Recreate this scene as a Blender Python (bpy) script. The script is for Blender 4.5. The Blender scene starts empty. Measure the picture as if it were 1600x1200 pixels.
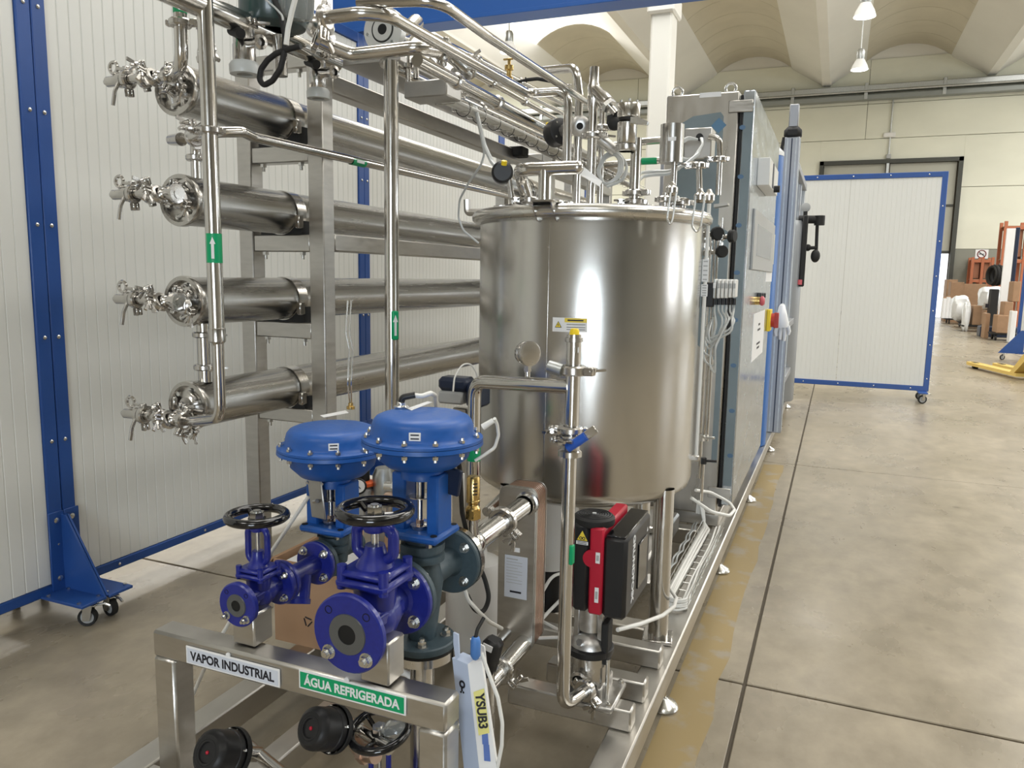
import bpy, bmesh, math, random
from mathutils import Vector as V, Matrix as Mx
random.seed(7)
SC = bpy.context.scene
COL = SC.collection
# ---------------------------------------------------------------- camera
F = 1210.0; H = 1.40
def _n(v): return v.normalized()
def _cv(px, py): return V((px-800.0, -(py-600.0), -F))
_y = _n(_cv(1310, 440)); _z = _n(_cv(310, 440-18.0).cross(_y))
if _z.y < 0: _z = -_z
_x = _y.cross(_z)
ROT = Mx((_x, _y, _z))                      # camera -> world
CAM = V((0, 0, H))
def at(px, py, X=None, Y=None, Z=None):
    """point of the photograph on a plane x=X, y=Y or z=Z (metres)"""
    d = ROT @ _cv(px, py)
    t = X/d.x if X is not None else (Y/d.y if Y is not None else (Z-H)/d.z)
    return CAM + d*t
cd = bpy.data.cameras.new('camera'); cam = bpy.data.objects.new('camera', cd); COL.objects.link(cam)
cd.sensor_width = 36.0; cd.lens = 36.0*F/1600.0; cd.clip_end = 200; cd.clip_start = 0.05
M4 = ROT.to_4x4(); M4.translation = CAM; cam.matrix_world = M4
SC.camera = cam
# ---------------------------------------------------------------- world, lights, exposure
SC.view_settings.view_transform = 'Standard'; SC.view_settings.look = 'None'
SC.view_settings.gamma = 1; SC.view_settings.use_curve_mapping = False
SC.view_settings.exposure = -0.80
W = bpy.data.worlds.new('world'); SC.world = W; W.use_nodes = True
W.node_tree.nodes['Background'].inputs[0].default_value = (0.80, 0.88, 1.0, 1)
W.node_tree.nodes['Background'].inputs[1].default_value = 1.0
def area(name, loc, sx, sy, power, col=(1, 1, 1), aim=(0, 0, -1)):
    l = bpy.data.lights.new(name, 'AREA'); l.shape = 'RECTANGLE'; l.size = sx; l.size_y = sy
    l.energy = power; l.color = col
    o = bpy.data.objects.new(name, l); COL.objects.link(o); o.location = loc
    o.rotation_euler = V(aim).to_track_quat('-Z', 'Y').to_euler()
    return o
K = 36.0/28.0
def zk(z): return (z-H)*K+H
VAULT = [((-18.10+4.6*k)*K, (-15.68+4.6*k)*K) for k in range(0, 7)]     # x-range of every barrel vault
ZS = zk(8.3)
SKY = []                                                       # roof lights (vault index, y0, y1); those in outer vaults added unseen for brightness
for k in range(len(VAULT)):
    if k == 2: SKY += [(k, 20.0, 29.4)]
    elif k in (3, 4): SKY += [(k, 3.0, 12.0), (k, -9, -5)]
    elif k == 5: SKY += [(k, -2.0, 6.0), (k, 12.0, 30.0)]
    elif k == 6: SKY += [(k, 10.0, 34.0)]
    else: SKY += [(k, 14.0, 34.0)]
for k, a, b in SKY:
    x0, x1 = VAULT[k]
    area('roof_light_and_fill_lamp', ((x0+x1)/2, (a+b)/2, ZS+0.10), x1-x0-.25, b-a-.1, (({3: 120, 4: 75, 5: 70}.get(k, 60)) if a < 8 else 120.0)*(b-a), (1.0, .975, .93))
# unseen daylight lamps: back one read off the tank's reflection, right-wall ones added
area('window_lamp', (17.3, 9.0, 3.8), 5.0, 3.2, 350, (.92, .95, 1.0), (-1, 0, 0))
area('window_lamp', (4.7, -13.8, 1.75), 5.4, 3.3, 1500, (.80, .90, 1.0), (0, 1, 0))
area('window_lamp', (17.3, 22.0, 3.8), 12.0, 3.2, 1000, (.86, .93, 1.0), (-1, 0, 0))

# ---------------------------------------------------------------- materials
def mat(name, col, rough=.5, metal=0.0, noise=None, bump=0, coat=0, trans=0, emit=0, alpha=1, ior=1.45, aniso=None):
    m = bpy.data.materials.new(name); m.use_nodes = True
    nt = m.node_tree; p = nt.nodes['Principled BSDF']
    p.inputs['Base Color'].default_value = (*col, 1); p.inputs['Roughness'].default_value = rough
    p.inputs['Metallic'].default_value = metal; p.inputs['IOR'].default_value = ior
    if coat: p.inputs['Coat Weight'].default_value = coat; p.inputs['Coat Roughness'].default_value = .08
    if trans: p.inputs['Transmission Weight'].default_value = trans
    if alpha < 1: p.inputs['Alpha'].default_value = alpha
    if emit: p.inputs['Emission Color'].default_value = (*col, 1); p.inputs['Emission Strength'].default_value = emit
    if noise:
        scale, amp, ramp = noise            # scale: xyz, amp: colour variation, ramp: roughness variation
        tc = nt.nodes.new('ShaderNodeTexCoord'); mp = nt.nodes.new('ShaderNodeMapping')
        mp.inputs['Scale'].default_value = scale
        nz = nt.nodes.new('ShaderNodeTexNoise'); nz.inputs['Scale'].default_value = 1; nz.inputs['Detail'].default_value = 6
        nt.links.new(tc.outputs['Object'], mp.inputs[0]); nt.links.new(mp.outputs[0], nz.inputs['Vector'])
        if amp:
            mr = nt.nodes.new('ShaderNodeMapRange'); mr.inputs[1].default_value = .3; mr.inputs[2].default_value = .7
            mr.inputs[3].default_value = 1-amp; mr.inputs[4].default_value = 1+amp
            mi = nt.nodes.new('ShaderNodeVectorMath'); mi.operation = 'SCALE'; mi.inputs[0].default_value = col
            nt.links.new(nz.outputs['Fac'], mr.inputs[0]); nt.links.new(mr.outputs[0], mi.inputs['Scale'])
            nt.links.new(mi.outputs[0], p.inputs['Base Color'])
        if ramp:
            m2 = nt.nodes.new('ShaderNodeMapRange'); m2.inputs[1].default_value = .3; m2.inputs[2].default_value = .7
            m2.inputs[3].default_value = max(.02, rough-ramp); m2.inputs[4].default_value = rough+ramp
            nt.links.new(nz.outputs['Fac'], m2.inputs[0]); nt.links.new(m2.outputs[0], p.inputs['Roughness'])
        if bump:
            bp = nt.nodes.new('ShaderNodeBump'); bp.inputs['Strength'].default_value = bump; bp.inputs['Distance'].default_value = .002
            nt.links.new(nz.outputs['Fac'], bp.inputs['Height']); nt.links.new(bp.outputs[0], p.inputs['Normal'])
    return m
m_pipe = mat('polished_steel', (.60, .585, .555), .17, 1, ((9, 9, 9), .05, .05))
m_fit = mat('fitting_steel', (.56, .545, .52), .22, 1, ((20, 20, 20), .10, .08))
m_vess = mat('vessel_steel', (.50, .485, .455), .24, 1, ((60, 3, 60), .05, .05))
m_tank = mat('tank_steel', (.56, .55, .525), .235, 1, ((2.5, 2.5, 9), .015, .012))
m_lid = mat('lid_steel', (.62, .61, .58), .25, 1, ((8, 8, 8), .05, .06))
m_sq = mat('brushed_square_steel', (.52, .505, .475), .34, 1, ((14, 14, 60), .07, .06))
m_skid = mat('skid_steel', (.55, .53, .49), .36, 1, ((20, 6, 20), .08, .06))
m_plate = mat('dull_plate_steel', (.46, .45, .43), .40, 1, ((12, 12, 12), .08, .05))
m_cast = mat('cast_steel', (.50, .49, .47), .38, 1, ((60, 60, 60), .10, .08), .15)
m_galv = mat('galvanised_steel', (.50, .52, .52), .42, 1, ((30, 30, 30), .12, .08))
m_bolt = mat('zinc_bolt', (.66, .66, .64), .26, 1)
m_alu = mat('aluminium', (.36, .37, .385), .5, .9, ((20, 20, 3), .05, .05))
m_blue = mat('blue_frame_paint', (.020, .075, .285), .38, 0, ((5, 5, 5), .08, .04))
m_beam = mat('blue_beam_paint', (.038, .145, .50), .35)
m_act = mat('actuator_blue', (.012, .088, .345), .40, 0, ((80, 80, 80), .06, .05), .05)
m_valve = mat('valve_blue', (.012, .020, .215), .34, 0, ((90, 90, 90), .08, .06), .12, coat=.2)
m_gg = mat('grey_green_cast', (.05, .078, .095), .45, 0, ((90, 90, 90), .10, .06), .25)
m_dkface = mat('machined_grey', (.16, .17, .175), .42, .7)
m_black = mat('black_plastic', (.012, .012, .013), .42)
m_gloss = mat('black_gloss', (.006, .006, .007), .12, coat=.5)
m_rub = mat('black_rubber', (.014, .014, .014), .65)
m_hole = mat('dark_bore', (.004, .004, .004), .7)
m_white = mat('white_plastic', (.78, .78, .76), .35)
m_grey = mat('grey_plastic', (.42, .43, .43), .45)
m_paper = mat('white_paper', (.80, .81, .82), .55)
m_label = mat('label_grey', (.62, .66, .74), .45)
m_green = mat('green_label', (.0, .33, .13), .40)
m_yel = mat('yellow_plastic', (.85, .62, .02), .40)
m_ylab = mat('yellow_label', (.80, .62, .06), .45)
m_red = mat('red_plastic', (.45, .012, .035), .35)
m_pink = mat('faded_red', (.62, .12, .14), .4)
m_ink = mat('black_print', (.012, .012, .02), .5)
m_brass = mat('brass', (.62, .44, .17), .26, 1, ((30, 30, 30), .08, .05))
m_copper = mat('copper', (.62, .46, .37), .36, 1, ((14, 14, 14), .10, .06))
m_orange = mat('orange_plastic', (.80, .13, .03), .4)
m_hose = mat('milky_hose', (.62, .64, .63), .28, 0, trans=.25)
m_wire = mat('white_cable', (.74, .74, .71), .45)
m_card = mat('cardboard', (.36, .225, .135), .75, 0, ((7, 7, 7), .08, 0))
m_tape = mat('packing_tape', (.44, .29, .18), .3)
m_film = mat('blue_protective_film', (.20, .25, .275), .34, .2, ((6, 6, 6), .08, .06))
m_cab = mat('cabinet_steel', (.56, .54, .50), .30, 1, ((18, 18, 4), .05, .05))
m_door = mat('filmed_door_steel', (.50, .54, .58), .22, .8, ((5, 5, 14), .10, .08))
m_sheet = mat('partition_white', (.73, .735, .70), .45, 0, ((.6, .6, .6), .03, .03))
m_wood = mat('pine', (.62, .43, .20), .6, 0, ((3, 30, 30), .15, 0))
m_yard = mat('pallet_jack_yellow', (.66, .47, .13), .5)
m_rack = mat('rack_orange', (.40, .13, .06), .5)
m_wrap = mat('stretch_wrap', (.80, .82, .83), .25)
m_bluecyl = mat('blue_cylinder', (.022, .125, .40), .35)
m_screen = mat('screen', (.33, .35, .37), .25, .3)
m_navy = mat('navy_plastic', (.012, .02, .045), .35)
m_dkgreen = mat('dark_green_plastic', (.025, .05, .05), .3, coat=.3)
m_clear = mat('clear_plastic', (.80, .84, .83), .12, 0, trans=.75)
# ---------------------------------------------------------------- mesh helpers
def basis(axis, up=None):
    z = V(axis).normalized()
    u = V(up) if up is not None else (V((0, 0, 1)) if abs(z.z) < .9 else V((0, 1, 0)))
    x = u.cross(z)
    if x.length < 1e-6: x = V((1, 0, 0)).cross(z)
    x.normalize(); y = z.cross(x)
    return Mx((x, y, z)).transposed()        # columns x,y,z
class MB:
    def __init__(s): s.v = []; s.f = []
    def add(s, vs, fs):
        o = len(s.v); s.v += [V(v) for v in vs]; s.f += [tuple(i+o for i in f) for f in fs]; return s
    def box(s, c, d, R=None, b=0):
        hx, hy, hz = d[0]/2, d[1]/2, d[2]/2; c = V(c)
        b = min(b, hx*.9, hy*.9, hz*.9)
        vs = []; fs = []
        if b <= 0:
            vs = [V((x, y, z)) for x in (-hx, hx) for y in (-hy, hy) for z in (-hz, hz)]
            fs = [(0, 1, 3, 2), (4, 6, 7, 5), (0, 4, 5, 1), (2, 3, 7, 6), (0, 2, 6, 4), (1, 5, 7, 3)]
        else:
            idx = {}
            for sx in (-1, 1):
                for sy in (-1, 1):
                    for sz in (-1, 1):
                        for a in range(3):
                            q = [sx*(hx-b), sy*(hy-b), sz*(hz-b)]; q[a] = (sx*hx, sy*hy, sz*hz)[a]
                            idx[(sx, sy, sz, a)] = len(vs); vs.append(V(q))
            I = idx; S = (-1, 1)
            for a in range(3):
                o = [k for k in range(3) if k != a]
                for sg in S:
                    def key(u, w):
                        k = [0, 0, 0]; k[a] = sg; k[o[0]] = u; k[o[1]] = w; return (*k, a)
                    fs.append((I[key(-1, -1)], I[key(1, -1)], I[key(1, 1)], I[key(-1, 1)]))
                for u in S:
                    for w in S:          # edges along axis a
                        k0 = [0, 0, 0]; k1 = [0, 0, 0]; k0[a] = -1; k1[a] = 1
                        k0[o[0]] = k1[o[0]] = u; k0[o[1]] = k1[o[1]] = w
                        fs.append((I[(*k0, o[0])], I[(*k1, o[0])], I[(*k1, o[1])], I[(*k0, o[1])]))
            for sx in S:
                for sy in S:
                    for sz in S: fs.append((I[(sx, sy, sz, 0)], I[(sx, sy, sz, 1)], I[(sx, sy, sz, 2)]))
        if R is not None: vs = [R @ v for v in vs]
        return s.add([v+c for v in vs], fs)
    def cyl(s, p0, p1, r, r1=None, n=20, cap=True, up=None):
        p0 = V(p0); p1 = V(p1); B = basis(p1-p0, up); r1 = r if r1 is None else r1
        vs = []
        for p, q in ((p0, r), (p1, r1)):
            for i in range(n):
                a = 2*math.pi*i/n; vs.append(p+B @ V((q*math.cos(a), q*math.sin(a), 0)))
        fs = [(i, (i+1) % n, n+(i+1) % n, n+i) for i in range(n)]
        if cap: fs += [tuple(range(n)), tuple(range(n, 2*n))]
        return s.add(vs, fs)
    def ring(s, p0, p1, ro, ri, n=24): return s.lathe(p0, V(p1)-V(p0), [(ri, 0), (ro, 0), (ro, (V(p1)-V(p0)).length), (ri, (V(p1)-V(p0)).length), (ri, 0)], n)
    def lathe(s, o, axis, prof, n=28, up=None):
        o = V(o); B = basis(axis, up); vs = []; rows = []
        for r, h in prof:
            if r < 1e-6: rows.append([len(vs)]); vs.append(o+B @ V((0, 0, h)))
            else:
                rows.append(list(range(len(vs), len(vs)+n)))
                vs += [o+B @ V((r*math.cos(2*math.pi*i/n), r*math.sin(2*math.pi*i/n), h)) for i in range(n)]
        fs = []
        for a, b in zip(rows, rows[1:]):
            for i in range(n):
                j = (i+1) % n
                q = (a[i % len(a)], a[j % len(a)], b[j % len(b)], b[i % len(b)])
                q = tuple(dict.fromkeys(q))
                if len(q) > 2: fs.append(q)
        return s.add(vs, fs)
    def tube(s, pts, r, n=12, fil=0, cap=True, seg=6):
        P = [V(p) for p in pts]; Q = [P[0]]
        for i in range(1, len(P)-1):
            a = (P[i-1]-P[i]); b = (P[i+1]-P[i]); la, lb = a.length, b.length
            if fil and la > 1e-6 and lb > 1e-6 and a.angle(b) < 3.12:
                an = a.angle(b); t = min(fil/math.tan(an/2), la*.49, lb*.49)
                p0 = P[i]+a.normalized()*t; p1 = P[i]+b.normalized()*t
                for k in range(seg+1):
                    u = k/seg; Q.append((1-u)**2*p0+2*u*(1-u)*P[i]+u*u*p1)
            else: Q.append(P[i])
        Q.append(P[-1])
        vs = []; X = None
        for i, p in enumerate(Q):
            t = (Q[min(i+1, len(Q)-1)]-Q[max(i-1, 0)])
            t = t.normalized() if t.length > 1e-9 else V((0, 0, 1))
            if X is None: X = basis(t).col[0].copy()
            X = (X-t*X.dot(t)); X.normalize(); Yv = t.cross(X)
            rr = r[min(i, len(r)-1)] if isinstance(r, (list, tuple)) else r
            vs += [p+X*rr*math.cos(2*math.pi*k/n)+Yv*rr*math.sin(2*math.pi*k/n) for k in range(n)]
        fs = []
        for i in range(len(Q)-1):
            for k in range(n): fs.append((i*n+k, i*n+(k+1) % n, (i+1)*n+(k+1) % n, (i+1)*n+k))
        if cap: fs += [tuple(range(n)), tuple(range((len(Q)-1)*n, len(Q)*n))]
        return s.add(vs, fs)
    def torus(s, c, axis, R, r, n=32, m=10, sq=1.0):
        B = basis(axis); c = V(c); vs = []
        for i in range(n):
            a = 2*math.pi*i/n
            for k in range(m):
                b = 2*math.pi*k/m; q = R+r*math.cos(b)
                vs.append(c+B @ V((q*math.cos(a), q*math.sin(a), sq*r*math.sin(b))))
        return s.add(vs, [(i*m+k, ((i+1) % n)*m+k, ((i+1) % n)*m+(k+1) % m, i*m+(k+1) % m) for i in range(n) for k in range(m)])
    def sph(s, c, r, sc=(1, 1, 1), n=14, m=9):
        vs = []; c = V(c); vs.append(c+V((0, 0, r*sc[2])))
        for j in range(1, m):
            t = math.pi*j/m
            for i in range(n):
                a = 2*math.pi*i/n; vs.append(c+V((r*sc[0]*math.sin(t)*math.cos(a), r*sc[1]*math.sin(t)*math.sin(a), r*sc[2]*math.cos(t))))
        vs.append(c-V((0, 0, r*sc[2]))); L = len(vs)-1
        fs = [(0, 1+i, 1+(i+1) % n) for i in range(n)]
        for j in range(m-2): fs += [(1+j*n+i, 1+(j+1)*n+i, 1+(j+1)*n+(i+1) % n, 1+j*n+(i+1) % n) for i in range(n)]
        fs += [(L, 1+(m-2)*n+(i+1) % n, 1+(m-2)*n+i) for i in range(n)]
        return s.add(vs, fs)
    def prism(s, poly, o, B, t):
        """2-D outline in the plane of B's first two columns, extruded t along the third"""
        o = V(o); n = len(poly)
        vs = [o+B @ V((x, y, 0)) for x, y in poly]+[o+B @ V((x, y, t)) for x, y in poly]
        return s.add(vs, [tuple(range(n)), tuple(range(n, 2*n))]+[(i, (i+1) % n, n+(i+1) % n, n+i) for i in range(n)])
    def hexb(s, p, axis, r, h, shank=0):
        p = V(p); a = V(axis).normalized(); s.cyl(p, p+a*h, r, n=6)
        if shank: s.cyl(p+a*h, p+a*(h+shank), r*.55, n=8)
        return s
    def build(s, name, mt, parent=None, smooth=40, recalc=True):
        root = parent
        while root is not None and root.parent is not None: root = root.parent
        off = V(root.location) if root is not None else V((0, 0, 0))
        me = bpy.data.meshes.new(name); me.from_pydata([v-off for v in s.v], [], s.f); me.validate()
        if recalc:
            bm = bmesh.new(); bm.from_mesh(me); bmesh.ops.recalc_face_normals(bm, faces=bm.faces); bm.to_mesh(me); bm.free()
        me.materials.append(mt)
        if smooth:
            me.shade_smooth(); me.set_sharp_from_angle(angle=math.radians(smooth))
        o = bpy.data.objects.new(name, me); COL.objects.link(o)
        if parent is not None: o.parent = parent
        return o
def tag(o, label, cat, group=None, kind=None):
    o['label'] = label; o['category'] = cat
    if group: o['group'] = group
    if kind: o['kind'] = kind
    return o
def T(name, label, cat, loc=(0, 0, 0), group=None):
    o = bpy.data.objects.new(name, None); COL.objects.link(o); o.location = loc; o.empty_display_size = .05
    return tag(o, label, cat, group)
def S(o): o['kind'] = 'structure'; return o
def ES(name, loc=(0, 0, 0)):
    o = bpy.data.objects.new(name, None); COL.objects.link(o); o.location = loc; return S(o)
def copy_tree(o, parent=None):
    c = o.copy(); COL.objects.link(c)
    if parent is not None: c.parent = parent
    for ch in list(o.children): copy_tree(ch, c)
    return c
def text(name, s, size, o, xdir, ydir, mt, parent, depth=.0006, align='CENTER', bold=0):
    cu = bpy.data.curves.new(name, 'FONT'); cu.body = s; cu.size = size; cu.align_x = align; cu.align_y = 'CENTER'
    cu.extrude = depth; cu.offset = bold
    ob = bpy.data.objects.new(name, cu)
    me = bpy.data.meshes.new_from_object(ob); bpy.data.objects.remove(ob)
    x = V(xdir).normalized(); y = V(ydir).normalized(); z = x.cross(y); B = Mx((x, y, z)).transposed()
    b = MB(); b.v = [V(o)+B @ v.co for v in me.vertices]; b.f = [tuple(p.vertices) for p in me.polygons]
    return b.build(name, mt, parent, smooth=0, recalc=False)
def plate(pts, t=.0012):
    """thin quad plate from 4 corners (world), given thickness towards its normal"""
    p = [V(q) for q in pts]; n = (p[1]-p[0]).cross(p[3]-p[0]).normalized()*t
    return MB().add(p+[q+n for q in p], [(0, 3, 2, 1), (4, 5, 6, 7), (0, 1, 5, 4), (1, 2, 6, 5), (2, 3, 7, 6), (3, 0, 4, 7)])
def clamp(parent, p, axis, r, wing=(1, 0, 0), nut=True, w=.020, mt=None):
    """sanitary tri-clamp with hinge, bolt and wing nut"""
    p = V(p); a = V(axis).normalized(); wv = V(wing); wv = (wv-a*wv.dot(a)).normalized(); t = a.cross(wv)
    b = MB(); R = r+.014
    b.lathe(p-a*w/2, a, [(r, 0), (R-.004, 0), (R, .004), (R, w-.004), (R-.004, w), (r, w), (r, 0)], 24)
    for sg in (1, -1): b.box(p+wv*(R+.010)+t*sg*.007, (.024, .010, w*.9), Mx((wv, t, a)).transposed(), .002)
    b.box(p-wv*(R+.003), (.012, .020, w*.8), Mx((wv, t, a)).transposed(), .002)
    o = b.build('clamp', mt or m_fit, parent)
    if nut:
        q = p+wv*(R+.012); c = MB()
        c.cyl(q-t*.014, q+t*.040, .0042, n=8); c.cyl(q+t*.014, q+t*.026, .0085, .007, n=10)
        for sg in (1, -1):
            poly = [(0.004, .018), (.012, .026), (.023, .046), (.014, .050), (.006, .036)]
            c.prism([(sg*x, y) for x, y in poly], q-a*.003, Mx((wv, t, a)).transposed(), .006)
        c.build('wing_nut', m_fit, o)
    return o
# ================================================================ SETTING
# ---- floor: concrete slabs with sawn joints
def floor_mat():
    m = mat('polished_concrete', (.30, .265, .215), .36); nt = m.node_tree; p = nt.nodes['Principled BSDF']
    geo = nt.nodes.new('ShaderNodeNewGeometry')
    def noise(sc, det, loc=0):
        mp = nt.nodes.new('ShaderNodeMapping'); mp.inputs['Scale'].default_value = sc; mp.inputs['Location'].default_value = (loc, loc, 0)
        n = nt.nodes.new('ShaderNodeTexNoise'); n.inputs['Scale'].default_value = 1; n.inputs['Detail'].default_value = det
        n.inputs['Roughness'].default_value = .62
        nt.links.new(geo.outputs['Position'], mp.inputs[0]); nt.links.new(mp.outputs[0], n.inputs['Vector']); return n
    def rng(n, a, b, lo=.3, hi=.7):
        r = nt.nodes.new('ShaderNodeMapRange'); r.inputs[1].default_value = lo; r.inputs[2].default_value = hi
        r.inputs[3].default_value = a; r.inputs[4].default_value = b; nt.links.new(n.outputs['Fac'], r.inputs[0]); return r
    n1 = noise((.9, .7, 1), 7); n2 = noise((9, 6, 1), 8, 3.1); n3 = noise((2.2, 1.2, 1), 5, 7.7)
    cr = nt.nodes.new('ShaderNodeValToRGB'); e = cr.color_ramp.elements
    e[0].position = .28; e[0].color = (.25, .215, .155, 1); e[1].position = .72; e[1].color = (.36, .315, .245, 1)
    nt.links.new(n1.outputs['Fac'], cr.inputs[0])
    mx = nt.nodes.new('ShaderNodeVectorMath'); mx.operation = 'SCALE'; nt.links.new(cr.outputs[0], mx.inputs[0])
    mm = nt.nodes.new('ShaderNodeMath'); mm.operation = 'MULTIPLY'
    nt.links.new(rng(n2, .82, 1.14).outputs[0], mm.inputs[0]); nt.links.new(rng(n3, .86, 1.07).outputs[0], mm.inputs[1])
    nt.links.new(mm.outputs[0], mx.inputs['Scale'])
    vo = nt.nodes.new('ShaderNodeTexVoronoi'); vo.inputs['Scale'].default_value = 1.7; nt.links.new(geo.outputs['Position'], vo.inputs['Vector'])
    st = nt.nodes.new('ShaderNodeMapRange'); st.inputs[1].default_value = .02; st.inputs[2].default_value = .05; st.inputs[3].default_value = .62; st.inputs[4].default_value = 1
    nt.links.new(vo.outputs['Distance'], st.inputs[0])
    m3 = nt.nodes.new('ShaderNodeVectorMath'); m3.operation = 'SCALE'; nt.links.new(mx.outputs[0], m3.inputs[0]); nt.links.new(st.outputs[0], m3.inputs['Scale'])
    nt.links.new(m3.outputs[0], p.inputs['Base Color'])
    nt.links.new(rng(n3, .22, .38).outputs[0], p.inputs['Roughness'])
    bp = nt.nodes.new('ShaderNodeBump'); bp.inputs['Strength'].default_value = .12; bp.inputs['Distance'].default_value = .002
    nt.links.new(n2.outputs['Fac'], bp.inputs['Height']); nt.links.new(bp.outputs[0], p.inputs['Normal'])
    return m
m_floor = floor_mat()
m_joint = mat('joint_filler', (.085, .070, .050), .8)
fl = MB().box((-2.5, 11, -.11), (40.2, 50.2, .2)).build('floor', m_joint, smooth=0); S(fl)
JX, JY, PX, PY, G = -.205, 2.665, 3.6, 3.545, .006
slabs = {}
for i in range(-7, 6):
    for j in range(-5, 11):
        x0 = max(JX+i*PX, -22.5)+G; x1 = min(JX+(i+1)*PX, 17.4)-G; y0 = max(JY+j*PY, -13.9)+G; y1 = min(JY+(j+1)*PY, 35.9)-G
        if x1-x0 < .1 or y1-y0 < .1: continue
        MB().box(((x0+x1)/2, (y0+y1)/2, -.005), (x1-x0, y1-y0, .01), b=.003).build('slab', m_floor, fl, smooth=0)
# worn yellow line painted along the machine
def yellow_mat():
    m = mat('worn_yellow_paint', (.36, .26, .09), .45); nt = m.node_tree; p = nt.nodes['Principled BSDF']
    geo = nt.nodes.new('ShaderNodeNewGeometry'); n = nt.nodes.new('ShaderNodeTexNoise'); n.inputs['Scale'].default_value = 9; n.inputs['Detail'].default_value = 8
    nt.links.new(geo.outputs['Position'], n.inputs['Vector'])
    cr = nt.nodes.new('ShaderNodeValToRGB'); e = cr.color_ramp.elements
    e[0].position = .36; e[0].color = (.30, .26, .195, 1); e[1].position = .47; e[1].color = (.30, .225, .105, 1)
    nt.links.new(n.outputs['Fac'], cr.inputs[0]); nt.links.new(cr.outputs[0], p.inputs['Base Color']); return m
m_yline = yellow_mat()
yl = MB()
ys = [-2+.22*i for i in range(38)]
le = [(-.43, y) for y in ys]; ri = [(-.285+random.uniform(-.012, .012), y) for y in ys]
yl.add([V((x, y, .0006)) for x, y in le+ri]+[V((x, y, .0002)) for x, y in le+ri], [(i, i+1, len(ys)+i+1, len(ys)+i) for i in range(len(ys)-1)])
o = yl.build('floor_line', m_yline, fl, smooth=0); o['label'] = 'worn yellow floor line beside the skid'
# ---- walls
m_wall = mat('cream_wall', (.74, .745, .635), .7, 0, ((.5, .5, .9), .05, 0))
m_wain = mat('grey_wainscot', (.25, .255, .215), .6, 0, ((.8, .8, .8), .06, 0))
YF = 36.0
wf = MB().box((-2.5, YF+.18, 5.9), (40.2, .2, 11.8)).build('wall_far', m_joint, smooth=0); S(wf)
GX0, GX1, GZ = -.83*K, 3.29*K, zk(5.27)
rows = [(zk(2.48), zk(4.36)), (zk(4.375), zk(5.92)), (zk(5.935), zk(7.0)), (zk(7.015), zk(8.36))]
for z0, z1 in rows:
    segs = [(-22.5, -9), (-8.985, GX0), (GX1, 9.0), (9.015, 17.4)] if z0 < GZ-.1 else [(-22.5, -9), (-8.985, .6), (.615, 9.0), (9.015, 17.4)]
    if z0 == zk(4.375):
        segs = [(-22.5, -9), (-8.985, GX0), (GX1, 9.0), (9.015, 17.4)]
        MB().box(((GX0+GX1)/2, YF+.04, (GZ+zk(5.92))/2), (GX1-GX0, .1, zk(5.92)-GZ)).build('panel', m_wall, wf, smooth=0)
    for a, b in segs: MB().box(((a+b)/2, YF+.04, (z0+z1)/2), (b-a, .1, z1-z0), b=.008).build('panel', m_wall, wf, smooth=0)
for a, b in ((-22.5, GX0), (GX1, 17.4)):
    MB().box(((a+b)/2, YF+.03, zk(2.47)/2), (b-a, .12, zk(2.47)), b=.006).build('wainscot', m_wain, wf, smooth=0)
# lunettes under the vaults are closed by the wall
m_lun = mat('lunette_plaster', (.74, .73, .68), .75)
lun = MB().box((-2.5, YF+.10, zk(8.6)), (40.2, .10, 1.3)).build('lunette', m_lun, wf, smooth=0)
m_dim = mat('dim_unseen_wall', (.40, .38, .33), .8, 0, ((.4, .4, .4), .12, 0))  # dark colour for unseen walls, keeps the tank's reflections dim
for nm, c, d in (('wall_left', (-22.6, 11, 5.9), (.2, 50.2, 11.8)), ('wall_right', (17.5, 11, 5.9), (.2, 50.2, 11.8)), ('wall_back', (-2.5, -14.0, 5.9), (40.2, .2, 11.8))):
    S(MB().box(c, d).build(nm, m_dim, smooth=0))
# unseen walls: framed windows are added around their daylight lamps below
# ---- gate in the far wall
m_gfr = mat('dark_gate_frame', (.055, .058, .05), .5)
m_gleaf = mat('gate_leaf', (.42, .42, .36), .5)
gt = ES('door_1', (0, 0, 0))
fr = MB(); fw = .16
fr.box((GX0+fw/2, YF, GZ/2), (fw, .30, GZ)); fr.box((GX1-fw/2, YF, GZ/2), (fw, .30, GZ)); fr.box(((GX0+GX1)/2, YF, GZ-fw/2), (GX1-GX0, .30, fw))
fr.build('frame', m_gfr, gt, smooth=0)
mid = 1.19*K
MB().box((mid, YF, GZ/2), (.10, .26, GZ-.3)).build('mullion', m_galv, gt, smooth=0)
MB().box(((GX0+mid)/2+.05, YF+.08, GZ/2), (mid-GX0-.26, .05, GZ-.32)).build('leaf', m_gleaf, gt, smooth=0)
for z0, z1, mt in ((zk(3.85), GZ-.17, m_gleaf), (zk(2.42), zk(3.78), m_gleaf)):
    MB().box(((GX1+mid)/2-.05, YF+.08, (z0+z1)/2), (GX1-mid-.3, .05, z1-z0)).build('leaf', mt, gt, smooth=0)
for z in (zk(3.815), zk(2.38)): MB().box(((GX1+mid)/2-.05, YF+.05, z), (GX1-mid-.3, .10, .08)).build('rail', m_gfr, gt, smooth=0)
m_open = mat('daylight_opening', (.93, .97, 1.0), .5, emit=2.4)
o = MB().box(((GX1+mid)/2-.05, YF+.08, zk(2.34)/2), (GX1-mid-.3, .04, zk(2.32))).build('glazing', m_open, gt, smooth=0); o['label'] = 'bright daylight in the open lower leaf'
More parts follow.
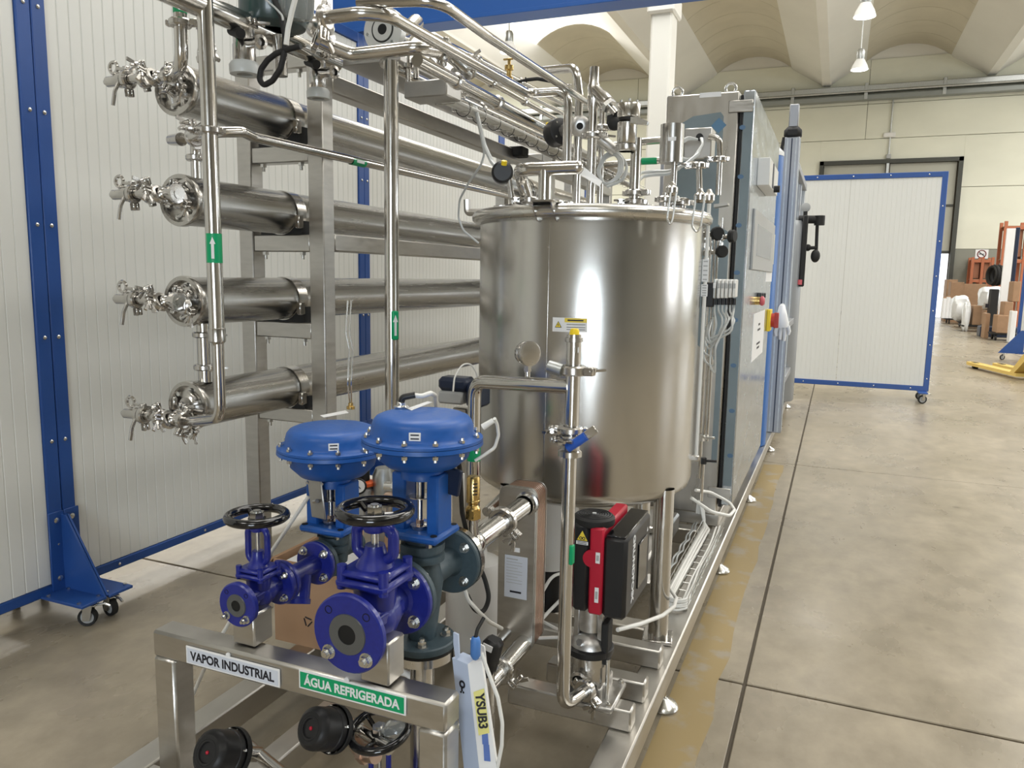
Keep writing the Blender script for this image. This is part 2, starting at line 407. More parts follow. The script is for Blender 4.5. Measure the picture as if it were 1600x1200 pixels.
# ---- ceiling: barrel vaults between hollow white beams
m_vault = mat('vault_plaster', (.60, .565, .465), .8, 0, ((1, 1, 1), .05, 0))
m_beamc = mat('ceiling_beam_white', (.80, .80, .765), .7, 0, ((.4, .4, .4), .04, 0))
m_rooflt = mat('roof_light_and_fill_sheet', (1.0, .99, .95), .5, emit=1.6)
m_seam = mat('vault_seam', (.22, .20, .16), .8)
ce = MB().box((-2.5, 11, zk(9.3)), (40.2, 50.2, .1)).build('ceiling', m_beamc, smooth=0); S(ce)
def arc(x0, x1, n=10, dz=0):
    w = (x1-x0)/2; h = .46*K; R = (w*w+h*h)/(2*h); cx = (x0+x1)/2
    a0 = math.asin(w/R)
    return [(cx+(R+dz)*math.sin(-a0+2*a0*i/n), ZS+h-R+(R+dz)*math.cos(-a0+2*a0*i/n)) for i in range(n+1)]
for k, (x0, x1) in enumerate(VAULT):
    cuts = sorted([c for kk, a, b in SKY if kk == k for c in (a, b)])
    edges = [-13.9]+cuts+[36.05]
    for i, (a, b) in enumerate(zip(edges, edges[1:])):
        sky = any(kk == k and abs(a-s0) < .01 for kk, s0, s1 in SKY)
        n = max(1, round((b-a)/1.5)); st = (b-a)/n
        if sky:
            A = arc(x0, x1); N = len(A)
            MB().add([V((x, a, z+.02)) for x, z in A]+[V((x, b, z+.02)) for x, z in A], [(q, q+1, N+q+1, N+q) for q in range(N-1)]).build('roof_light_and_fill', m_rooflt, ce, recalc=False)  # same glowing sheet for the seen roof light and the added ones
            continue
        for j in range(n):              # one vault plank after the other, with open joints
            A = arc(x0, x1); N = len(A); ya = a+j*st+.012; yb = a+(j+1)*st-.012
            MB().add([V((x, ya, z)) for x, z in A]+[V((x, yb, z)) for x, z in A]+[V((x, ya, z+.05)) for x, z in A]+[V((x, yb, z+.05)) for x, z in A],
                     [(q, q+1, N+q+1, N+q) for q in range(N-1)]+[(q, q+1, 2*N+q+1, 2*N+q) for q in range(N-1)]+[(N+q, N+q+1, 3*N+q+1, 3*N+q) for q in range(N-1)]).build('vault_plank', m_vault, ce)
    A = arc(x0, x1, dz=.06); N = len(A)
    MB().add([V((x, -13.9, z)) for x, z in A]+[V((x, 36.05, z)) for x, z in A], [(q, q+1, N+q+1, N+q) for q in range(N-1)]).build('vault_backing', m_seam, ce)
for k in range(len(VAULT)-1):
    xa = VAULT[k][1]; xb = VAULT[k+1][0]; xm = (xa+xb)/2
    poly = [(xa-.03, ZS+.02), (xa+.02, ZS-.06), (xm-.22, zk(7.70)), (xm-.15, zk(7.62)), (xm+.15, zk(7.62)), (xm+.22, zk(7.70)), (xb-.02, ZS-.06), (xb+.03, ZS+.02), (xb+.03, ZS+.9), (xa-.03, ZS+.9)]
    MB().prism(poly, (0, -13.9, 0), Mx(((1, 0, 0), (0, 0, 1), (0, 1, 0))).transposed(), 49.85).build('beam', m_beamc, ce, smooth=30)
# ---- pillar
p0 = at(1016, 60, Y=13); p1 = at(1049, 60, Y=13)
pl = ES('pillar', ((p0.x+p1.x)/2, 13.2, 0)); pw = p1.x-p0.x
MB().box((pl.location.x, 13.2, 4.0), (pw, .45, 8.0), b=.03).build('shaft', mat('pillar_white', (.76, .76, .72), .6), pl, smooth=0)
MB().box((pl.location.x, 13.2, 5.75), (pw+.10, .62, .30), b=.03).build('corbel', m_beamc, pl, smooth=0)
# ---- gutter and conduits along the far wall
gu = T('rain_gutter', 'grey gutter running the whole width of the far wall under the vaults', 'gutter', (0, YF-.35, zk(7.0)))
MB().box((-2.5, YF-.30, zk(7.42)), (39.4, .36, .28), b=.03).build('trough', m_galv, gu)
MB().box((-2.5, YF-.28, zk(7.16)), (39.4, .38, .21), b=.03).build('lower_trough', mat('dark_galv', (.30, .32, .31), .5, .4), gu)
for i in range(-6, 6): MB().box((i*2.8+.5, YF-.30, zk(7.34)), (.13, .4, .64), b=.01).build('bracket', m_galv, gu)
cp = tag(MB().tube([(-22, YF-.55, zk(7.32)), (17, YF-.55, zk(7.32))], .045, 8).build('conduit', m_galv), 'thin steel conduit in front of the far wall gutter', 'conduit')
cp2 = T('wall_conduit', 'thin conduit dropping from the gutter to the top of the gate', 'conduit', (1.53, YF-.1, zk(5.3)))
MB().tube([(1.53, YF-.08, zk(7.1)), (1.53, YF-.08, zk(5.3))], .03, 8).build('pipe', m_galv, cp2)
MB().box((1.50, YF-.09, zk(6.02)), (.46, .10, .20), b=.03).build('junction_box', m_white, cp2)
MB().box((1.53, YF-.09, zk(5.36)), (.18, .12, .18), b=.02).build('end_box', m_grey, cp2)
# ---- pendant hall lamps
m_lamp = mat('lamp_glow', (1, .98, .94), .5, emit=14)
m_refl = mat('lamp_reflector', (.85, .85, .83), .35, emit=.35)
def pendant(px, py, Y, r, label):
    p = at(px, py, Y=Y)
    t = T('pendant_lamp', label, 'lamp', tuple(p), 'pendant lamps under the vaults')
    MB().lathe(p, (0, 0, 1), [(r*.40, .24), (r*.50, .22), (r*.84, .10), (r*.98, .02), (r, 0), (r*.96, .0), (r*.80, .09), (r*.46, .21)], 24).build('reflector', m_refl, t)
    MB().lathe(p, (0, 0, 1), [(0, -.03), (r*.6, -.015), (r*.90, .03), (r*.6, .14), (0, .16)], 24).build('bulb_glass', m_lamp, t)
    MB().lathe(p, (0, 0, 1), [(r*.42, .21), (r*.48, .23), (r*.48, .40), (r*.35, .46), (0, .47)], 16).build('ballast_housing', m_galv, t)
    MB().cyl(p+V((0, 0, .46)), (p.x, p.y, zk(8.55)), .012, n=6).build('suspension_rod', m_galv, t)
    l = bpy.data.lights.new('pendant_bulb', 'POINT'); l.energy = 120; l.shadow_soft_size = .18; l.color = (1, .95, .86)
    lo = bpy.data.objects.new('pendant_bulb', l); COL.objects.link(lo); lo.location = p-V((0, 0, .25))
pendant(1351, 26, 16, .19, 'larger lit hall lamp, nearest of the pair right of the white pillar')
pendant(1343, 109, 20.5, .19, 'smaller lit hall lamp, farther of the pair right of the white pillar')
pendant(795, 82, 17, .20, 'lit hall lamp half hidden by the top pipes, left of the white pillar')

# ---- unseen walls: windows added as mullioned frames in front of the daylight lamps
m_wfr = mat('window_frame_grey', (.30, .31, .31), .5)
def window(n, c, w, h, ax):
    b = MB(); cx, cy, cz = c
    def bar(u, z, du, dz):
        if ax == 'x': b.box((cx, cy+u, cz+z), (.12, du, dz))
        else: b.box((cx+u, cy, cz+z), (du, .12, dz))
    k = 1 if ax == 'y' else max(2, round(w/2.7))
    for i in range(k+1): bar(-w/2+w*i/k, 0, .08, h)
    for z in (-h/2, h/2): bar(0, z, w, .08)
    S(b.build('window_%d' % n, m_wfr, smooth=0))
window(1, (17.2, 9, 3.8), 5, 3.2, 'x'); window(2, (4.7, -13.7, 1.75), 5.4, 3.3, 'y'); window(3, (17.2, 22, 3.8), 12, 3.2, 'x')
# ================================================================ MOBILE PARTITION SCREENS
XW = -2.82
def caster(parent, p, r=.038, yaw=0.0, brake=True, name='caster'):
    """swivel castor: p = ground contact"""
    p = V(p); c, s = math.cos(yaw), math.sin(yaw); f = V((c, s, 0)); t = V((-s, c, 0))
    B = Mx((f, t, V((0, 0, 1)))).transposed()
    w = MB().lathe(p+V((0, 0, r))-t*.013, t, [(r*.74, .002), (r*.96, .0), (r, .006), (r, .020), (r*.96, .026), (r*.74, .024), (r*.74, .002)], 22).build(name, m_rub, parent)
    MB().lathe(p+V((0, 0, r))-t*.012, t, [(0, .0), (r*.25, -.003), (r*.3, .004), (r*.72, .004), (r*.75, .012), (r*.72, .020), (r*.3, .020), (r*.25, .027), (0, .024)], 18).build('wheel_hub', m_grey, w)
    b = MB()
    for sg in (1, -1): b.prism([(-.014, r-.010), (.014, r-.010), (.006+r*.55, 2*r+.014), (-.03+r*.55, 2*r+.014)], p+t*sg*.017+t*(-.0015), Mx((f, V((0, 0, 1)), -t if False else f.cross(V((0, 0, 1))))).transposed(), .003)
    b.box(p+f*r*.3+V((0, 0, 2*r+.014)), (.052, .042, .008), B, .002); b.cyl(p+f*r*.3+V((0, 0, 2*r+.018)), p+f*r*.3+V((0, 0, 2*r+.03)), .018, n=14)
    b.build('fork', m_bolt, w)
    if brake: MB().tube([p-f*.005+V((0, 0, 2*r+.005)), p+f*(r+.03)+V((0, 0, 2*r+.016)), p+f*(r+.05)+V((0, 0, 2*r+.006))], .005, 8).build('brake_lever', m_bolt, w)
    return w
def ribbed(parent, x, y0, y1, z0, z1, pitch=.052, mt=None, axis='y'):
    """profiled sandwich sheet with fine vertical grooves, facing +x (axis y) or -y (axis x)"""
    n = max(2, round((y1-y0)/pitch)); st = (y1-y0)/n; g = .0035; pr = [(y0, 0)]
    for i in range(1, n): pr += [(y0+i*st-g, 0), (y0+i*st, -.0028), (y0+i*st+g, 0)]
    pr += [(y1, 0), (y1, -.04), (y0, -.04)]
    q = [(V((x+d, u, 0)) if axis == 'y' else V((u, x-d, 0))) for u, d in pr]; N = len(q)
    b = MB().add([v+V((0, 0, z0)) for v in q]+[v+V((0, 0, z1)) for v in q], [(i, (i+1) % N, N+(i+1) % N, N+i) for i in range(N)])
    return b.build('sheet', mt or m_sheet, parent, smooth=0)
def screws(parent, pts, ax, r=.008):
    for p in pts: MB().lathe(p, ax, [(r, 0), (r, .003), (r*.6, .006), (0, .007)], 8).build('screw', m_bolt, parent)
def screen(name, label, y0, y1, foot0, foot1, zt=2.86):
    t = T(name, label, 'partition', (XW, (y0+y1)/2, 0), 'mobile partition screens along the left side')
    z0 = .10; pw = .058
    MB().box((XW-.03, (y0+y1)/2, z0+.02), (.06, y1-y0-.002, .04), b=.004).build('bottom_rail', m_blue, t)
    MB().box((XW-.03, (y0+y1)/2, zt-.03), (.06, y1-y0-.002, .06), b=.004).build('top_rail', m_blue, t)
    for y in (y0+pw/2+.001, y1-pw/2-.001): MB().box((XW-.03, y, (z0+zt)/2), (.062, pw, zt-z0), b=.004).build('post', m_blue, t)
    n = max(1, round((y1-y0)/1.05)); a = y0+pw+.002; w = (y1-y0-2*pw-.004)/n
    for i in range(n): ribbed(t, XW-.010, a+i*w+.001, a+(i+1)*w-.001, z0+.042, zt-.062)
    screws(t, [V((XW, y0+.25+k*.5, z0+.02)) for k in range(int((y1-y0-.2)/.5))], (1, 0, 0), .007)
    for y in (y0+pw/2, y1-pw/2): screws(t, [V((XW+.001, y, z)) for z in (.30, .72, 1.13, 1.56, 1.98, 2.36, 2.72)], (1, 0, 0), .008)
    for y, side in ((y0, 1), (y1, -1)):
        if not (foot0 if side > 0 else foot1): continue
        yc = y+side*.062
        MB().box((XW+.115, yc, .107), (.23, .112, .012), b=.002).build('foot_plate', m_blue, t)
        MB().prism([(0, .113), (.225, .113), (.030, .42), (0, .42)], (XW, y+side*.006, 0), Mx(((1, 0, 0), (0, 0, 1), (0, -1, 0))).transposed(), .008).build('gusset', m_blue, t)
        MB().box((XW+.003, y+side*.034, .265), (.007, .066, .34), b=.002).build('gusset_flange', m_blue, t)
        screws(t, [V((XW+.006, y+side*.034, z)) for z in (.16, .40)], (1, 0, 0), .012)
        for dx in (.03, .20):
            for dy in (-.043, .043): MB().hexb((XW+dx, yc+dy, .113), (0, 0, 1), .008, .006).build('bolt', m_bolt, t)
        caster(t, (XW+.175, yc-.01*side, 0), .036, .5 if side < 0 else -.15)
        MB().box((XW-.175, yc, .107), (.23, .112, .012), b=.002).build('foot_plate', m_blue, t)
        caster(t, (XW-.23, yc, 0), .036, 2.6, False)
    return t
yA, yB, yC = 2.095, 4.29, 6.47
screen('partition_screen', 'nearest blue-framed ribbed white partition at the left edge of the photo', -.45, yA, False, True)
screen('partition_screen', 'blue-framed white partition behind the four long steel vessels, ending at the blue post', yA, yB, True, True)
screen('partition_screen', 'blue-framed white partition behind the tall tank, third from the left edge', yB, yC, True, True)
screen('partition_screen', 'farthest blue-framed white partition of the left row, behind the pipe bundle', yC, 9.0, True, True)
# far screen standing across the aisle
YP = 10.3
a = at(1247, 275, Y=YP); c = at(1453, 605, Y=YP); xL, xR, zt, z0 = -.62, (c.x+at(1480, 269, Y=YP).x)/2, a.z, .13
t = T('partition_screen', 'free-standing white partition with thin blue frame across the end of the aisle', 'partition', ((xL+xR)/2, YP, 0))
for nm, cc, dd in (('bottom_rail', ((xL+xR)/2, YP, z0+.03), (xR-xL, .06, .06)), ('top_rail', ((xL+xR)/2, YP, zt-.03), (xR-xL, .06, .06)),
                   ('post', (xL+.03, YP, (z0+zt)/2), (.06, .062, zt-z0)), ('post', (xR-.03, YP, (z0+zt)/2), (.06, .062, zt-z0))):
    MB().box(cc, dd, b=.004).build(nm, m_blue, t)
seam = at(1329, 290, Y=YP).x
for u0, u1 in ((xL+.06, seam), (seam+.004, xR-.06)): ribbed(t, YP-.02, u0, u1, z0+.06, zt-.06, .05, axis='x')
screws(t, [V((xL+.3+.4*k, YP-.03, z)) for k in range(4) for z in (z0+.03, zt-.03)]+[V((xR-.03, YP-.031, z0+.15+.4*k)) for k in range(6)], (0, -1, 0))
for x in (xL+.1, xR-.07):
    for dy in (-.16, .16): caster(t, (x, YP+dy, 0), .05, .4, dy < 0)
    MB().box((x, YP, .125), (.10, .42, .014), b=.002).build('foot_plate', m_blue, t)
# blue crane beam over the machine
p = at(555, 52, Y=4.4); q = at(985, 3, Y=4.4)
t = T('gantry_beam', 'dark blue steel beam spanning above the pipework at the top of the photo', 'beam', (XW-.2, 4.4, 0))
zb = (p.z+q.z)/2
MB().box((-1.4, 4.45, zb+.012), (3.4, .16, .024), b=.003).build('lower_flange', m_beam, t)
MB().box((-1.4, 4.45, zb+.28), (3.4, .16, .024), b=.003).build('upper_flange', m_beam, t)
MB().box((-1.4, 4.45, zb+.145), (3.4, .03, .25)).build('web', m_beam, t)
for s in (-1, 1): MB().box((-1.4, 4.45+s*.075, zb+.145), (3.4, .008, .268)).build('side_plate', m_beam, t)
MB().box((XW-.22, 4.45, zb/2), (.14, .14, zb)).build('column', m_beam, t)
# ================================================================ BACKGROUND GOODS
t = T('partition_screen', 'white partition with blue foot, cut by the right edge of the photo', 'partition', (3.3, 17.0, 0))
a = at(1591, 545, Y=17); b_ = at(1592, 345, Y=17)
MB().prism([(0, 0), (1.1, -.75), (1.14, -.70), (.04, .05)], (a.x, 17.0, .2), Mx(((1, 0, 0), (0, 1, 0), (0, 0, 1))), b_.z-.2).build('sheet', m_sheet, t)
MB().box((a.x-.02, 17.02, (b_.z+.13)/2), (.05, .06, b_.z-.10), b=.004).build('post', m_blue, t)
MB().prism([(-.03, .13), (.40, .13), (.40, .17), (.06, .17)], (a.x, 16.8, 0), Mx(((1, 0, 0), (0, 0, 1), (0, -1, 0))).transposed(), .02).build('bottom_rail', m_blue, t)
MB().prism([(.06, .13), (-.34, .13), (.0, .56), (.06, .56)], (a.x, 16.9, 0), Mx(((1, 0, 0), (0, 0, 1), (0, -1, 0))).transposed(), .02).build('gusset', m_blue, t)
caster(t, (a.x-.26, 16.9, 0), .05, .6)
# pallet jack
t = T('pallet_jack', 'yellow pallet truck with low forks at the right edge of the photo', 'pallet truck', (2.6, 14.4, 0))
f0 = at(1515, 566, Z=.08); f1 = at(1600, 586, Z=.08); d = (f1-f0).normalized(); sd = V((-d.y, d.x, 0))
for k in (0, -1):
    o = f0+sd*.36*(-k)+d*(.0 if k == 0 else .12)
    B = Mx((d, sd, V((0, 0, 1)))).transposed()
    MB().prism([(0, -.05), (0, .05), (.14, .085), (1.7, .085), (1.7, -.085), (.14, -.085)], o-V((0, 0, .035)), B, .05).build('fork', m_yard, t)
    MB().box(o+d*.2+V((0, 0, .018)), (.16, .06, .004), B).build('fork_slot', m_rub, t)
    MB().cyl(o+d*.22-sd*.04-V((0, 0, .045)), o+d*.22+sd*.04-V((0, 0, .045)), .035, n=12).build('roller', m_rub, t)
o = f0+d*1.80+sd*.18
B = Mx((d, sd, V((0, 0, 1)))).transposed()
MB().prism([(-.34, .0), (-.22, .0), (.16, .30), (.16, .38), (.08, .38)], o-sd*.26-V((0, 0, .03)), Mx((d, V((0, 0, 1)), -sd)).transposed(), -.55).build('back_plate', m_yard, t)
MB().cyl(o+d*.2+V((0, 0, .0)), o+d*.25+V((0, 0, .95)), .025, n=10).build('tiller', m_rub, t)
MB().cyl(o+d*.2-sd*.06+V((0, 0, .02)), o+d*.2+sd*.06+V((0, 0, .02)), .10, n=16).build('steer_wheel', m_rub, t)
# boxes, wrapped goods and trolleys in the far right corner
def bgbox(x0, x1, yt, yb, Y, depth, label, zb=0, mt=None, grp=None, name='cardboard_box', cat='box', tape=True):
    a = at(x0, yb, Y=Y); b = at(x1, yt, Y=Y); z0 = zb if zb is not None else a.z
    t = T(name, label, cat, ((a.x+b.x)/2, Y+depth/2, z0), grp)
    MB().box(((a.x+b.x)/2, Y+depth/2, (z0+b.z)/2), (b.x-a.x, depth, b.z-z0), b=.012).build('body', mt or m_card, t, smooth=0)
    if tape: MB().box(((a.x+b.x)/2, Y+depth/2, b.z+.002), (.07, depth*.98, .004)).build('tape', m_tape, t, smooth=0)
    return t, V(((a.x+b.x)/2, Y+depth/2, b.z)), b.x-a.x
def dolly(x, y, w, d, label):
    t = T('dolly', label, 'dolly', (x, y, 0), 'dark dollies under the goods')
    MB().box((x, y, .17), (w, d, .05), b=.015).build('deck', m_rub, t)
    for sx in (-1, 1):
        for sy in (-1, 1): MB().cyl((x+sx*w*.38-.02, y+sy*d*.38, .075), (x+sx*w*.38+.02, y+sy*d*.38, .075), .07, n=12).build('wheel', m_rub, t)
def bag(x0, x1, y0, y1, Y, depth, label, zb=None):
    a = at(x0, y1, Y=Y); c = at(x1, y0, Y=Y); z0 = 0 if zb is None else zb
    w, h = (c.x-a.x)/2, (c.z-z0)/2; b = MB().sph((0, 0, 0), 1.0, (1, 1, 1), 22, 14); ph = x0*.7
    for i, v in enumerate(b.v):
        k = 1+.07*math.sin(5*v.x+3*v.z+ph)+.06*math.sin(8*v.y+6*v.z+ph)+.05*math.sin(11*v.x-7*v.z)
        q = [math.copysign(abs(u)**.72, u) for u in v]
        b.v[i] = V((q[0]*w*k*.95, q[1]*depth/2*k, max(q[2], -.93)*h*min(k, 1.03)))+V(((a.x+c.x)/2, Y+depth/2, z0+h))
    z = min(v.z for v in b.v)
    for v in b.v: v.z += z0-z
    return tag(b.build('wrapped_goods', m_wrap), label, 'wrapped goods', 'bundles in white wrap')
bgbox(1474, 1497, 437, 501, 33.4, .8, 'tall brown carton on the left end of the goods, beside the bright gate', .0)
bgbox(1481, 1507, 441, 500, 32.2, .7, 'wide brown carton standing behind the pale cardboard tubes', .0)
dolly(4.05, 31.3, 1.0, .9, 'dark dolly under the pale tubes, leftmost of the row')
for k, (x, yt, lb) in enumerate(((1472.5, 466, 'short pale cardboard tube at the far left of the goods'), (1478, 464, 'middle pale cardboard tube on the left dolly'), (1484, 466, 'rightmost pale cardboard tube on the left dolly'))):
    a = at(x, 497, Y=31); b = at(x+1, yt, Y=31); b.x = a.x+.02
    c = T('cardboard_tube', lb, 'tube', (a.x, 31, .2), 'pale cardboard tubes')
    MB().cyl((a.x, 31, .2), (b.x, 31, b.z), .072, n=14).build('tube', m_paper, c)
    MB().cyl((b.x, 31, b.z-.02), (b.x, 31, b.z+.04), .065, .05, n=14).build('end_cap', m_card, c)
bag(1486, 1520, 461, 504, 28.6, .9, 'large white wrapped bundle between the tubes and the brown cartons', .197)
dolly(4.05, 29.0, .7, .8, 'dark dolly under the large white bundle')
t, p, w = bgbox(1518, 1535, 478, 512, 26.4, .7, 'brown carton with plastic sheet, middle of the goods row', .2)
dolly(4.0, 26.8, 1.05, .9, 'dark dolly under the middle brown carton')
bag(1503, 1520, 470, 513, 26.3, .5, 'narrow white wrapped bundle left of the middle brown carton', .0)
t, p, w = bgbox(1503, 1543, 444, 478, 33.5, .8, 'long brown carton in front of the orange shelf at the wall', .0)
t, p, w = bgbox(1537, 1577, 486, 520, 27.4, 1.2, 'broad brown carton carrying the biggest white heap', .0)
bag(1530, 1580, 447, 482, 27.4, 1.1, 'biggest white wrapped heap on the broad carton, right of the middle', p.z+.002)
t, p, w = bgbox(1537, 1548, 490, 528, 23.3, .5, 'upright pale carton with a small print, front of the goods row', .0)
MB().box((p.x-.05, 23.292, .85), (.08, .004, .10)).build('print', m_ink, t, smooth=0)
t, p, w = bgbox(1556, 1577, 493, 522, 22.6, .6, 'open brown carton low on a dolly, front right of the goods', .196)
dolly(4.05, 22.9, .8, .6, 'dark dolly under the open brown carton')
t, p, w = bgbox(1568, 1584, 472, 494, 22.8, .6, 'brown carton stacked on the open one, front right', at(1570, 493.5, Y=22.8).z)
bgbox(1577, 1590, 486, 527, 22.0, .3, 'white carton close to the right partition', .0, m_paper)
bgbox(1581, 1596, 440, 472, 23.0, .6, 'brown carton highest of the front right stack', at(1585, 471.5, Y=23).z)
# no-smoking sign on the wainscot
p = at(1534, 397, Y=YF-.06)
t = T('no_smoking_sign', 'square white no-smoking sign on the grey band of the far wall', 'sign', tuple(p))
MB().box((p.x, YF-.045, p.z), (.45, .02, .36), b=.004).build('board', m_paper, t, smooth=0)
MB().torus((p.x, YF-.06, p.z), (0, 1, 0), .145, .018, 24, 6).build('ring', mat('sign_dark_red', (.16, .02, .02), .5), t)
MB().box((p.x, YF-.06, p.z), (.28, .01, .028), Mx.Rotation(.7, 3, 'Y')).build('slash', m_ink, t, smooth=0)
MB().box((p.x-.01, YF-.058, p.z), (.19, .008, .028)).build('cigarette', m_ink, t, smooth=0)
# orange racks
def rack(x0, x1, yt, yb, Y, label, nb=2):
    a = at(x0, yb, Y=Y); b = at(x1, yt, Y=Y); t = T('storage_rack', label, 'rack', ((a.x+b.x)/2, Y, 0))
    for i in range(nb+1):
        x = a.x+(b.x-a.x)*i/nb
        for dy in (0, .8): MB().box((x, Y+dy, b.z/2), (.10, .08, b.z), b=.006).build('upright', m_rack, t, smooth=0)
    for k in range(1, 4):
        for dy in (0, .8): MB().box(((a.x+b.x)/2, Y+dy, b.z*k/3.2), (b.x-a.x, .05, .10)).build('shelf_beam', m_rack, t, smooth=0)
        MB().box(((a.x+b.x)/2, Y+.4, b.z*k/3.2+.06), (b.x-a.x, .8, .02)).build('shelf', m_card, t, smooth=0)
    for i in range(nb):
        x = a.x+(b.x-a.x)*(i+.5)/nb
        MB().box((x, Y+.45, b.z*.80), ((b.x-a.x)/nb-.16, .7, b.z*.26)).build('back_panel', mat('rack_panel', (.30, .13, .07), .6), t, smooth=0)
    return t
rack(1511, 1552, 402, 500, 35.0, 'low orange-brown rack against the grey band under the no-smoking sign', 2)
rack(1555, 1640, 345, 515, 30.2, 'tall orange rack at the right edge behind the white screen', 2)
p = at(1574, 440, Y=24.2)
t = T('display_board', 'tall bright white board with dark edge leaning before the orange rack', 'board', (p.x, 24.2, 0))
q0 = at(1560, 450, Y=24.2); q1 = at(1590, 366, Y=24.2)
MB().box(((q0.x+q1.x)/2, 24.2, (q1.z+.3)/2+.15), (q1.x-q0.x-.1, .06, q1.z-.3), b=.01).build('face', m_paper, t, smooth=0)
MB().box((q1.x, 24.22, (q1.z+.3)/2+.15), (.09, .12, q1.z-.25), b=.01).build('edge_post', m_navy, t, smooth=0)
MB().box(((q0.x+q1.x)/2, 24.3, .14), (1.0, .5, .28), b=.02).build('base', m_navy, t, smooth=0)
p = at(1556, 430, Y=26.2)
t = T('wire_coil', 'dark upright coil of cable between the low rack and the white board', 'coil', (p.x, 26.2, 0))
for k in range(5): MB().torus((p.x-.10+.05*k, 26.2, p.z), (1, .35, 0), .25+.02*(k % 2), .04, 22, 6).build('loop', m_rub, t)
MB().box((p.x, 26.2, p.z*.5-.2), (.2, .4, p.z-.4), b=.02).build('stand', m_rub, t)
# ================================================================ SKID AND STANDS
RX = -.415; RT = .172; RB = .092
sk = T('skid_base', 'long low stainless skid frame carrying the tank and cabinet', 'skid', (-.9, 3.2, 0))
def sbar(parent, p0, p1, w, h, name='rail', mt=None, b=.005):
    p0 = V(p0); p1 = V(p1); B = basis(p1-p0, (0, 0, 1)); d = (p1-p0)
    # B columns: x = up x dir, y = dir x x ; box with local z along the bar
    return MB().box((p0+p1)/2, (w, h, d.length), B, b).build(name, mt or m_skid, parent)
zc = (RT+RB)/2; hh = RT-RB
def hbar(parent, x0, x1, y0, y1, z0, z1, name='rail', mt=None, b=.005):
    return MB().box(((x0+x1)/2, (y0+y1)/2, (z0+z1)/2), (x1-x0, y1-y0, z1-z0), b=b).build(name, mt or m_skid, parent)
hbar(sk, RX-.085, RX, 0.9, 9.35, RB, RT)
hbar(sk, -1.585, -1.505, 0.9, 9.35, RB, RT)
XM = at(470, 1138, Z=RT).x
hbar(sk, XM-.035, XM+.035, 0.9, 4.4, RB, RT-.004)
for y in (1.28, 2.62, 3.80, 5.5, 7.0, 9.31): hbar(sk, -1.505, RX-.085, y-.04, y+.04, RB, RT-.002, 'cross_member')
# pump bearers lying on the rails
for y, x0 in ((1.965, -.80), (2.125, -.74), (2.34, -.95)): hbar(sk, x0, -.437, y-.03, y+.03, RT, RT+.062, 'bearer', m_sq)
for y in (1.15, 2.395, 3.707, 5.03, 6.63, 9.04):
    for x in (RX-.020, -1.545):
        ft = MB().lathe((x, y, 0), (0, 0, 1), [(0, 0), (.046, 0), (.050, .008), (.042, .022), (.016, .034), (.012, .040), (0, .040)], 20).build('leveling_foot', m_bolt, sk)
        MB().cyl((x, y, .038), (x, y, RB), .009, n=10).build('threaded_stem', m_bolt, ft)
# ---- front stand with the two signs
fs = T('front_stand', 'square-tube stand with the two pipe signs, nearest the camera', 'stand', (-1.0, 1.28, RT))
yB0, yB1 = 1.25, 1.312
a = at(237, 990, Y=yB0); c = at(697, 1101, Y=yB0); zt = (a.z+c.z)/2+.004; bw = .064
xl, xr = a.x, c.x
MB().box(((xl+xr)/2, (yB0+yB1)/2, zt-bw/2), (xr-xl, yB1-yB0, bw), b=.006).build('top_bar', m_sq, fs)
for x in (xl+bw/2, xr-bw/2): MB().box((x, (yB0+yB1)/2, (RT+zt-bw)/2), (bw, yB1-yB0, zt-bw-RT), b=.006).build('upright', m_sq, fs)
def sign(corners, s, mt, bg, ink, edge, lab):
    # corners on the front face of the bar: x from the pixels, height from the pixels
    p = [at(px, py, Y=yB0-.002) for px, py in corners]
    x0 = (p[0].x+p[3].x)/2; x1 = (p[1].x+p[2].x)/2; z1 = (p[0].z+p[1].z)/2; z0 = (p[2].z+p[3].z)/2
    o = MB().box(((x0+x1)/2, yB0-.003, (z0+z1)/2), (x1-x0, .003, z1-z0), b=.0008).build('sign_plate', edge, fs); o['label'] = lab
    MB().box(((x0+x1)/2, yB0-.0046, (z0+z1)/2), (x1-x0-.008, .001, z1-z0-.008)).build('sign_face', bg, o)
    tx = text('lettering', s, 1, ((x0+x1)/2, yB0-.0053, (z0+z1)/2-.001), (1, 0, 0), (0, 0, 1), ink, o, .0003, bold=.03)
    w = max(v.co.x for v in tx.data.vertices)-min(v.co.x for v in tx.data.vertices)
    k = (x1-x0)*.895/w; cx = (x0+x1)/2-fs.location.x; cz = (z0+z1)/2-.001-fs.location.z
    kz = min(k*1.12, (z1-z0)*.62/.72)
    for v in tx.data.vertices: v.co.x = cx+(v.co.x-cx)*k; v.co.z = cz+(v.co.z-cz)*kz
    for zz in (z1+.002,): MB().lathe(((x0+x1)/2-.01, yB0-.001, zz), (0, -1, 0), [(.006, 0), (.006, .003), (0, .004)], 10).build('sign_tab', m_paper, o)
sign([(292, 1009), (438, 1045), (438, 1071), (292, 1038)], 'VAPOR INDUSTRIAL', None, m_label, m_ink, m_paper, 'grey sign reading VAPOR INDUSTRIAL')
sign([(468, 1047), (635, 1085), (635, 1116), (468, 1076)], 'ÁGUA REFRIGERADA', None, m_green, m_paper, m_paper, 'green sign reading ÁGUA REFRIGERADA')
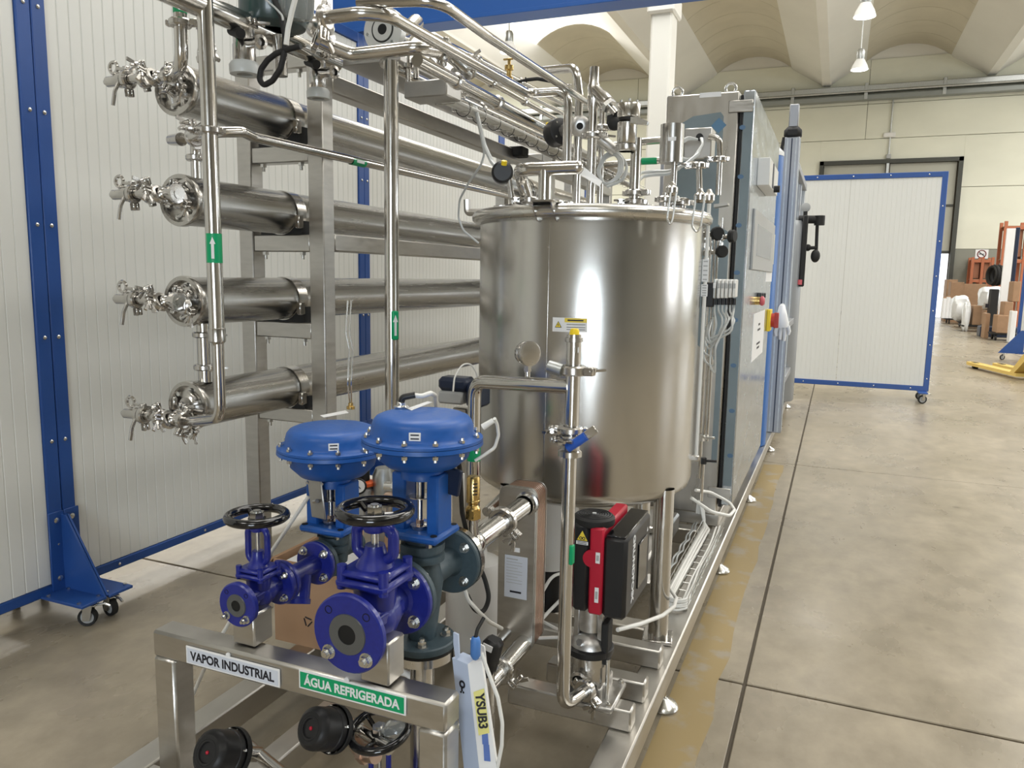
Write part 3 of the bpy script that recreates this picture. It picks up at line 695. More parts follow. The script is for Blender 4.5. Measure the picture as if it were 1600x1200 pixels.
# posts that carry the two shut-off valves
XS, XL = at(372, 945, Y=1.275).x, at(545, 990, Y=1.215).x        # axis of the small and of the large valve line
ZSm, ZL = at(372, 945, Y=1.275).z, at(545, 990, Y=1.215).z
MB().box((XS+.012, 1.306, (zt+ZSm-.015)/2), (.062, .062, ZSm-.02-zt), b=.004).build('valve_post', m_sq, fs)
MB().box((XL+.035, 1.282, (zt+ZL-.02)/2), (.068, .062, ZL-.03-zt), b=.004).build('valve_post', m_sq, fs)
# ---- rack for the pressure vessels
XV = -1.97; XP1, XP2, YR = -2.13, -1.80, 2.45
rk = T('vessel_rack', 'brushed square-tube rack holding the four long steel vessels', 'rack', (XV, 3.4, 0))
zb = []
for y0, y1 in ((84, 107), (228, 253), (367, 393), (503, 528), (636, 659)):
    zb.append((at(445, (y0+y1)/2, Y=YR-.03).z, (y1-y0)/1210*2.95))
def frame(Y, full=True):
    for x, s in ((XP1, .068), (XP2, .068)): MB().box((x, Y, 1.10), (s, s, 2.20), b=.004).build('post', m_sq, rk)
    for z, h in zb:
        MB().box(((XP1+XP2)/2, Y, z), (XP2-XP1-.068, .058, h), b=.004).build('cross_beam', m_sq, rk)
        if full:
            for dx in (-.085, .09):
                bo = MB().cyl((XV+dx, Y-.01, z-h/2-.028), (XV+dx, Y-.01, z-h/2), .006, n=8); bo.hexb((XV+dx, Y-.01, z-h/2-.012), (0, 0, 1), .012, .012)
                bo.build('bolt', m_bolt, rk)
frame(YR); frame(at(858, 245, X=XP2).y, False); frame(6.3, False)
for p0, p1 in (((530, 152), (828, 247)), ((530, 385), (750, 394))):
    u = at(*p0, X=XP2); w = at(*p1, X=XP2); z = (u.z+w.z)/2
    hbar(rk, XP2-.034, XP2+.034, YR+.034, 6.27, z-.033, z+.033, 'long_beam', m_sq)
# saddles under the vessels
# ---- four pressure vessels
VZ = [(at(622, 244, X=XV).z+at(365, 160, X=XV).z)/2, (at(622, 348, X=XV).z+at(400, 337, X=XV).z)/2,
      (at(622, 458.5, X=XV).z+at(416, 470, X=XV).z)/2, (at(622, 567, X=XV).z+at(400, 620, X=XV).z)/2]
VR = .079; VY = 1.93
names = ['topmost', 'second from the top', 'third from the top', 'lowest']
for k, z in enumerate(VZ):
    t = T('pressure_vessel', 'long horizontal steel vessel with sample valve, %s of the four' % names[k], 'pressure vessel', (XV, VY, z), 'four stacked pressure vessels')
    c = V((XV, VY, z))
    MB().lathe(c, (0, 1, 0), [(VR-.010, .016), (VR-.010, .0), (VR+.002, .0), (VR+.004, .004), (VR+.004, .022), (VR, .028), (VR, 4.30), (VR-.01, 4.30)], 40).build('shell', m_vess, t)
    e = MB().lathe(c+V((0, .014, 0)), (0, -1, 0), [(0, -.02), (VR-.010, -.02), (VR-.010, 0), (VR-.022, .002), (.034, .014), (.030, .018), (0, .018)], 32).build('end_plate', m_fit, t)
    for q in range(6):
        an = q*math.pi/3+.3
        MB().hexb(c+V((.055*math.cos(an), .012, .055*math.sin(an))), (0, -1, 0), .008, .009).build('plate_screw', m_bolt, e)
    # retaining lip segments on the end plate
    for q in range(3):
        an = q*2.1+.9
        MB().box(c+V((.05*math.cos(an), -.004, .05*math.sin(an))), (.045, .014, .012), Mx.Rotation(-an+1.57, 3, 'Y'), .003).build('lip_segment', m_fit, e)
    # centre port, tee and sample valve pointing to the left
    dz = (.018, .012, 0, -.035)[k]
    pz = V((XV+(.0, -.0, -.01, 0)[k], VY-.062, z+dz))
    MB().tube([c+V((0, .01, dz)), pz], .017, 14).build('centre_port', m_fit, t)
    tee = MB(); tee.tube([pz+V((-.105, 0, .004)), pz+V((.065, 0, 0))], .0155, 14); tee.sph(pz, .021); tee.build('tee', m_fit, t)
    clamp(t, c+V((0, -.030, dz)), (0, 1, 0), .017, (.3, 0, 1))
    clamp(t, pz+V((-.055, 0, .002)), (1, 0, 0), .016, (0, -.3, 1))
    if k in (0, 3): clamp(t, pz+V((.045, 0, 0)), (1, 0, 0), .016, (0, -.6, -1))
    else: MB().lathe(pz+V((.050, 0, 0)), (1, 0, 0), [(.016, 0), (.030, .002), (.030, .012), (0, .014)], 18).build('blank_cap', m_fit, t)
    clamp(t, pz+V((-.012, -.006, .0)), (.8, 0, .5), .018, (.2, -1, .5))
    clamp(t, c+V((.035, -.028, -.012+dz)), (.2, 1, 0), .015, (1, 0, -.45))
    sv = MB(); q = pz+V((-.135, 0, .004))
    sv.cyl(q+V((.03, 0, 0)), q+V((-.005, 0, 0)), .0145, n=14); sv.cyl(q+V((-.005, 0, 0)), q+V((-.022, 0, 0)), .024, n=18)
    sv.cyl(q+V((-.022, 0, 0)), q+V((-.075, 0, -.001)), .0165, n=16); sv.cyl(q+V((-.075, 0, -.001)), q+V((-.088, 0, -.001)), .013, .008, n=14)
    sv.build('sample_valve', m_fit, t)
    MB().tube([q+V((-.012, -.016, -.012)), q+V((-.014, -.030, -.040)), q+V((-.022, -.032, -.082))], .006, 8).build('lever', m_fit, t)
    w = MB(); w.torus(q+V((-.048, 0, .040)), (0, 1, 0), .017, .006, 14, 6); w.cyl(q+V((-.03, 0, .036)), q+V((.01, 0, .030)), .006, n=8); w.build('wing_nut', m_fit, t)
    clamp(t, q+V((.010, 0, 0)), (1, 0, 0), .016, (0, .1, -1), nut=False)
    # strap and black saddle where the vessel rests on the rack
    for Y in (YR, at(858, 245, X=XP2).y):
        MB().lathe((XV, Y-.026, z), (0, 1, 0), [(VR+.001, 0), (VR+.004, 0), (VR+.004, .052), (VR+.001, .052), (VR+.001, 0)], 32).build('strap', m_fit, t)
        bz, bh = min(zb, key=lambda q: abs(q[0]+q[1]/2-(z-VR)))
        top = z-.045; n = 8; poly = [(-.095, bz+bh/2-z), (.095, bz+bh/2-z), (.095, -.03)]+[(.0815*math.sin(1.15-2.3*i/n), -.0815*math.cos(1.15-2.3*i/n)) for i in range(n+1)]+[(-.095, -.03)]
        MB().prism(poly, (XV, Y-.024, z), Mx(((1, 0, 0), (0, 0, 1), (0, 1, 0))).transposed(), .048).build('saddle', m_rub, t)
        MB().box((XV+.090, Y-.03, z-.035), (.022, .03, .05), b=.004).build('strap_lug', m_fit, t)
# spool between the two lowest vessels
t = T('spool_piece', 'short vertical spool with two clamps joining the two lowest vessels', 'pipe', (XV, VY+.07, VZ[3]+VR))
x, y = XV+.012, VY+.075
MB().tube([(x, y, VZ[3]+VR-.005), (x, y, VZ[2]-VR+.005)], .0235, 18).build('tube', m_pipe, t)
for z in (at(290, 525, X=x).z, at(294, 577, X=x).z): clamp(t, (x, y, z), (0, 0, 1), .0235, (1, -.35, 0))
# link between the two upper vessels and the long permeate pipe
t = T('permeate_pipe', 'thin pipe with green arrow running along the vessels between first and second', 'pipe', (-1.75, 1.9, 1.9))
XQ = -1.76; A0 = at(342, 207, X=XQ); A1 = at(395, 214, X=XQ); A2 = at(780, 303, X=XQ)
yy = VY+.07; xx = XV+.01
MB().tube([(xx, yy, VZ[1]+VR-.004), (xx, yy, A0.z+.002), (xx+.06, A0.y+.05, A0.z+.004), A0+V((-.02, -.01, 0)), A1+V((.01, -.06, .005)), A1, A2, A2+V((0, 1.4, 0))], .0165, 14, .05).build('tube', m_pipe, t)
clamp(t, (xx, yy, at(285, 243, X=xx).z), (0, 0, 1), .0175, (1, -.35, 0)); clamp(t, V((xx+.05, A0.y+.055, A0.z+.004)), (1, -.3, 0), .0175, (0, -.2, 1))
MB().cyl(V((xx-.01, A0.y+.06, A0.z)), V((xx-.075, A0.y+.08, A0.z+.004)), .021, .017, n=16).build('blind_end', m_fit, t)
p = at(558, 253, X=XQ); d = (A2-A1).normalized()
o = MB().lathe(p-d*.045+V((0, 0, .001)), d, [(.0171, 0), (.0171, .09)], 16).build('arrow_sticker', m_green, t); o['label'] = 'green flow arrow sticker'
MB().box(p+V((.0168, 0, 0)), (.002, .05, .012)).build('arrow', m_paper, o)
# vertical tube T1 with reducer and elbow to the lowest vessel
YT = 1.775
t = T('riser_pipe', 'tall vertical pipe with green arrow sticker left of the rack, elbowed to the lowest vessel', 'pipe', (at(332, 300, Y=YT).x, YT, .9))
xt = (at(326, 100, Y=YT).x+at(337, 500, Y=YT).x)/2; zr = at(336, 533, Y=YT).z; ze = at(336, 652, Y=YT).z
MB().tube([(xt-.004, YT, 2.62), (xt, YT, zr)], .0225, 16).build('upper_tube', m_pipe, t)
MB().lathe((xt, YT, zr), (0, 0, 1), [(.0165, -.012), (.0185, -.006), (.0245, 0), (.0245, .035), (.0225, .04)], 18).build('reducer', m_fit, t)
MB().tube([(xt+.002, YT, zr), (xt+.002, YT, ze), (XV+.07, VY-.062, VZ[3]-.035)], .0165, 14, .055).build('lower_tube', m_pipe, t)
p = V((xt, YT, at(324, 388, Y=YT).z))
o = MB().lathe(p-V((0, 0, .042)), (0, 0, 1), [(.0229, 0), (.0229, .084)], 18).build('arrow_sticker', m_green, t); o['label'] = 'green flow arrow sticker'
dv = (CAM-p); dv.z = 0; dv.normalize(); q = p+dv*.0232; sv = V((-dv.y, dv.x, 0))
MB().prism([(-.004, -.03), (.004, -.03), (.004, .012), (.008, .012), (0, .032), (-.008, .012), (-.004, .012)], q-sv*.004, Mx((sv, V((0, 0, 1)), dv)).transposed(), .001).build('arrow', m_paper, o)
clamp(t, V((xt, YT, at(322, 205, Y=YT).z)), (0, 0, 1), .0225, (-1, -.2, 0))
MB().tube([V((xt, YT, A0.z)), V((XV+.07, A0.y+.03, A0.z+.004))], .0165, 14).build('branch', m_pipe, t)
# short tube above the topmost vessel
xs = at(282, 40, Y=1.80).x
t = T('riser_pipe', 'short vertical pipe with green band rising from the topmost vessel', 'pipe', (xs, 1.80, 1.95))
zz = VZ[0]+.018
MB().tube([(xs, 1.80, 2.62), (xs, 1.80, zz+.01), (XV+.06, VY-.062, zz)], .019, 14, .05).build('tube', m_pipe, t)
o = MB().lathe((xs, 1.80, at(278, 22, Y=1.8).z), (0, 0, 1), [(.0194, 0), (.0194, .12)], 16).build('arrow_sticker', m_green, t); o['label'] = 'green sticker'
clamp(t, (xs, 1.80, at(278, 30, Y=1.8).z-.012), (0, 0, 1), .019, (1, .3, 0), nut=True)
clamp(t, (xs+.03, 1.86, at(280, 78, Y=1.8).z), (.3, 1, .1), .017, (1, 0, .3))
# ================================================================ TOP PIPEWORK
def longpipe(name, label, X, pts, r, mt=None, n=14, fil=.06, grp=None, pre=(), post=()):
    P = [at(px, py, X=X) for px, py in pts]
    Q = [V(q) for q in pre]+P+[V(q) for q in post]
    t = T(name, label, 'pipe', tuple(P[0]), grp)
    MB().tube(Q, r, n, fil).build('tube', mt or m_pipe, t)
    return t, P
m_cap = mat('translucent_cap', (.58, .60, .59), .3)
# header with two drop valves
XH = -1.70
hp = at(325, 14, X=XH); hq = at(452, 66, X=XH); zh = (hp.z+hq.z)/2
t = T('header_pipe', 'thick header pipe crossing the top left corner above the vessels', 'pipe', (XH, 1.7, zh))
MB().tube([(XH, 1.2, zh+.0), (XH, hq.y+.25, zh)], .034, 20).build('tube', m_pipe, t)
for k, (px, py0, pym, pyb, Y) in enumerate(((380, 28, 98, 116, None), (496, 80, 140, 154, None))):
    a = at(px, py0, X=XH); b = at(px, pym, X=XH); c = at(px, pyb, X=XH)
    t = T('drop_valve', ('hanging sample valve with black grip at the top left, nearer the riser', 'hanging sample valve with black grip in front of the rack post')[k], 'valve', (XH, a.y, c.z), 'hanging sample valves')
    x, y = a.x, a.y; r = .034 if k == 0 else .030
    MB().lathe((x, y, b.z), (0, 0, 1), [(r*.9, 0), (r, .004), (r, .05), (r*.93, .055), (r*.93, a.z-b.z-.03), (r*1.25, a.z-b.z-.028), (r*1.25, a.z-b.z-.008), (r*.8, a.z-b.z)], 24).build('body', m_fit, t)
    MB().lathe((x, y, c.z), (0, 0, 1), [(r*.7, 0), (r*1.28, .0), (r*1.32, .006), (r*1.32, (b.z-c.z)*.8), (r*1.1, b.z-c.z+.003), (r*.8, b.z-c.z+.004), (r*.7, 0)], 24).build('end_cap', m_cap, t)
    g = V((x-.012, y-.030, b.z+.085)); d = V((.8, -.35, -.30)).normalized()
    MB().tube([g-d*.012, g+d*.052], .0150, 12).build('grip', m_rub, t)
    MB().tube([V((x, y, b.z+.055)), V((x+.085, y-.03, b.z+.045))], .0165, 12).build('side_port', m_fit, t)
    MB().lathe(V((x+.080, y-.028, b.z+.045)), (1, -.35, -.1), [(.012, 0), (.021, .001), (.021, .012), (.012, .014)], 16).build('ferrule', m_fit, t)
    clamp(t, V((x, y, a.z-.02)), (0, 0, 1), r*.8, (1, -.4, 0))
# pneumatic valve with dark green head, clear cover and black cables
c = at(440, 2, Y=2.05)
t = T('valve_actuator', 'dark green valve head with clear cover at the top edge of the photo', 'valve head', tuple(c))
MB().lathe(c+V((-.03, 0, -.085)), (0, 0, 1), [(.05, 0), (.095, .012), (.105, .035), (.105, .16), (.09, .18), (0, .18)], 28).build('housing', m_dkgreen, t)
MB().lathe(c+V((.075, -.03, -.075)), (.25, -.2, 1), [(.02, 0), (.048, .01), (.052, .03), (.052, .14), (.03, .16), (0, .16)], 24).build('clear_cover', m_clear, t)
MB().lathe(c+V((.075, -.03, -.06)), (.25, -.2, 1), [(0, 0), (.022, 0), (.022, .11), (0, .11)], 16).build('indicator', m_dkgreen, t)
MB().tube([c+V((-.01, 0, -.10)), c+V((-.01, 0, -.22))], .022, 14).build('stem_tube', m_fit, t)
P = [at(px, py, Y=1.93) for px, py in ((429, 0), (441, 30), (446, 60), (444, 85), (438, 108), (426, 126), (412, 134), (405, 124), (408, 108), (418, 94), (431, 84), (446, 78), (470, 72))]
tag(MB().tube(P, .0085, 10, .02).build('black_cable', m_rub), 'thick black cable looping below the dark green valve head', 'cable')
P = [at(px, py, Y=1.90) for px, py in ((462, -4), (456, 18), (450, 45), (447, 70))]
tag(MB().tube(P, .0075, 8, .02).build('white_cable', m_wire), 'white cable hanging straight down beside the black cable loop', 'cable')
P = [at(px, py, Y=1.92) for px, py in ((412, -3), (430, 12), (441, 24), (442, 32))]
tag(MB().tube(P, .003, 6, .02).build('thin_hose', m_hose), 'thin clear hose in front of the dark green valve head', 'hose')
# small header valve right of the head: wing-nut fitting and flange
XA = at(826, 147, Y=2.50).x; p = at(505, 28, Y=at(600, 20, X=XA).y-.02)
e0 = at(600, 20, X=XA); e1 = at(826, 147, X=XA)
t = T('process_pipe', 'upper polished pipe running back and elbowing down onto the tank cover', 'pipe', tuple(p))
yD = e1.y; D0 = at(888, 158, Y=yD); D1 = at(888, 264, Y=yD)
MB().tube([p, at(560, 21, Y=e0.y-.02), e0+V((.0, .02, 0)), e1, V((D0.x, yD+.0, e1.z)), V((D0.x, yD, D1.z))], .0150, 16, .05).build('tube', m_pipe, t)
c = clamp(t, p+V((.005, 0, 0)), (1, .1, 0), .0152, (0, -.2, -1))
MB().box(p+V((.008, -.014, -.032)), (.008, .034, .046), b=.003).build('lug_plate', m_fit, t)
s0 = at(490, 38, Y=2.3); MB().sph(s0+V((-.02, .06, .01)), .052, (1, 1, .8), 18, 10).build('valve_dome', m_fit, t)
# second pipe with the downward bow
t = T('process_pipe', 'bent pipe with a low bow under the round flange, feeding the tall riser', 'pipe', tuple(at(540, 85, Y=2.3)))
B = [at(495, 62, Y=2.20), at(520, 74, Y=2.24), at(550, 86, Y=2.28), at(655, 74, Y=2.32), at(700, 84, Y=2.45), at(730, 110, Y=2.62)]
MB().tube(B, .0225, 16, .06).build('tube', m_pipe, t)
clamp(t, B[0], B[1]-B[0], .022, (0, -.2, 1)); clamp(t, B[5], B[5]-B[4], .022, (0, 0, 1)); clamp(t, B[4]+V((0, -.03, 0)), B[5]-B[4], .022, (-.2, -.3, -1))
# tall riser down to the valves
YV = 2.32; xv = (at(612, 200, Y=YV).x+at(612, 600, Y=YV).x)/2
t = T('riser_pipe', 'tall polished riser in the middle with green arrow, ending behind the big blue actuator', 'pipe', (xv, YV, .35))
MB().tube([(xv, YV, at(612, 96, Y=YV).z), (xv, YV, .36)], .0245, 20).build('tube', m_pipe, t)
p = V((xv, YV, at(617, 508, Y=YV).z)); dv = V((.72, -.69, 0)); 
o = MB().lathe(p-V((0, 0, .052)), (0, 0, 1), [(.0249, 0), (.0249, .104)], 20)
o.v = [v for v in o.v]; o = MB().box(p+V((.0185, -.0125, 0)), (.022, .024, .10), Mx.Rotation(-.6, 3, 'Z'), .004).build('arrow_sticker', m_green, t); o['label'] = 'green flow arrow sticker'
MB().prism([(-.004, -.035), (.004, -.035), (.004, .012), (.009, .012), (0, .036), (-.009, .012), (-.004, .012)], p+V((.026, -.020, 0)), Mx((V((.56, .82, 0)), V((0, 0, 1)), V((.82, -.56, 0)))).transposed(), .002).build('arrow', m_paper, o)
# round flange
p = at(598, 46, Y=2.42)
t = T('round_flange', 'round bolted flange with dark bore facing the camera among the top pipes', 'flange', tuple(p))
MB().lathe(p, (0, -1, 0), [(.016, -.03), (.076, -.03), (.076, 0), (.044, .002), (.043, -.004), (.039, -.004), (.038, .004), (.018, .004), (.016, -.03)], 36).build('disc', mat('flange_steel', (.70, .70, .68), .38, .7), t)
MB().cyl(p+V((0, .0, 0)), p+V((0, -.0035, 0)), .0175, n=18).build('bore', m_hole, t)
MB().torus(p+V((0, -.001, 0)), (0, 1, 0), .041, .0032, 32, 6).build('seal_ring', m_rub, t)
for q in range(6):
    an = q*math.pi/3+.2; MB().hexb(p+V((.060*math.cos(an), 0, .060*math.sin(an))), (0, -1, 0), .006, .006).build('bolt', m_bolt, t)
MB().tube([p+V((0, .04, 0)), p+V((0, .12, 0)), at(650, 35, Y=2.75)], .030, 16, .05).build('neck', m_fit, t)
# diagonal upper pipe P2
XB = -.86; yb = at(686, 1, X=XB).y
t, P = longpipe('process_pipe', 'highest thin pipe crossing in front of the blue beam down to the angle valve', XB, [(762, 57), (925, 165)], .0122, fil=.07, pre=(at(560, 5, Y=yb), at(684, 0, Y=yb)))
# bundle of long parallel pipes towards the tank
lab = ['thick pipe of the bundle just above the cable duct', 'middle pipe of the bundle above the cable duct', 'thin upper pipe of the bundle above the cable duct', 'second thin upper pipe of the bundle, right of the thin one', 'hindmost thin pipe of the bundle with a green band']
for k, (X, pts, r) in enumerate(((-1.05, [(652, 94), (862, 206)], .0172), (-1.48, [(600, 98), (740, 165), (850, 215)], .019),
        (-1.42, [(722, 104), (890, 198)], .0135), (-1.55, [(700, 84), (905, 190)], .0125), (-1.70, [(680, 60), (900, 172)], .016))):
    t, P = longpipe('bundle_pipe', lab[k], X, pts, r, grp='parallel pipes of the top bundle')
    d = (P[-1]-P[0]).normalized(); L = (P[-1]-P[0]).length
    for f in (.22, .5):
        MB().lathe(P[0]+(P[-1]-P[0])*f, d, [(r, -.012), (r+.006, -.010), (r+.006, .010), (r, .012)], 16).build('pipe_clip', m_fit, t)
    if k == 4:
        o = MB().lathe(P[0]+(P[-1]-P[0])*.86, d, [(r+.0006, 0), (r+.0006, .14)], 14).build('arrow_sticker', m_green, t); o['label'] = 'green sticker'
# stack of clamps under the bow
p = at(716, 112, Y=2.6)
t = T('drain_fitting', 'small clamped drain fitting hanging under the bent pipe', 'fitting', tuple(p))
MB().tube([p+V((0, 0, .03)), p+V((0, 0, -.10))], .012, 12).build('tube', m_fit, t)
for dz in (.0, -.045, -.085): clamp(t, p+V((0, 0, dz)), (0, 0, 1), .013, (.6, -1, 0), nut=dz != -.045)
for k, (px, py) in enumerate(((638, 108), (650, 100), (690, 104))):
    q = at(px, py, Y=2.5); MB().lathe(q, (0, 0, 1), [(.010, -.05), (.010, 0), (.018, .004), (.018, .018), (.006, .022), (.006, .05)], 14).build('stud_fitting', m_fit, t)
# flat cable duct and wide tray under the pipes
a = at(530, 104, Y=2.50); zt = a.z
t = T('cable_duct', 'wide flat steel cable duct running back under the pipe bundle', 'cable duct', (-1.6, 2.5, zt))
x0 = at(534, 116, Y=2.52).x
MB().box((x0+.13, 4.25, zt+.012), (.26, 3.5, .024), b=.003).build('tray_floor', m_plate, t)
MB().box((x0+.004, 4.25, zt+.035), (.008, 3.5, .05), b=.002).build('side_flange', m_sq, t)
b0 = at(636, 139, Y=2.42); b1 = at(695, 138, Y=2.42)
MB().box(((b0.x+b1.x)/2, 2.47, (at(665, 127, Y=2.42).z+at(665, 150, Y=2.42).z)/2), (b1.x-b0.x+.02, .11, .055), b=.004).build('end_box', m_plate, t)
cb0 = at(704, 160, Y=2.56); zc2 = cb0.z
for k in range(4):
    x = cb0.x-.022+.014*k
    MB().tube([(x, 2.52, zc2+.004*(k % 2)), (x+.006, 3.2, zc2+.003), (x-.004, 4.0, zc2), (x, 5.4, zc2)], .0072, 8, .05).build('cable', m_wire, t)
for k in range(16): MB().torus((cb0.x, 2.66+.14*k, zc2), (0, 1, .15), .030, .0016, 14, 5, .6).build('cable_tie', m_rub, t)
for x in (cb0.x-.04, cb0.x+.04): MB().tube([(x, 2.50, zc2+.012), (x, 5.4, zc2+.012)], .0022, 6).build('tray_wire', m_bolt, t)
for k in range(22): MB().tube([(cb0.x-.04, 2.52+.13*k, zc2+.012), (cb0.x-.04, 2.52+.13*k, zc2-.014), (cb0.x+.04, 2.52+.13*k, zc2-.014), (cb0.x+.04, 2.52+.13*k, zc2+.012)], .0018, 6, .008).build('tray_wire', m_bolt, t)
# hoses dropping from the duct to the tank cover
def hose(name, label, pts, r=.006, mt=None, cat='hose', n=8, fil=.06, grp=None):
    P = [at(px, py, Y=Y) for px, py, Y in pts]
    return tag(MB().tube(P, r, n, fil).build(name, mt or m_hose), label, cat, grp)
hose('air_hose', 'milky hose curving from the duct down onto the left of the tank cover', [(742, 165, 2.75), (748, 190, 2.72), (757, 228, 2.7), (768, 252, 2.66), (785, 272, 2.6), (806, 287, 2.56), (822, 290, 2.56)], .0085)
hose('air_hose', 'thin white hose looping down behind the left rim of the tank', [(744, 168, 2.80), (752, 215, 2.82), (757, 240, 2.84), (752, 257, 2.85), (732, 286, 2.9), (718, 312, 2.95), (716, 340, 2.97), (724, 360, 2.98), (748, 380, 3.0)], .0045)
# black coupling blocks on the bundle
p = at(810, 238, X=-1.75); tag(MB().box(p, (.09, .10, .055), b=.006).build('sensor_block', m_rub), 'small black sensor block on the rack beam left of the tank cover', 'sensor')
P = [at(px, py, Y=3.3) for px, py in ((800, 130), (822, 125), (840, 123), (868, 128), (884, 134))]
tag(MB().tube(P, [.006, .006, .013, .013, .013, .010, .008, .008, .008, .008, .008, .008, .008, .008, .008, .008, .006], 8, .03).build('cable_wrap', m_rub), 'black wrapped cable bunch hanging on the highest thin pipe', 'cable')
for k, (px, py, lb) in enumerate(((795, 118, 'small brass needle valve standing on the pipe bundle'), (885, 122, 'small steel nozzle fitting standing behind the elbow pipes'))):
    q = (at(795, 131, X=-1.55), at(885, 162, X=-1.70))[k]+V((0, 0, .06)); t = T('needle_valve', lb, 'valve', tuple(q)); m_ = (m_brass, m_fit)[k]
    MB().lathe(q-V((0, 0, .05)), (0, 0, 1), [(.02, 0), (.02, .02), (.012, .025), (.012, .05), (.022, .055), (.022, .075), (.008, .08), (.008, .10)], 14).build('body', m_, t)
    MB().box(q+V((0, 0, .055)), (.06, .012, .008), b=.002).build('tee_handle', m_, t)
# ================================================================ TANK
TC = V((-.8214, 2.6768, 0)); TR = .3884
ZB = .655; ZTOP = at(925, 330, Y=2.3055).z
tk = T('process_tank', 'large upright cylindrical stainless tank in the middle of the photo', 'tank', (TC.x, TC.y, RT))
def pol(a, r, z): return V((TC.x+r*math.cos(a), TC.y+r*math.sin(a), z))
MB().lathe((TC.x, TC.y, 0), (0, 0, 1), [(0, ZB-.045), (.12, ZB-.040), (.28, ZB-.020), (TR-.04, ZB+.005), (TR-.008, ZB+.028), (TR, ZB+.055), (TR, ZTOP-.02), (TR-.006, ZTOP)], 96).build('shell', m_tank, tk, smooth=50)
ld = MB().lathe((TC.x, TC.y, ZTOP), (0, 0, 1), [(TR-.006, -.018), (TR+.018, -.018), (TR+.028, -.010), (TR+.030, .004), (TR+.022, .018), (TR+.004, .024), (TR-.03, .022), (.2, .028), (0, .030)], 96).build('cover', m_lid, tk, smooth=50)
ZL0 = ZTOP+.026
for k in range(4):
    an = math.atan2(-.150, .331)+k*math.pi/2; b = pol(an, .365, RT)
    lg = MB().lathe(b, (0, 0, 1), [(.034, .012), (.034, ZB-RT+.05)], 22).build('leg', m_pipe, tk)
    MB().box(b+V((0, 0, .007)), (.10, .10, .014), Mx.Rotation(.15, 3, 'Z'), .003).build('foot_plate', m_fit, lg)
# weld seam on the shell
an = math.atan2(at(864, 500, Y=2.34).y-TC.y, at(864, 500, Y=2.34).x-TC.x)
MB().box(pol(an, TR+.0003, (ZB+ZTOP)/2+.03), (.0016, .004, ZTOP-ZB-.12), Mx.Rotation(an, 3, 'Z')).build('weld_seam', m_fit, tk)
# L hook at the left
hk = at(728, 332, Y=2.66); hx = TC.x-TR
MB().tube([(hx+.02, 2.66, hk.z), (hk.x+.006, 2.66, hk.z), (hk.x+.004, 2.66, at(727, 312, Y=2.66).z)], .0135, 8, .012).build('bracket_hook', m_sq, tk)
# lugs below the rim with bolts
def lug(px, py, w, h):
    a = at(px, py, Y=2.31); an = math.atan2(a.y-TC.y, a.x-TC.x); R = Mx.Rotation(an, 3, 'Z')
    for s in (-1, 1):
        MB().prism([(0, 0), (.052, 0), (.045, -.02), (.008, -.055), (0, -.055)], pol(an, TR-.002, a.z)+R @ V((0, s*w/2-.002, 0)), R @ Mx(((1, 0, 0), (0, 0, 1), (0, -1, 0))).transposed(), .004).build('lug', m_fit, tk)
    return an, a.z
an1, zl = lug(862, 318, .062, 0)
MB().box(pol(an1, TR+.026, zl+.002), (.060, .072, .007), Mx.Rotation(an1, 3, 'Z'), .002).build('lug_plate', m_fit, tk)
# handle tube fixed to the cover
hY = TC.y+(TR+.025)*math.sin(an1)
h0 = at(803, 268, Y=hY+.02); h1 = at(905, 262, Y=hY+.02); hv = at(852, 268, Y=hY); zz = (h0.z+h1.z)/2
t = T('vent_header', 'short horizontal tube on a vertical leg above the tank front edge', 'pipe', (hv.x, hY, zl))
MB().tube([V((hv.x, hY, zl+.006)), V((hv.x, hY, zz))], .0205, 16).build('leg', m_pipe, t)
MB().tube([V((h0.x+.01, hY+.14, ZL0)), V((h0.x-.012, hY+.10, zz)), V((h0.x+.03, hY, zz)), V((h1.x, hY, zz))], .0205, 16, .05).build('tube', m_pipe, t)
MB().sph((h1.x, hY, zz), .0205).build('end_cap', m_fit, t)
clamp(t, V((h0.x+.008, hY+.135, ZL0+.02)), (0, 0, 1), .018, (-1, -.4, 0))
# latches and bails at the right
def bail(px0, px1, pyt, pyb, Y, name='bail'):
    p = [at(px0, pyt, Y=Y), at(px0-6, pyb-10, Y=Y), at((px0+px1)/2-5, pyb, Y=Y), at(px1-6, pyb-10, Y=Y), at(px1, pyt, Y=Y)]
    MB().tube(p, .0032, 8, .02).build(name, m_bolt, tk)
bail(1087, 1101, 306, 364, 2.40)
bail(1048, 1057, 300, 352, 2.34)
for px, py, Y in ((1094, 303, 2.42), (1050, 292, 2.36), (1108, 304, 2.50)):
    q = at(px, py, Y=Y); MB().lathe(q-V((0, 0, .018)), (0, 0, 1), [(.010, -.008), (.018, 0), (.018, .016), (.010, .024), (.006, .034)], 14).build('latch_boss', m_fit, tk)
# warning stickers on the shell
a = at(868, 505, Y=2.315); b = at(918, 505, Y=2.315); R0 = TR+.0012; z1 = at(890, 496, Y=2.315).z; z0 = at(890, 518, Y=2.315).z
def curved(px0, px1, pz0, pz1, mt, name, parent, dr=0, n=6):
    A0 = math.atan2(at(px0, 500, Y=2.315).y-TC.y, at(px0, 500, Y=2.315).x-TC.x); A1 = math.atan2(at(px1, 500, Y=2.315).y-TC.y, at(px1, 500, Y=2.315).x-TC.x)
    vs = []; 
    for z in (pz0, pz1):
        vs += [pol(A0+(A1-A0)*i/n, R0+dr, z) for i in range(n+1)]
    vs += [pol(A0+(A1-A0)*i/n, R0+dr-.001, z) for z in (pz0, pz1) for i in range(n+1)]
    N = n+1
    return MB().add(vs, [(i, i+1, N+i+1, N+i) for i in range(n)]+[(2*N+i, 3*N+i, 3*N+i+1, 2*N+i+1) for i in range(n)]).build(name, mt, parent)
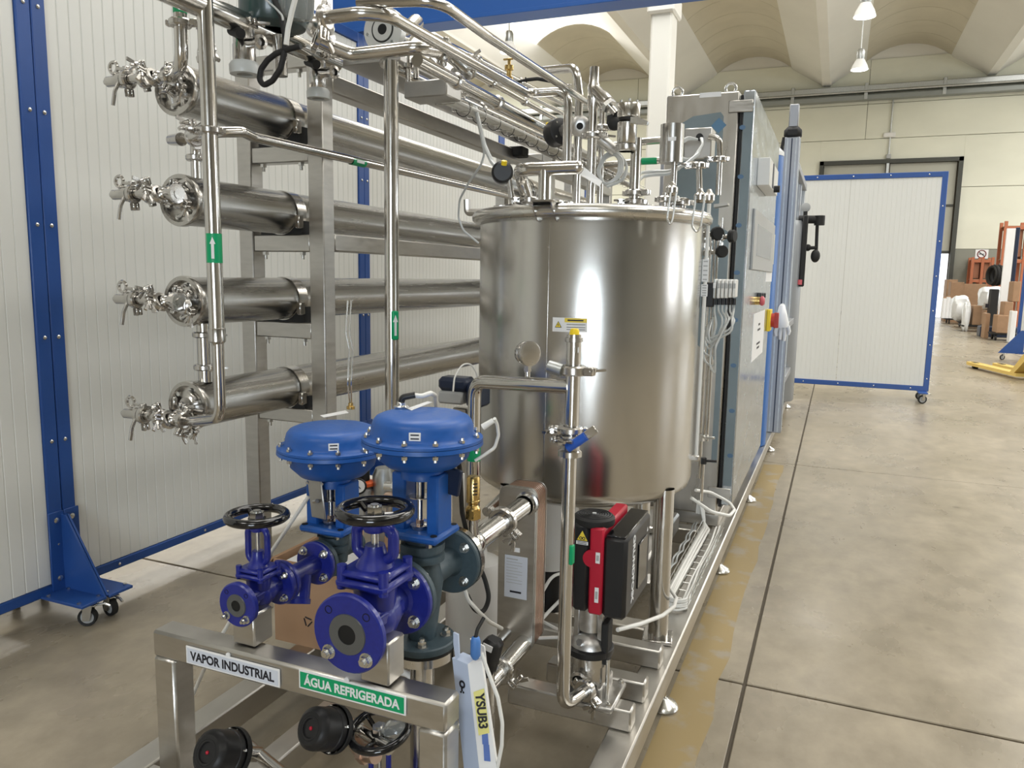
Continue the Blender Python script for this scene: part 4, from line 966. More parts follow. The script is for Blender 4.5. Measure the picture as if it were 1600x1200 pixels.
st = curved(868, 918, z0, z1, m_paper, 'warning_sticker', tk); st['label'] = 'white and yellow warning sticker'
zz1 = z1-.001; h = z1-z0
curved(885, 917, z1-.32*h, zz1, m_ylab, 'yellow_band', st, .0006); curved(889, 912, z1-.22*h, z1-.12*h, m_ink, 'print_line', st, .001)
for q in (.46, .66, .82): curved(888, 915, z0+h*(1-q)-.0008, z0+h*(1-q)+.0008, m_ink, 'print_line', st, .0006)
an = math.atan2(at(876, 508, Y=2.315).y-TC.y, at(876, 508, Y=2.315).x-TC.x); Rz = Mx.Rotation(an+math.pi/2, 3, 'Z') @ Mx(((1, 0, 0), (0, 0, 1), (0, -1, 0))).transposed()
MB().prism([(-.011, -.009), (.011, -.009), (0, .011)], pol(an, R0, (z0+z1)/2), Rz, .0012).build('warning_triangle', m_ink, st)
MB().prism([(-.0085, -.0075), (.0085, -.0075), (0, .0085)], pol(an, R0+.0006, (z0+z1)/2), Rz, .0012).build('triangle_face', m_ylab, st)
MB().prism([(-.001, -.006), (.0025, 0), (0, .0), (.001, .006), (-.0025, -.001), (0, -.001)], pol(an, R0+.0014, (z0+z1)/2), Rz, .0012).build('bolt_symbol', m_ink, st)
# ================================================================ SHUT-OFF AND CONTROL VALVES
def boltring(parent, c, ax, R, n, r=.010, h=.010, ph=.785, only=None, both=0, name='bolt'):
    ax = V(ax).normalized(); B = basis(ax); c = V(c)
    for k in range(n):
        if only and k not in only: continue
        an = ph+2*math.pi*k/n; p = c+B @ V((R*math.cos(an), R*math.sin(an), 0))
        b = MB(); b.cyl(p-ax*.001, p+ax*.002, r*1.35, n=14); b.hexb(p+ax*.002, ax, r, h, .006)
        if both: b.hexb(p-ax*both, -ax, r, h, .010)
        b.build(name, m_bolt, parent)
def flange(parent, c, ax, R, th, mt, name='flange', rf=0, bore=0, face=None, hole_R=0, hn=4, hr=.008, ph=.785):
    """disc flange; c = centre of the sealing face, ax points out of that face"""
    c = V(c); ax = V(ax).normalized(); b = MB()
    b.lathe(c-ax*th, ax, [(0, 0), (R-.003, 0), (R, .003), (R, th-.003), (R-.003, th), (bore or 0, th)], 40)
    o = b.build(name, mt, parent)
    if rf:
        MB().lathe(c, ax, [(bore, -.002), (bore, .0025), (rf-.001, .0025), (rf, .0)], 36).build('sealing_face', face or m_dkface, o)
        MB().cyl(c-ax*.02, c+ax*.001, bore+.0006, n=24).build('bore', m_hole, o)
    if hole_R:
        B = basis(ax)
        for k in range(hn):
            an = ph+2*math.pi*k/hn; p = c+B @ V((hole_R*math.cos(an), hole_R*math.sin(an), 0))
            MB().lathe(p-ax*.004, ax, [(0, 0), (hr, 0), (hr, .0046), (hr*.8, .0046), (hr*.8, .001), (0, .001)], 14).build('bolt_hole', m_hole, o)
    return o
def handwheel(parent, c, R, r, ax=(0, 0, 1), nut=m_bolt):
    c = V(c); ax = V(ax).normalized(); B = basis(ax); w = MB().torus(c, ax, R, r, 44, 12)
    for k in range(3):
        an = .5+k*2.094; d = B @ V((math.cos(an), math.sin(an), 0))
        w.tube([c+d*.012-ax*.012, c+d*(R*.55)-ax*.010, c+d*(R-r*.4)], r*.62, 8, .02)
    w.cyl(c-ax*.022, c-ax*.004, .020, n=16); o = w.build('handwheel', m_gloss, parent)
    MB().hexb(c-ax*.004, ax, .0165, .014).cyl(c+ax*.010, c+ax*.014, .009, n=12).build('spindle_nut', nut, o)
    return o
def globe(name, label, X, Z, y0, y1, R, wz, wR, wr, k, ff_bolts, label_px=None, wax=(0, 0, 1), group='blue hand-wheel shut-off valves'):
    """flanged shut-off valve along +y; k scales the bonnet"""
    t = T(name, label, 'valve', (X, (y0+y1)/2, Z-R), group); ym = (y0+y1)/2; L = y1-y0; c = V((X, ym, Z))
    flange(t, (X, y0, Z), (0, -1, 0), R, .016, m_valve, 'front_flange', R*.52, R*.25, None, R*.76, 4, R*.105)
    flange(t, (X, y1, Z), (0, 1, 0), R, .016, m_valve, 'rear_flange')
    b = MB(); b.lathe((X, y0+.014, Z), (0, 1, 0), [(R*.50, 0), (R*.42, L*.15), (R*.46, L*.3), (R*.62, L*.5), (R*.46, L*.7), (R*.42, L*.82), (R*.5, L-.03)], 24)
    b.sph((X, ym, Z-R*.08), R*.64, (.95, 1.0, 1.0), 20, 12); b.cyl((X, ym, Z), (X, ym, Z+R*.95), R*.50, R*.58, n=20)
    for s in (-1, 1): b.box((X+s*R*.46, ym, Z+.1*R), (R*.12, L*.5, R*.3), b=R*.05)
    b.build('body', m_valve, t)
    zb_ = Z+R*.98; b = MB(); b.box((X, ym, zb_), (R*1.5, R*1.45, R*.24), b=R*.08); b.box((X, ym, zb_+R*.25), (R*1.42, R*1.38, R*.20), b=R*.08)
    b.lathe((X, ym, zb_+R*.34), (0, 0, 1), [(R*.50, 0), (R*.42, R*.14), (R*.30, R*.34), (R*.25, R*.55*k), (0, R*.55*k)], 20); bo = b.build('bonnet', m_valve, t)
    for sx in (-1, 1):
        for sy in (-1, 1): MB().cyl((X+sx*R*.60, ym+sy*R*.58, zb_-R*.15), (X+sx*R*.60, ym+sy*R*.58, zb_+R*.46), R*.13, n=10).build('bonnet_bolt', m_valve, bo)
    yz0 = zb_+R*.48; yz1 = wz-.022; b = MB()
    for s in (-1, 1):
        pts = [(X+s*R*.16, ym, yz0-.004), (X+s*R*.54, ym, yz0+R*.20), (X+s*R*.54, ym, yz1-R*.24), (X+s*R*.20, ym, yz1-R*.02)]
        b.tube(pts, R*.145, 10, .02); b.box((X+s*R*.58, ym, (yz0+yz1)/2), (R*.07, R*.30, (yz1-yz0)*.62), b=.003)
    b.lathe((X, ym, yz1-R*.26), (0, 0, 1), [(0, 0), (R*.26, 0), (R*.31, R*.08), (R*.31, R*.22), (R*.24, R*.26), (0, R*.26)], 20)
    b.build('yoke', m_valve, t)
    MB().lathe((X, ym, yz0-.01), (0, 0, 1), [(R*.10, 0), (R*.10, yz1-yz0+.03), (0, yz1-yz0+.03)], 12).build('stem', m_bolt, t)
    MB().hexb((X, ym, yz0+.004), (0, 0, 1), R*.17, R*.14).build('packing_nut', m_dkface, t)
    handwheel(t, (X, ym, wz), wR, wr, wax)
    boltring(t, (X, y0, Z), (0, -1, 0), R*.76, 4, R*.14, .010, .785, ff_bolts, .016)
    boltring(t, (X, y1-.016, Z), (0, -1, 0), R*.76, 4, R*.135, .009, .785, None)
    return t
# axis lines
yL0, yL1 = 1.21, at(626, 930, X=XL).y; yS0, yS1 = 1.27, at(438, 910, X=XS).y
RLG, RSM = .0815, .0505
bs = basis((0, -1, 0))
def low(n=4, ph=.785):   # indices of the two lower bolts
    return [k for k in range(n) if (bs @ V((math.cos(ph+k*2*math.pi/n), math.sin(ph+k*2*math.pi/n), 0))).z < 0]
gl = globe('shut_off_valve', 'larger blue shut-off valve with black handwheel on the stand above the green sign', XL, ZL, yL0, yL1, RLG, at(581, 797, Y=(yL0+yL1)/2).z, .071, .0118, 1.0, low())
gs = globe('shut_off_valve', 'smaller blue shut-off valve with black handwheel on the stand above the grey sign', XS, ZSm, yS0, yS1, RSM, at(400, 806, Y=(yS0+yS1)/2).z, .063, .0102, 1.3, low())
MB().box((XL+.044, (yL0+yL1)/2-.034, ZL+RLG*1.24), (.003, .022, .018), Mx.Rotation(-.9, 3, 'Z'), .0005).build('label', m_paper, gl)
# third shut-off valve under the bar
w3 = at(593, 1140, Y=1.42)
globe('shut_off_valve', 'blue shut-off valve with black handwheel low under the green sign, cut by the lower edge', w3.x, w3.z-.215, 1.35, 1.49, .044, w3.z, .067, .0095, 1.2, low(), wax=(-.05, -.22, 1))
t = T('pipe_run', 'low pipe run under the bar below the third handwheel', 'pipe', (w3.x, 1.5, w3.z-.21))
MB().tube([(w3.x, 1.492, w3.z-.215), (w3.x, 2.2, w3.z-.215)], .022, 14).build('tube', m_pipe, t)
MB().lathe((w3.x, 1.493, w3.z-.215), (0, 1, 0), [(.02, 0), (.048, 0), (.048, .014), (.02, .016)], 24).build('flange', m_fit, t)
o = tag(MB().box(w3+V((.035, .012, .0)), (.062, .045, .045), Mx.Rotation(.5, 3, 'X'), .015).build('plastic_pouch', m_clear), 'clear plastic pouch lying in the lowest black handwheel', 'pouch')
# ---- pneumatic control valves
def actuator(label, X, Y, ztop, zrim, zbowl, zbase, R, lab, plate_side, axis_dz=0):
    t = T('control_valve', label, 'valve', (X, Y, zbase-.2), 'blue pneumatic control valves')
    o = V((X, Y, 0)); h = ztop-zrim
    MB().lathe((X, Y, zrim), (0, 0, 1), [(R, .004), (R, .010), (R-.015, .014), (R-.020, .020), (R-.022, h*.58), (R-.025, h*.74), (R-.032, h*.88), (R-.044, h*.965), (R-.060, h), (0, h+.001)], 56).build('upper_casing', m_act, t, smooth=50)
    hb = zrim-zbowl
    MB().lathe((X, Y, zrim), (0, 0, 1), [(R, .003), (R+.001, -.006), (R-.020, -.012), (R-.026, -.018), (R-.032, -hb*.55), (R-.055, -hb*.86), (R-.09, -hb), (.05, -hb-.004), (.05, -hb-.020), (0, -hb-.020)], 56).build('lower_casing', m_act, t, smooth=50)
    for k in range(12):
        an = .2+2*math.pi*k/12; p = V((X+(R-.011)*math.cos(an), Y+(R-.011)*math.sin(an), zrim))
        MB().hexb(p+V((0, 0, .013)), (0, 0, 1), .0068, .006, .005).cyl(p-V((0, 0, .012)), p+V((0, 0, .014)), .003, n=6).hexb(p-V((0, 0, .010)), (0, 0, -1), .0068, .007, .006).build('rim_bolt', m_bolt, t)
    # yoke
    yk = MB(); za = zbowl-.012
    for s, w in ((-1, .036), (1, .030)): yk.box((X+s*.043, Y, (za+zbase)/2), (w, .070, za-zbase+.01), b=.004)
    yk.build('yoke', m_act, t)
    MB().box((X, Y, zbase-.009), (.135, .120, .019), b=.006).build('yoke_base', m_act, t)
    for sx in (-1, 1):
        for sy in (-1, 1): MB().cyl((X+sx*.055, Y+sy*.048, zbase), (X+sx*.055, Y+sy*.048, zbase+.0015), .008, n=12).build('bolt_hole', m_hole, t)
    st = MB().lathe((X, Y-.012, zbase), (0, 0, 1), [(.020, 0), (.022, .004), (.022, .010), (.010, .012), (.0065, .018), (.0065, za-zbase)], 16).build('stem', m_fit, t)
    MB().lathe((X, Y-.012, zbase+(za-zbase)*.58), (0, 0, 1), [(.007, 0), (.026, .001), (.026, .003), (.007, .004)], 20).build('travel_disc', m_fit, st)
    MB().cyl((X, Y-.012, zbase+(za-zbase)*.6), (X, Y-.012, za), .011, n=14).build('stem_connector', m_fit, st)
    MB().hexb((X, Y-.012, zbase+.012), (0, 0, 1), .010, .010).build('gland_nut', m_copper, st)
    # name plate on the casing side, facing the camera
    d = (CAM-V((X, Y, 0))); d.z = 0; d.normalize(); s = V((-d.y, d.x, 0)); q = V((X, Y, zrim+h*.50))+(d*.97+s*lab).normalized()*(R-.0212)
    n = (q-V((X, Y, q.z))).normalized(); s2 = V((-n.y, n.x, 0))
    Bq = Mx((s2, V((0, 0, 1)), n)).transposed()
    pl = MB().box(q, (.025, .018, .0016), Bq, .0004).build('name_plate', m_paper, t)
    for dz in (.004, -.004): MB().box(q+n*.001+V((0, 0, dz)), (.018, .003, .0006), Bq).build('print_line', m_ink, pl)
    return t
yA1, yA2 = at(515, 870, X=XS).y+.02, at(660, 880, X=XL).y
RA = 97*(.38*-XL+.915*yA2)/1210; RA1 = 87*(.38*-XS+.915*yA1)/1210
def zz(px, py, Y): return at(px, py, Y=Y).z
a2 = actuator('nearer larger blue control valve with dome actuator, right of the pair', XL, yA2, zz(660, 645, yA2), zz(663, 688, yA2), zz(660, 731, yA2), zz(660, 831, yA2-.03), RA, -.14, 1)
a1 = actuator('blue control valve with dome actuator half hidden behind the other, left of the pair', XS, yA1, zz(508, 664, yA1), zz(510, 700, yA1), zz(510, 744, yA1), zz(520, 822, yA1-.03), RA1, .02, -1)
# fitting, hose and sticker on top of the actuators
zt2 = zz(660, 645, yA2)
p = V((XL, yA2, zt2)) + V((-.03, .0, 0)); p = at(627, 634, Z=zt2+.006)
MB().lathe(p-V((0, 0, .006)), (0, 0, 1), [(.017, 0), (.018, .005), (.011, .008), (.011, .014), (.008, .016), (0, .017)], 18).build('air_port', m_bolt, a2)
MB().tube([p+V((0, 0, .006)), p+V((.003, .0, .020)), p+V((.03, .012, .026))], .0078, 10, .012).build('elbow_fitting', m_black, a2)
tag(MB().tube([p+V((.022, .009, .025)), at(660, 619, Y=p.y+.03), at(673, 614, Y=p.y+.05), at(680, 618, Y=p.y+.16), at(684, 660, Y=p.y+.20)], .0058, 10, .03).build('air_hose', m_wire), 'short white hose plugged into the top of the nearer blue actuator', 'hose')
for tt, pts, zt_ in ((a2, [(636, 638), (668, 627), (676, 628), (643, 641)], zt2), (a1, [(500, 649), (540, 641), (545, 645), (506, 652)], zz(508, 664, yA1))):
    q = [at(px, py, Z=zt_+.0018) for px, py in pts]
    plate(q, .0008).build('top_sticker', m_paper, tt)
q = at(548, 637, Z=zz(508, 664, yA1)+.004)
MB().lathe(q-V((0, 0, .004)), (0, 0, 1), [(.012, 0), (.012, .008), (.007, .010), (.007, .018), (0, .019)], 14).build('air_port', m_brass, a1)
for dx in (-.003, .003): tag(MB().tube([q+V((dx, 0, .012)), at(546+dx*900, 600, Y=yA1+.06), at(548+dx*900, 545, Y=yA1+.08), at(543+dx*900, 520, Y=yA1+.08), at(546+dx*900, 469, Y=yA1+.08)], .0022, 6, .02).build('sensor_wire', m_bolt), 'thin bright wire rising from the left blue actuator past the rack post (%s)' % ('left one' if dx < 0 else 'right one'), 'wire')
tag(MB().tube([at(528, 469, Y=yA1+.08), at(551, 469, Y=yA1+.08)], .0022, 6).build('sensor_wire', m_bolt), 'thin bright cross wire at the top of the two thin wires', 'wire')
# right-hand cable gland with white hose loop
p = at(762, 660, Y=yA2+.02)
g = T('cable_loop', 'white plug and hose looping at the right rim of the nearer blue actuator', 'hose', tuple(p))
MB().cyl(p+V((-.012, 0, -.012)), p+V((.010, .008, .004)), .0075, .006, n=12).build('plug', m_white, g)
MB().tube([p+V((.012, .01, .008)), at(777, 664, Y=yA2+.05), at(779, 680, Y=yA2+.06), at(773, 700, Y=yA2+.06), at(755, 712, Y=yA2+.05), at(742, 720, Y=yA2+.04)], .0038, 10, .02).build('hose', m_wire, g)
# side plates on the yokes
q = at(495, 780, Y=yA1-.06)
bp_ = MB().box(q, (.062, .005, .100), Mx.Rotation(-.12, 3, 'Y') @ Mx.Rotation(-.35, 3, 'Z'), .002).build('bracket_plate', m_plate, a1)
for dx, dz in ((0, -.01),): MB().tube([q+V((-.006, -.004, -.006)), q+V((.014, -.018, .002))], .0055, 8).build('clip', m_bolt, bp_)
for dx, dz in ((-.022, .042), (.024, .045)): MB().hexb(q+V((dx, -.006, dz)), (0, -1, 0), .004, .004).build('screw', m_bolt, bp_)
q = at(706, 752, Y=yA2+.02); MB().box(q, (.046, .012, .062), Mx.Rotation(.15, 3, 'Y'), .003).build('positioner_plate', m_navy, a2)
# ---- grey-green valve bodies
def vbody(t, X, Y, Zc, ztop, zbot, R, y_in, y_out, Rf):
    b = MB(); b.lathe((X, Y, 0), (0, 0, 1), [(0, ztop), (R*.85, ztop), (R*.85, ztop-.014), (R*1.12, ztop-.015), (R*1.12, ztop-.032), (R*1.0, ztop-.034), (R*1.0, ztop-.038), (R*1.12, ztop-.040), (R*1.12, ztop-.056), (R*.86, ztop-.062), (R*.95, Zc+R*.5), (R*1.06, Zc), (R*.98, Zc-R*.6), (R*.8, zbot+.05), (R*.72, zbot+.016), (0, zbot+.016)], 36)
    b.lathe((X, y_in, Zc), (0, 1, 0), [(Rf*.6, 0), (R*.62, .03), (R*.66, y_out-y_in-.03), (Rf*.6, y_out-y_in)], 28)
    o = b.build('body', m_gg, t)
    flange(t, (X, y_in, Zc), (0, -1, 0), Rf, .018, m_gg, 'inlet_flange')
    return o
# large
zbo = at(660, 1003, Y=yA2).z
vb = vbody(a2, XL, yA2, ZL, zz(660, 831, yA2-.03)-.019, zbo, .046, yL1+.002, yA2+.150, .081)
boltring(a2, (XL, yL1+.020, ZL), (0, 1, 0), RLG*.76, 4, .0095, .010)
flange(a2, (XL, yA2, zbo-.004), (0, 0, -1), .078, .020, m_gg, 'bottom_flange')
boltring(a2, (XL, yA2, zbo+.016), (0, 0, 1), .056, 4, .0105, .012, .5)
flange(a2, (XL, yA2+.150, ZL), (0, 1, 0), .081, .017, m_gg, 'outlet_flange')
boltring(a2, (XL, yA2+.133, ZL), (0, -1, 0), .061, 4, .010, .010)
text('cast_lettering', 'DN 50', .018, (XL+.030, yA2-.046, ZL-.005), (.82, .57, 0), (0, 0, 1), m_gg, a2, .001)
for dx in (-1, 1):
    for dy in (-1, 1): MB().hexb((XL+dx*.036, yA2+dy*.036, zz(660, 831, yA2-.03)-.032), (0, 0, 1), .008, .012).build('bonnet_bolt', m_bolt, a2)
t = T('stub_pipe', 'steel flange and pipe dropping below the big grey valve body', 'pipe', (XL, yA2, zbo-.1))
MB().lathe((XL, yA2, zbo-.006), (0, 0, -1), [(.030, 0), (.073, 0), (.073, .004), (.030, .004)], 32).build('gasket', m_rub, t)
MB().lathe((XL, yA2, zbo-.010), (0, 0, -1), [(.026, 0), (.076, .0), (.076, .020), (.045, .026), (.0285, .040), (.0285, .42), (.026, .42)], 32).build('tube', m_fit, t)
# small
zbs = at(520, 912, Y=yA1).z
vbody(a1, XS, yA1, ZSm, zz(520, 822, yA1-.03)-.019, ZSm-.070, .035, at(497, 876, X=XS).y, yA1+.10, .053)
for dx in (-1, 1):
    for dy in (-1, 1): MB().hexb((XS+dx*.030, yA1+dy*.030, zz(520, 822, yA1-.03)-.034), (0, 0, 1), .007, .012).build('bonnet_bolt', m_bolt, a1)
yst0, yst1 = yS1+.002, at(497, 876, X=XS).y-.002
t = T('strainer', 'blue flanged strainer with pale label between small shut-off valve and grey valve body', 'strainer', (XS, (yst0+yst1)/2, ZSm-.05))
flange(t, (XS, yst0, ZSm), (0, -1, 0), .0505, .014, m_valve, 'front_flange'); flange(t, (XS, yst1, ZSm), (0, 1, 0), .056, .014, m_valve, 'rear_flange')
MB().cyl((XS, yst0, ZSm), (XS, yst1, ZSm), .024, n=20).build('body', m_valve, t)
q0 = V((XS+.002, (yst0+yst1)/2, ZSm-.008)); q1 = q0+V((.010, -.022, -.052))
MB().cyl(q0, q1, .0265, n=20).cyl(q1, q1+(q1-q0).normalized()*.012, .029, n=20).build('basket_branch', m_valve, t)
boltring(t, (XS, yst1-.014, ZSm), (0, -1, 0), .043, 4, .0085, .009)
ql = q0+(q1-q0)*.55+V((.011, -.0245, .004)); MB().box(ql, (.014, .003, .024), Mx.Rotation(.40, 3, 'Z') @ Mx.Rotation(-.35, 3, 'X'), .0004).build('label', m_paper, t)
# outlet pipe to the plate heat exchanger
YHX = 2.08; hxp = at(824, 786, Y=YHX)
t = T('outlet_pipe', 'clamped steel pipe from the big grey valve body back to the plate heat exchanger', 'pipe', (XL, yA2+.2, ZL))
flange(t, (XL, yA2+.152, ZL), (0, -1, 0), .082, .018, m_fit, 'flange'); MB().lathe((XL, yA2+.152, ZL), (0, 1, 0), [(.074, .0), (.082, .0), (.082, .018), (.060, .022), (.040, .05)], 32).build('weld_neck', m_fit, t)
boltring(t, (XL, yA2+.171, ZL), (0, 1, 0), .061, 4, .010, .010)
s0 = V((XL, yA2+.170, ZL)); d = (hxp-s0)
MB().tube([s0, s0+d*.25, hxp], [.040, .0285, .0285], 20).build('tube', m_pipe, t)
clamp(t, s0+d*.62, d, .029, (.7, -.4, -.6)); MB().sph(s0+d*.22, .034).build('tee', m_fit, t)
# brass safety valve on it
p = at(739, 800, Y=yA2+.24)
t = T('safety_valve', 'brass safety valve standing on the pipe beside the big blue valve', 'valve', tuple(p))
zt_ = at(739, 744, Y=p.y).z; zb_ = at(737, 812, Y=p.y).z; L = zt_-zb_
MB().lathe((p.x, p.y, zb_), (0, 0, 1), [(.011, -.012), (.011, 0), (.018, .004), (.019, L*.28), (.013, L*.34), (.013, L*.38), (.0185, L*.42), (.0185, L*.46), (.0175, L*.47), (.0175, L*.96), (.015, L), (0, L)], 24).build('body', m_brass, t)
MB().hexb((p.x, p.y, zb_+L*.05), (0, 0, 1), .022, L*.2).build('hexagon', m_brass, t)
for k in range(4): MB().box((p.x+.011, p.y-.0125, zb_+L*(.62+.08*k)), (.012, .002, .0035), Mx.Rotation(.75, 3, 'Z')).build('engraved_line', m_ink, t)
MB().tube([(p.x, p.y, zb_), (p.x+.004, p.y, zb_-.04)], .012, 12).build('stub', m_fit, t)
# ---- plate heat exchanger
x0 = at(778, 900, Y=YHX).x; x1 = at(834, 900, Y=YHX).x; z1 = at(805, 762, Y=YHX).z; z0 = at(805, 1014, Y=YHX).z
t = T('plate_heat_exchanger', 'upright brazed plate heat exchanger with copper edge and data sticker, in front of the tank', 'heat exchanger', ((x0+x1)/2, YHX, z0))
cx, cz, w, h, r = (x0+x1)/2, (z0+z1)/2, x1-x0, z1-z0, .028
def rr(w, h, r, n=5):
    P = []
    for sx, sy, a0 in ((1, 1, 0), (-1, 1, 1.5708), (-1, -1, 3.1416), (1, -1, 4.7124)):
        for i in range(n+1):
            a = a0+1.5708*i/n; P.append((sx*(w/2-r)+r*math.cos(a), sy*(h/2-r)+r*math.sin(a)))
    return P
BX = Mx(((1, 0, 0), (0, 0, 1), (0, -1, 0))).transposed()
MB().prism(rr(w, h, r), (cx, YHX, cz), BX, -.006).build('cover_plate', m_sq, t)
MB().prism(rr(w+.004, h+.004, r), (cx, YHX+.006, cz), BX, -.010).build('cover_plate', m_sq, t)
for k in range(14): MB().prism(rr(w-.002-(k % 2)*.004, h-.002-(k % 2)*.004, r), (cx, YHX+.016+.0056*k, cz), BX, -.0057).build('plate', m_copper if k % 2 == 0 else m_copper, t)
MB().prism(rr(w, h, r), (cx, YHX+.095, cz), BX, -.005).build('cover_plate', m_sq, t)
q0 = at(789, 866, Y=YHX-.001); q1 = at(823, 938, Y=YHX-.001)
st = MB().box(((q0.x+q1.x)/2, YHX-.0012, (q0.z+q1.z)/2), (q1.x-q0.x, .0016, q0.z-q1.z), b=.0004).build('data_sticker', m_label, t)
for k in range(9):
    u = .08+.07*k; wd = (q1.x-q0.x)*(.7 if k % 3 else .5)
    MB().box((q0.x+.006+wd/2, YHX-.0023, q0.z+(q1.z-q0.z)*u), (wd, .0005, .0014 if k else .003)).build('print_line', m_grey, st)
MB().box(((q0.x+q1.x)/2, YHX-.0023, q0.z+(q1.z-q0.z)*.85), ((q1.x-q0.x)*.5, .0005, .006)).build('barcode', m_ink, st)
q = at(806, 859, Y=YHX); MB().box((q.x, YHX-.001, q.z), (.026, .0014, .013)).build('small_sticker', m_paper, t)
MB().lathe(hxp+V((0, .02, 0)), (0, -1, 0), [(.0285, 0), (.036, .016), (.036, .026), (.030, .028), (.030, .05)], 24).build('port', m_fit, t)
hb = at(818, 1005, Y=YHX)
t2 = T('return_pipe', 'lower clamped pipe from the heat exchanger foot toward the white carton', 'pipe', tuple(hb))
e = at(742, 1094, Y=1.72); d = e-hb
MB().tube([hb+V((0, .01, 0)), e], .026, 18).build('tube', m_pipe, t2); clamp(t2, hb+d*.52, d, .0265, (1, 0, -.8))
MB().tube([at(795, 985, Y=YHX+.02), at(742, 1040, Y=1.78)], .015, 14).build('second_tube', m_pipe, t2)
x2 = at(790, 772, Y=YHX+.12)
tag(MB().tube([x2, at(760, 800, Y=2.06)], .015, 14).build('side_pipe', m_pipe), 'thinner pipe behind the heat exchanger inlet pipe', 'pipe')
# ---- pipe loop with gauge, sensor and blue-handled valve
YP1, YP2 = 1.80, 1.97
xp = at(885, 900, Y=YP1).x
t = T('pump_suction_pipe', 'tall vertical pipe with pressure gauge, blue-handled valve and yellow cap before the tank', 'pipe', (xp, YP1, .25))
zpi = at(902, 1090, Y=YP1+.06).z; zv = at(888, 712, Y=YP1).z; ztee = at(880, 603, Y=YP1).z; ztop = at(890, 522, Y=YP1).z
PI = at(922, 1068, Y=1.92)
MB().tube([(xp, YP1, zv), (xp, YP1, zpi), (PI.x, PI.y, zpi+.004)], .0175, 18, .045).build('lower_tube', m_pipe, t)
clamp(t, V((xp, YP1, 0))*.25+PI*.75+V((0, 0, (zpi+.003)*.25)) if False else V((xp+(PI.x-xp)*.82, YP1+(PI.y-YP1)*.82, zpi+.003)), PI-V((xp, YP1, PI.z)), .018, (1, 0, -.6))
zc1 = at(889, 671, Y=YP1).z; zc0 = at(889, 578, Y=YP1).z
MB().tube([(xp+.002, YP1, zc1-.02), (xp+.002, YP1, ztop-.0)], .0180, 18).build('upper_tube', m_pipe, t)
hl = at(741, 660, Y=YP2); hm = at(770, 598, Y=YP2)
MB().tube([(xp, YP1, ztee), (hl.x, YP2, hm.z), (hl.x, YP2, at(742, 815, Y=YP2).z)], .0190, 18, .05).build('branch_tube', m_pipe, t)
o = MB().lathe((hl.x, YP2, at(745, 720, Y=YP2).z), (0, 0, 1), [(.0194, 0), (.0194, .05)], 16).build('arrow_sticker', m_green, t); o['label'] = 'green flow arrow sticker'
o = MB().box((xp+.0150, YP1-.007, at(894, 865, Y=YP1).z), (.010, .02, .05), b=.002).build('arrow_sticker', m_green, t); o['label'] = 'green flow arrow sticker'
# sensor with yellow cap
sn = MB(); sn.lathe((xp+.002, YP1, at(890, 580, Y=YP1).z), (0, 0, 1), [(.018, 0), (.018, .02), (.0145, .022), (.0145, ztop-at(890, 580, Y=YP1).z-.02), (.022, ztop-at(890, 580, Y=YP1).z-.018), (.022, ztop-at(890, 580, Y=YP1).z-.008), (0, ztop-at(890, 580, Y=YP1).z-.006)], 20).build('sensor', m_fit, t)
MB().lathe((xp+.003, YP1, ztop-.006), (0, 0, 1), [(.0135, 0), (.012, .014), (.009, .020), (0, .021)], 12).build('yellow_cap', m_yel, t)
MB().box((xp+.012, YP1-.012, at(897, 546, Y=YP1).z), (.012, .004, .014), Mx.Rotation(.7, 3, 'Z')).build('sensor_label', m_paper, t)
clamp(t, (xp+.002, YP1, zc0), (0, 0, 1), .020, (1, -.1, 0), w=.024)
MB().tube([V((xp-.02, YP1-.02, zc0)), V((xp-.055, YP1-.02, zc0+.008))], .016, 10).build('wrapped_lug', m_paper if False else m_galv, t)
for z in (zc1, at(889, 684, Y=YP1).z): clamp(t, (xp, YP1, z), (0, 0, 1), .019, (-1, -.3, 0) if z == zc1 else (-.6, -.8, 0), w=.018)
vb2 = MB(); vb2.lathe((xp, YP1, zv-.004), (0, 0, 1), [(.0175, 0), (.030, .004), (.030, .018), (.024, .022), (.024, .032), (.030, .036), (.030, .046), (.018, .05)], 22).build('butterfly_valve', m_fit, t)
h0 = at(893, 697, Y=YP1-.035); h1 = at(930, 671, Y=YP1-.03)
MB().tube([h0+V((-.010, 0, -.006)), h0+(h1-h0)*.30, h0+(h1-h0)*.62], .0115, 12, .01).build('blue_grip', mat('grip_blue', (.02, .10, .48), .35), t)
MB().box(h0+(h1-h0)*.82, ((h1-h0).length*.42, .007, .022), Mx((( (h1-h0).normalized()), V((0, 1, 0)), (h1-h0).normalized().cross(V((0, 1, 0))))).transposed(), .002).build('lever', m_fit, t)
MB().cyl(V((xp, YP1, h0.z+.01)), h0+V((.004, 0, 0)), .009, n=12).build('lever_hub', m_bolt, t)
# gauge on the branch
gb = at(824, 590, Y=YP1+(YP2-YP1)*.5); gc = at(824, 552, Y=gb.y)
MB().cyl(gb, gb+V((0, 0, gc.z-gb.z)), .0075, n=12).hexb(gb+V((0, 0, .016)), (0, 0, 1), .011, .016).build('gauge_stem', m_fit, t)
dg = V((.72, -.52, .0)).normalized()
gg = MB().lathe(gc-dg*.022, dg, [(0, 0), (.026, 0), (.029, .004), (.029, .010), (.031, .011), (.031, .017), (.029, .018), (.029, .026), (.033, .027), (.033, .036), (.028, .037), (0, .034)], 28).build('pressure_gauge', m_fit, t)
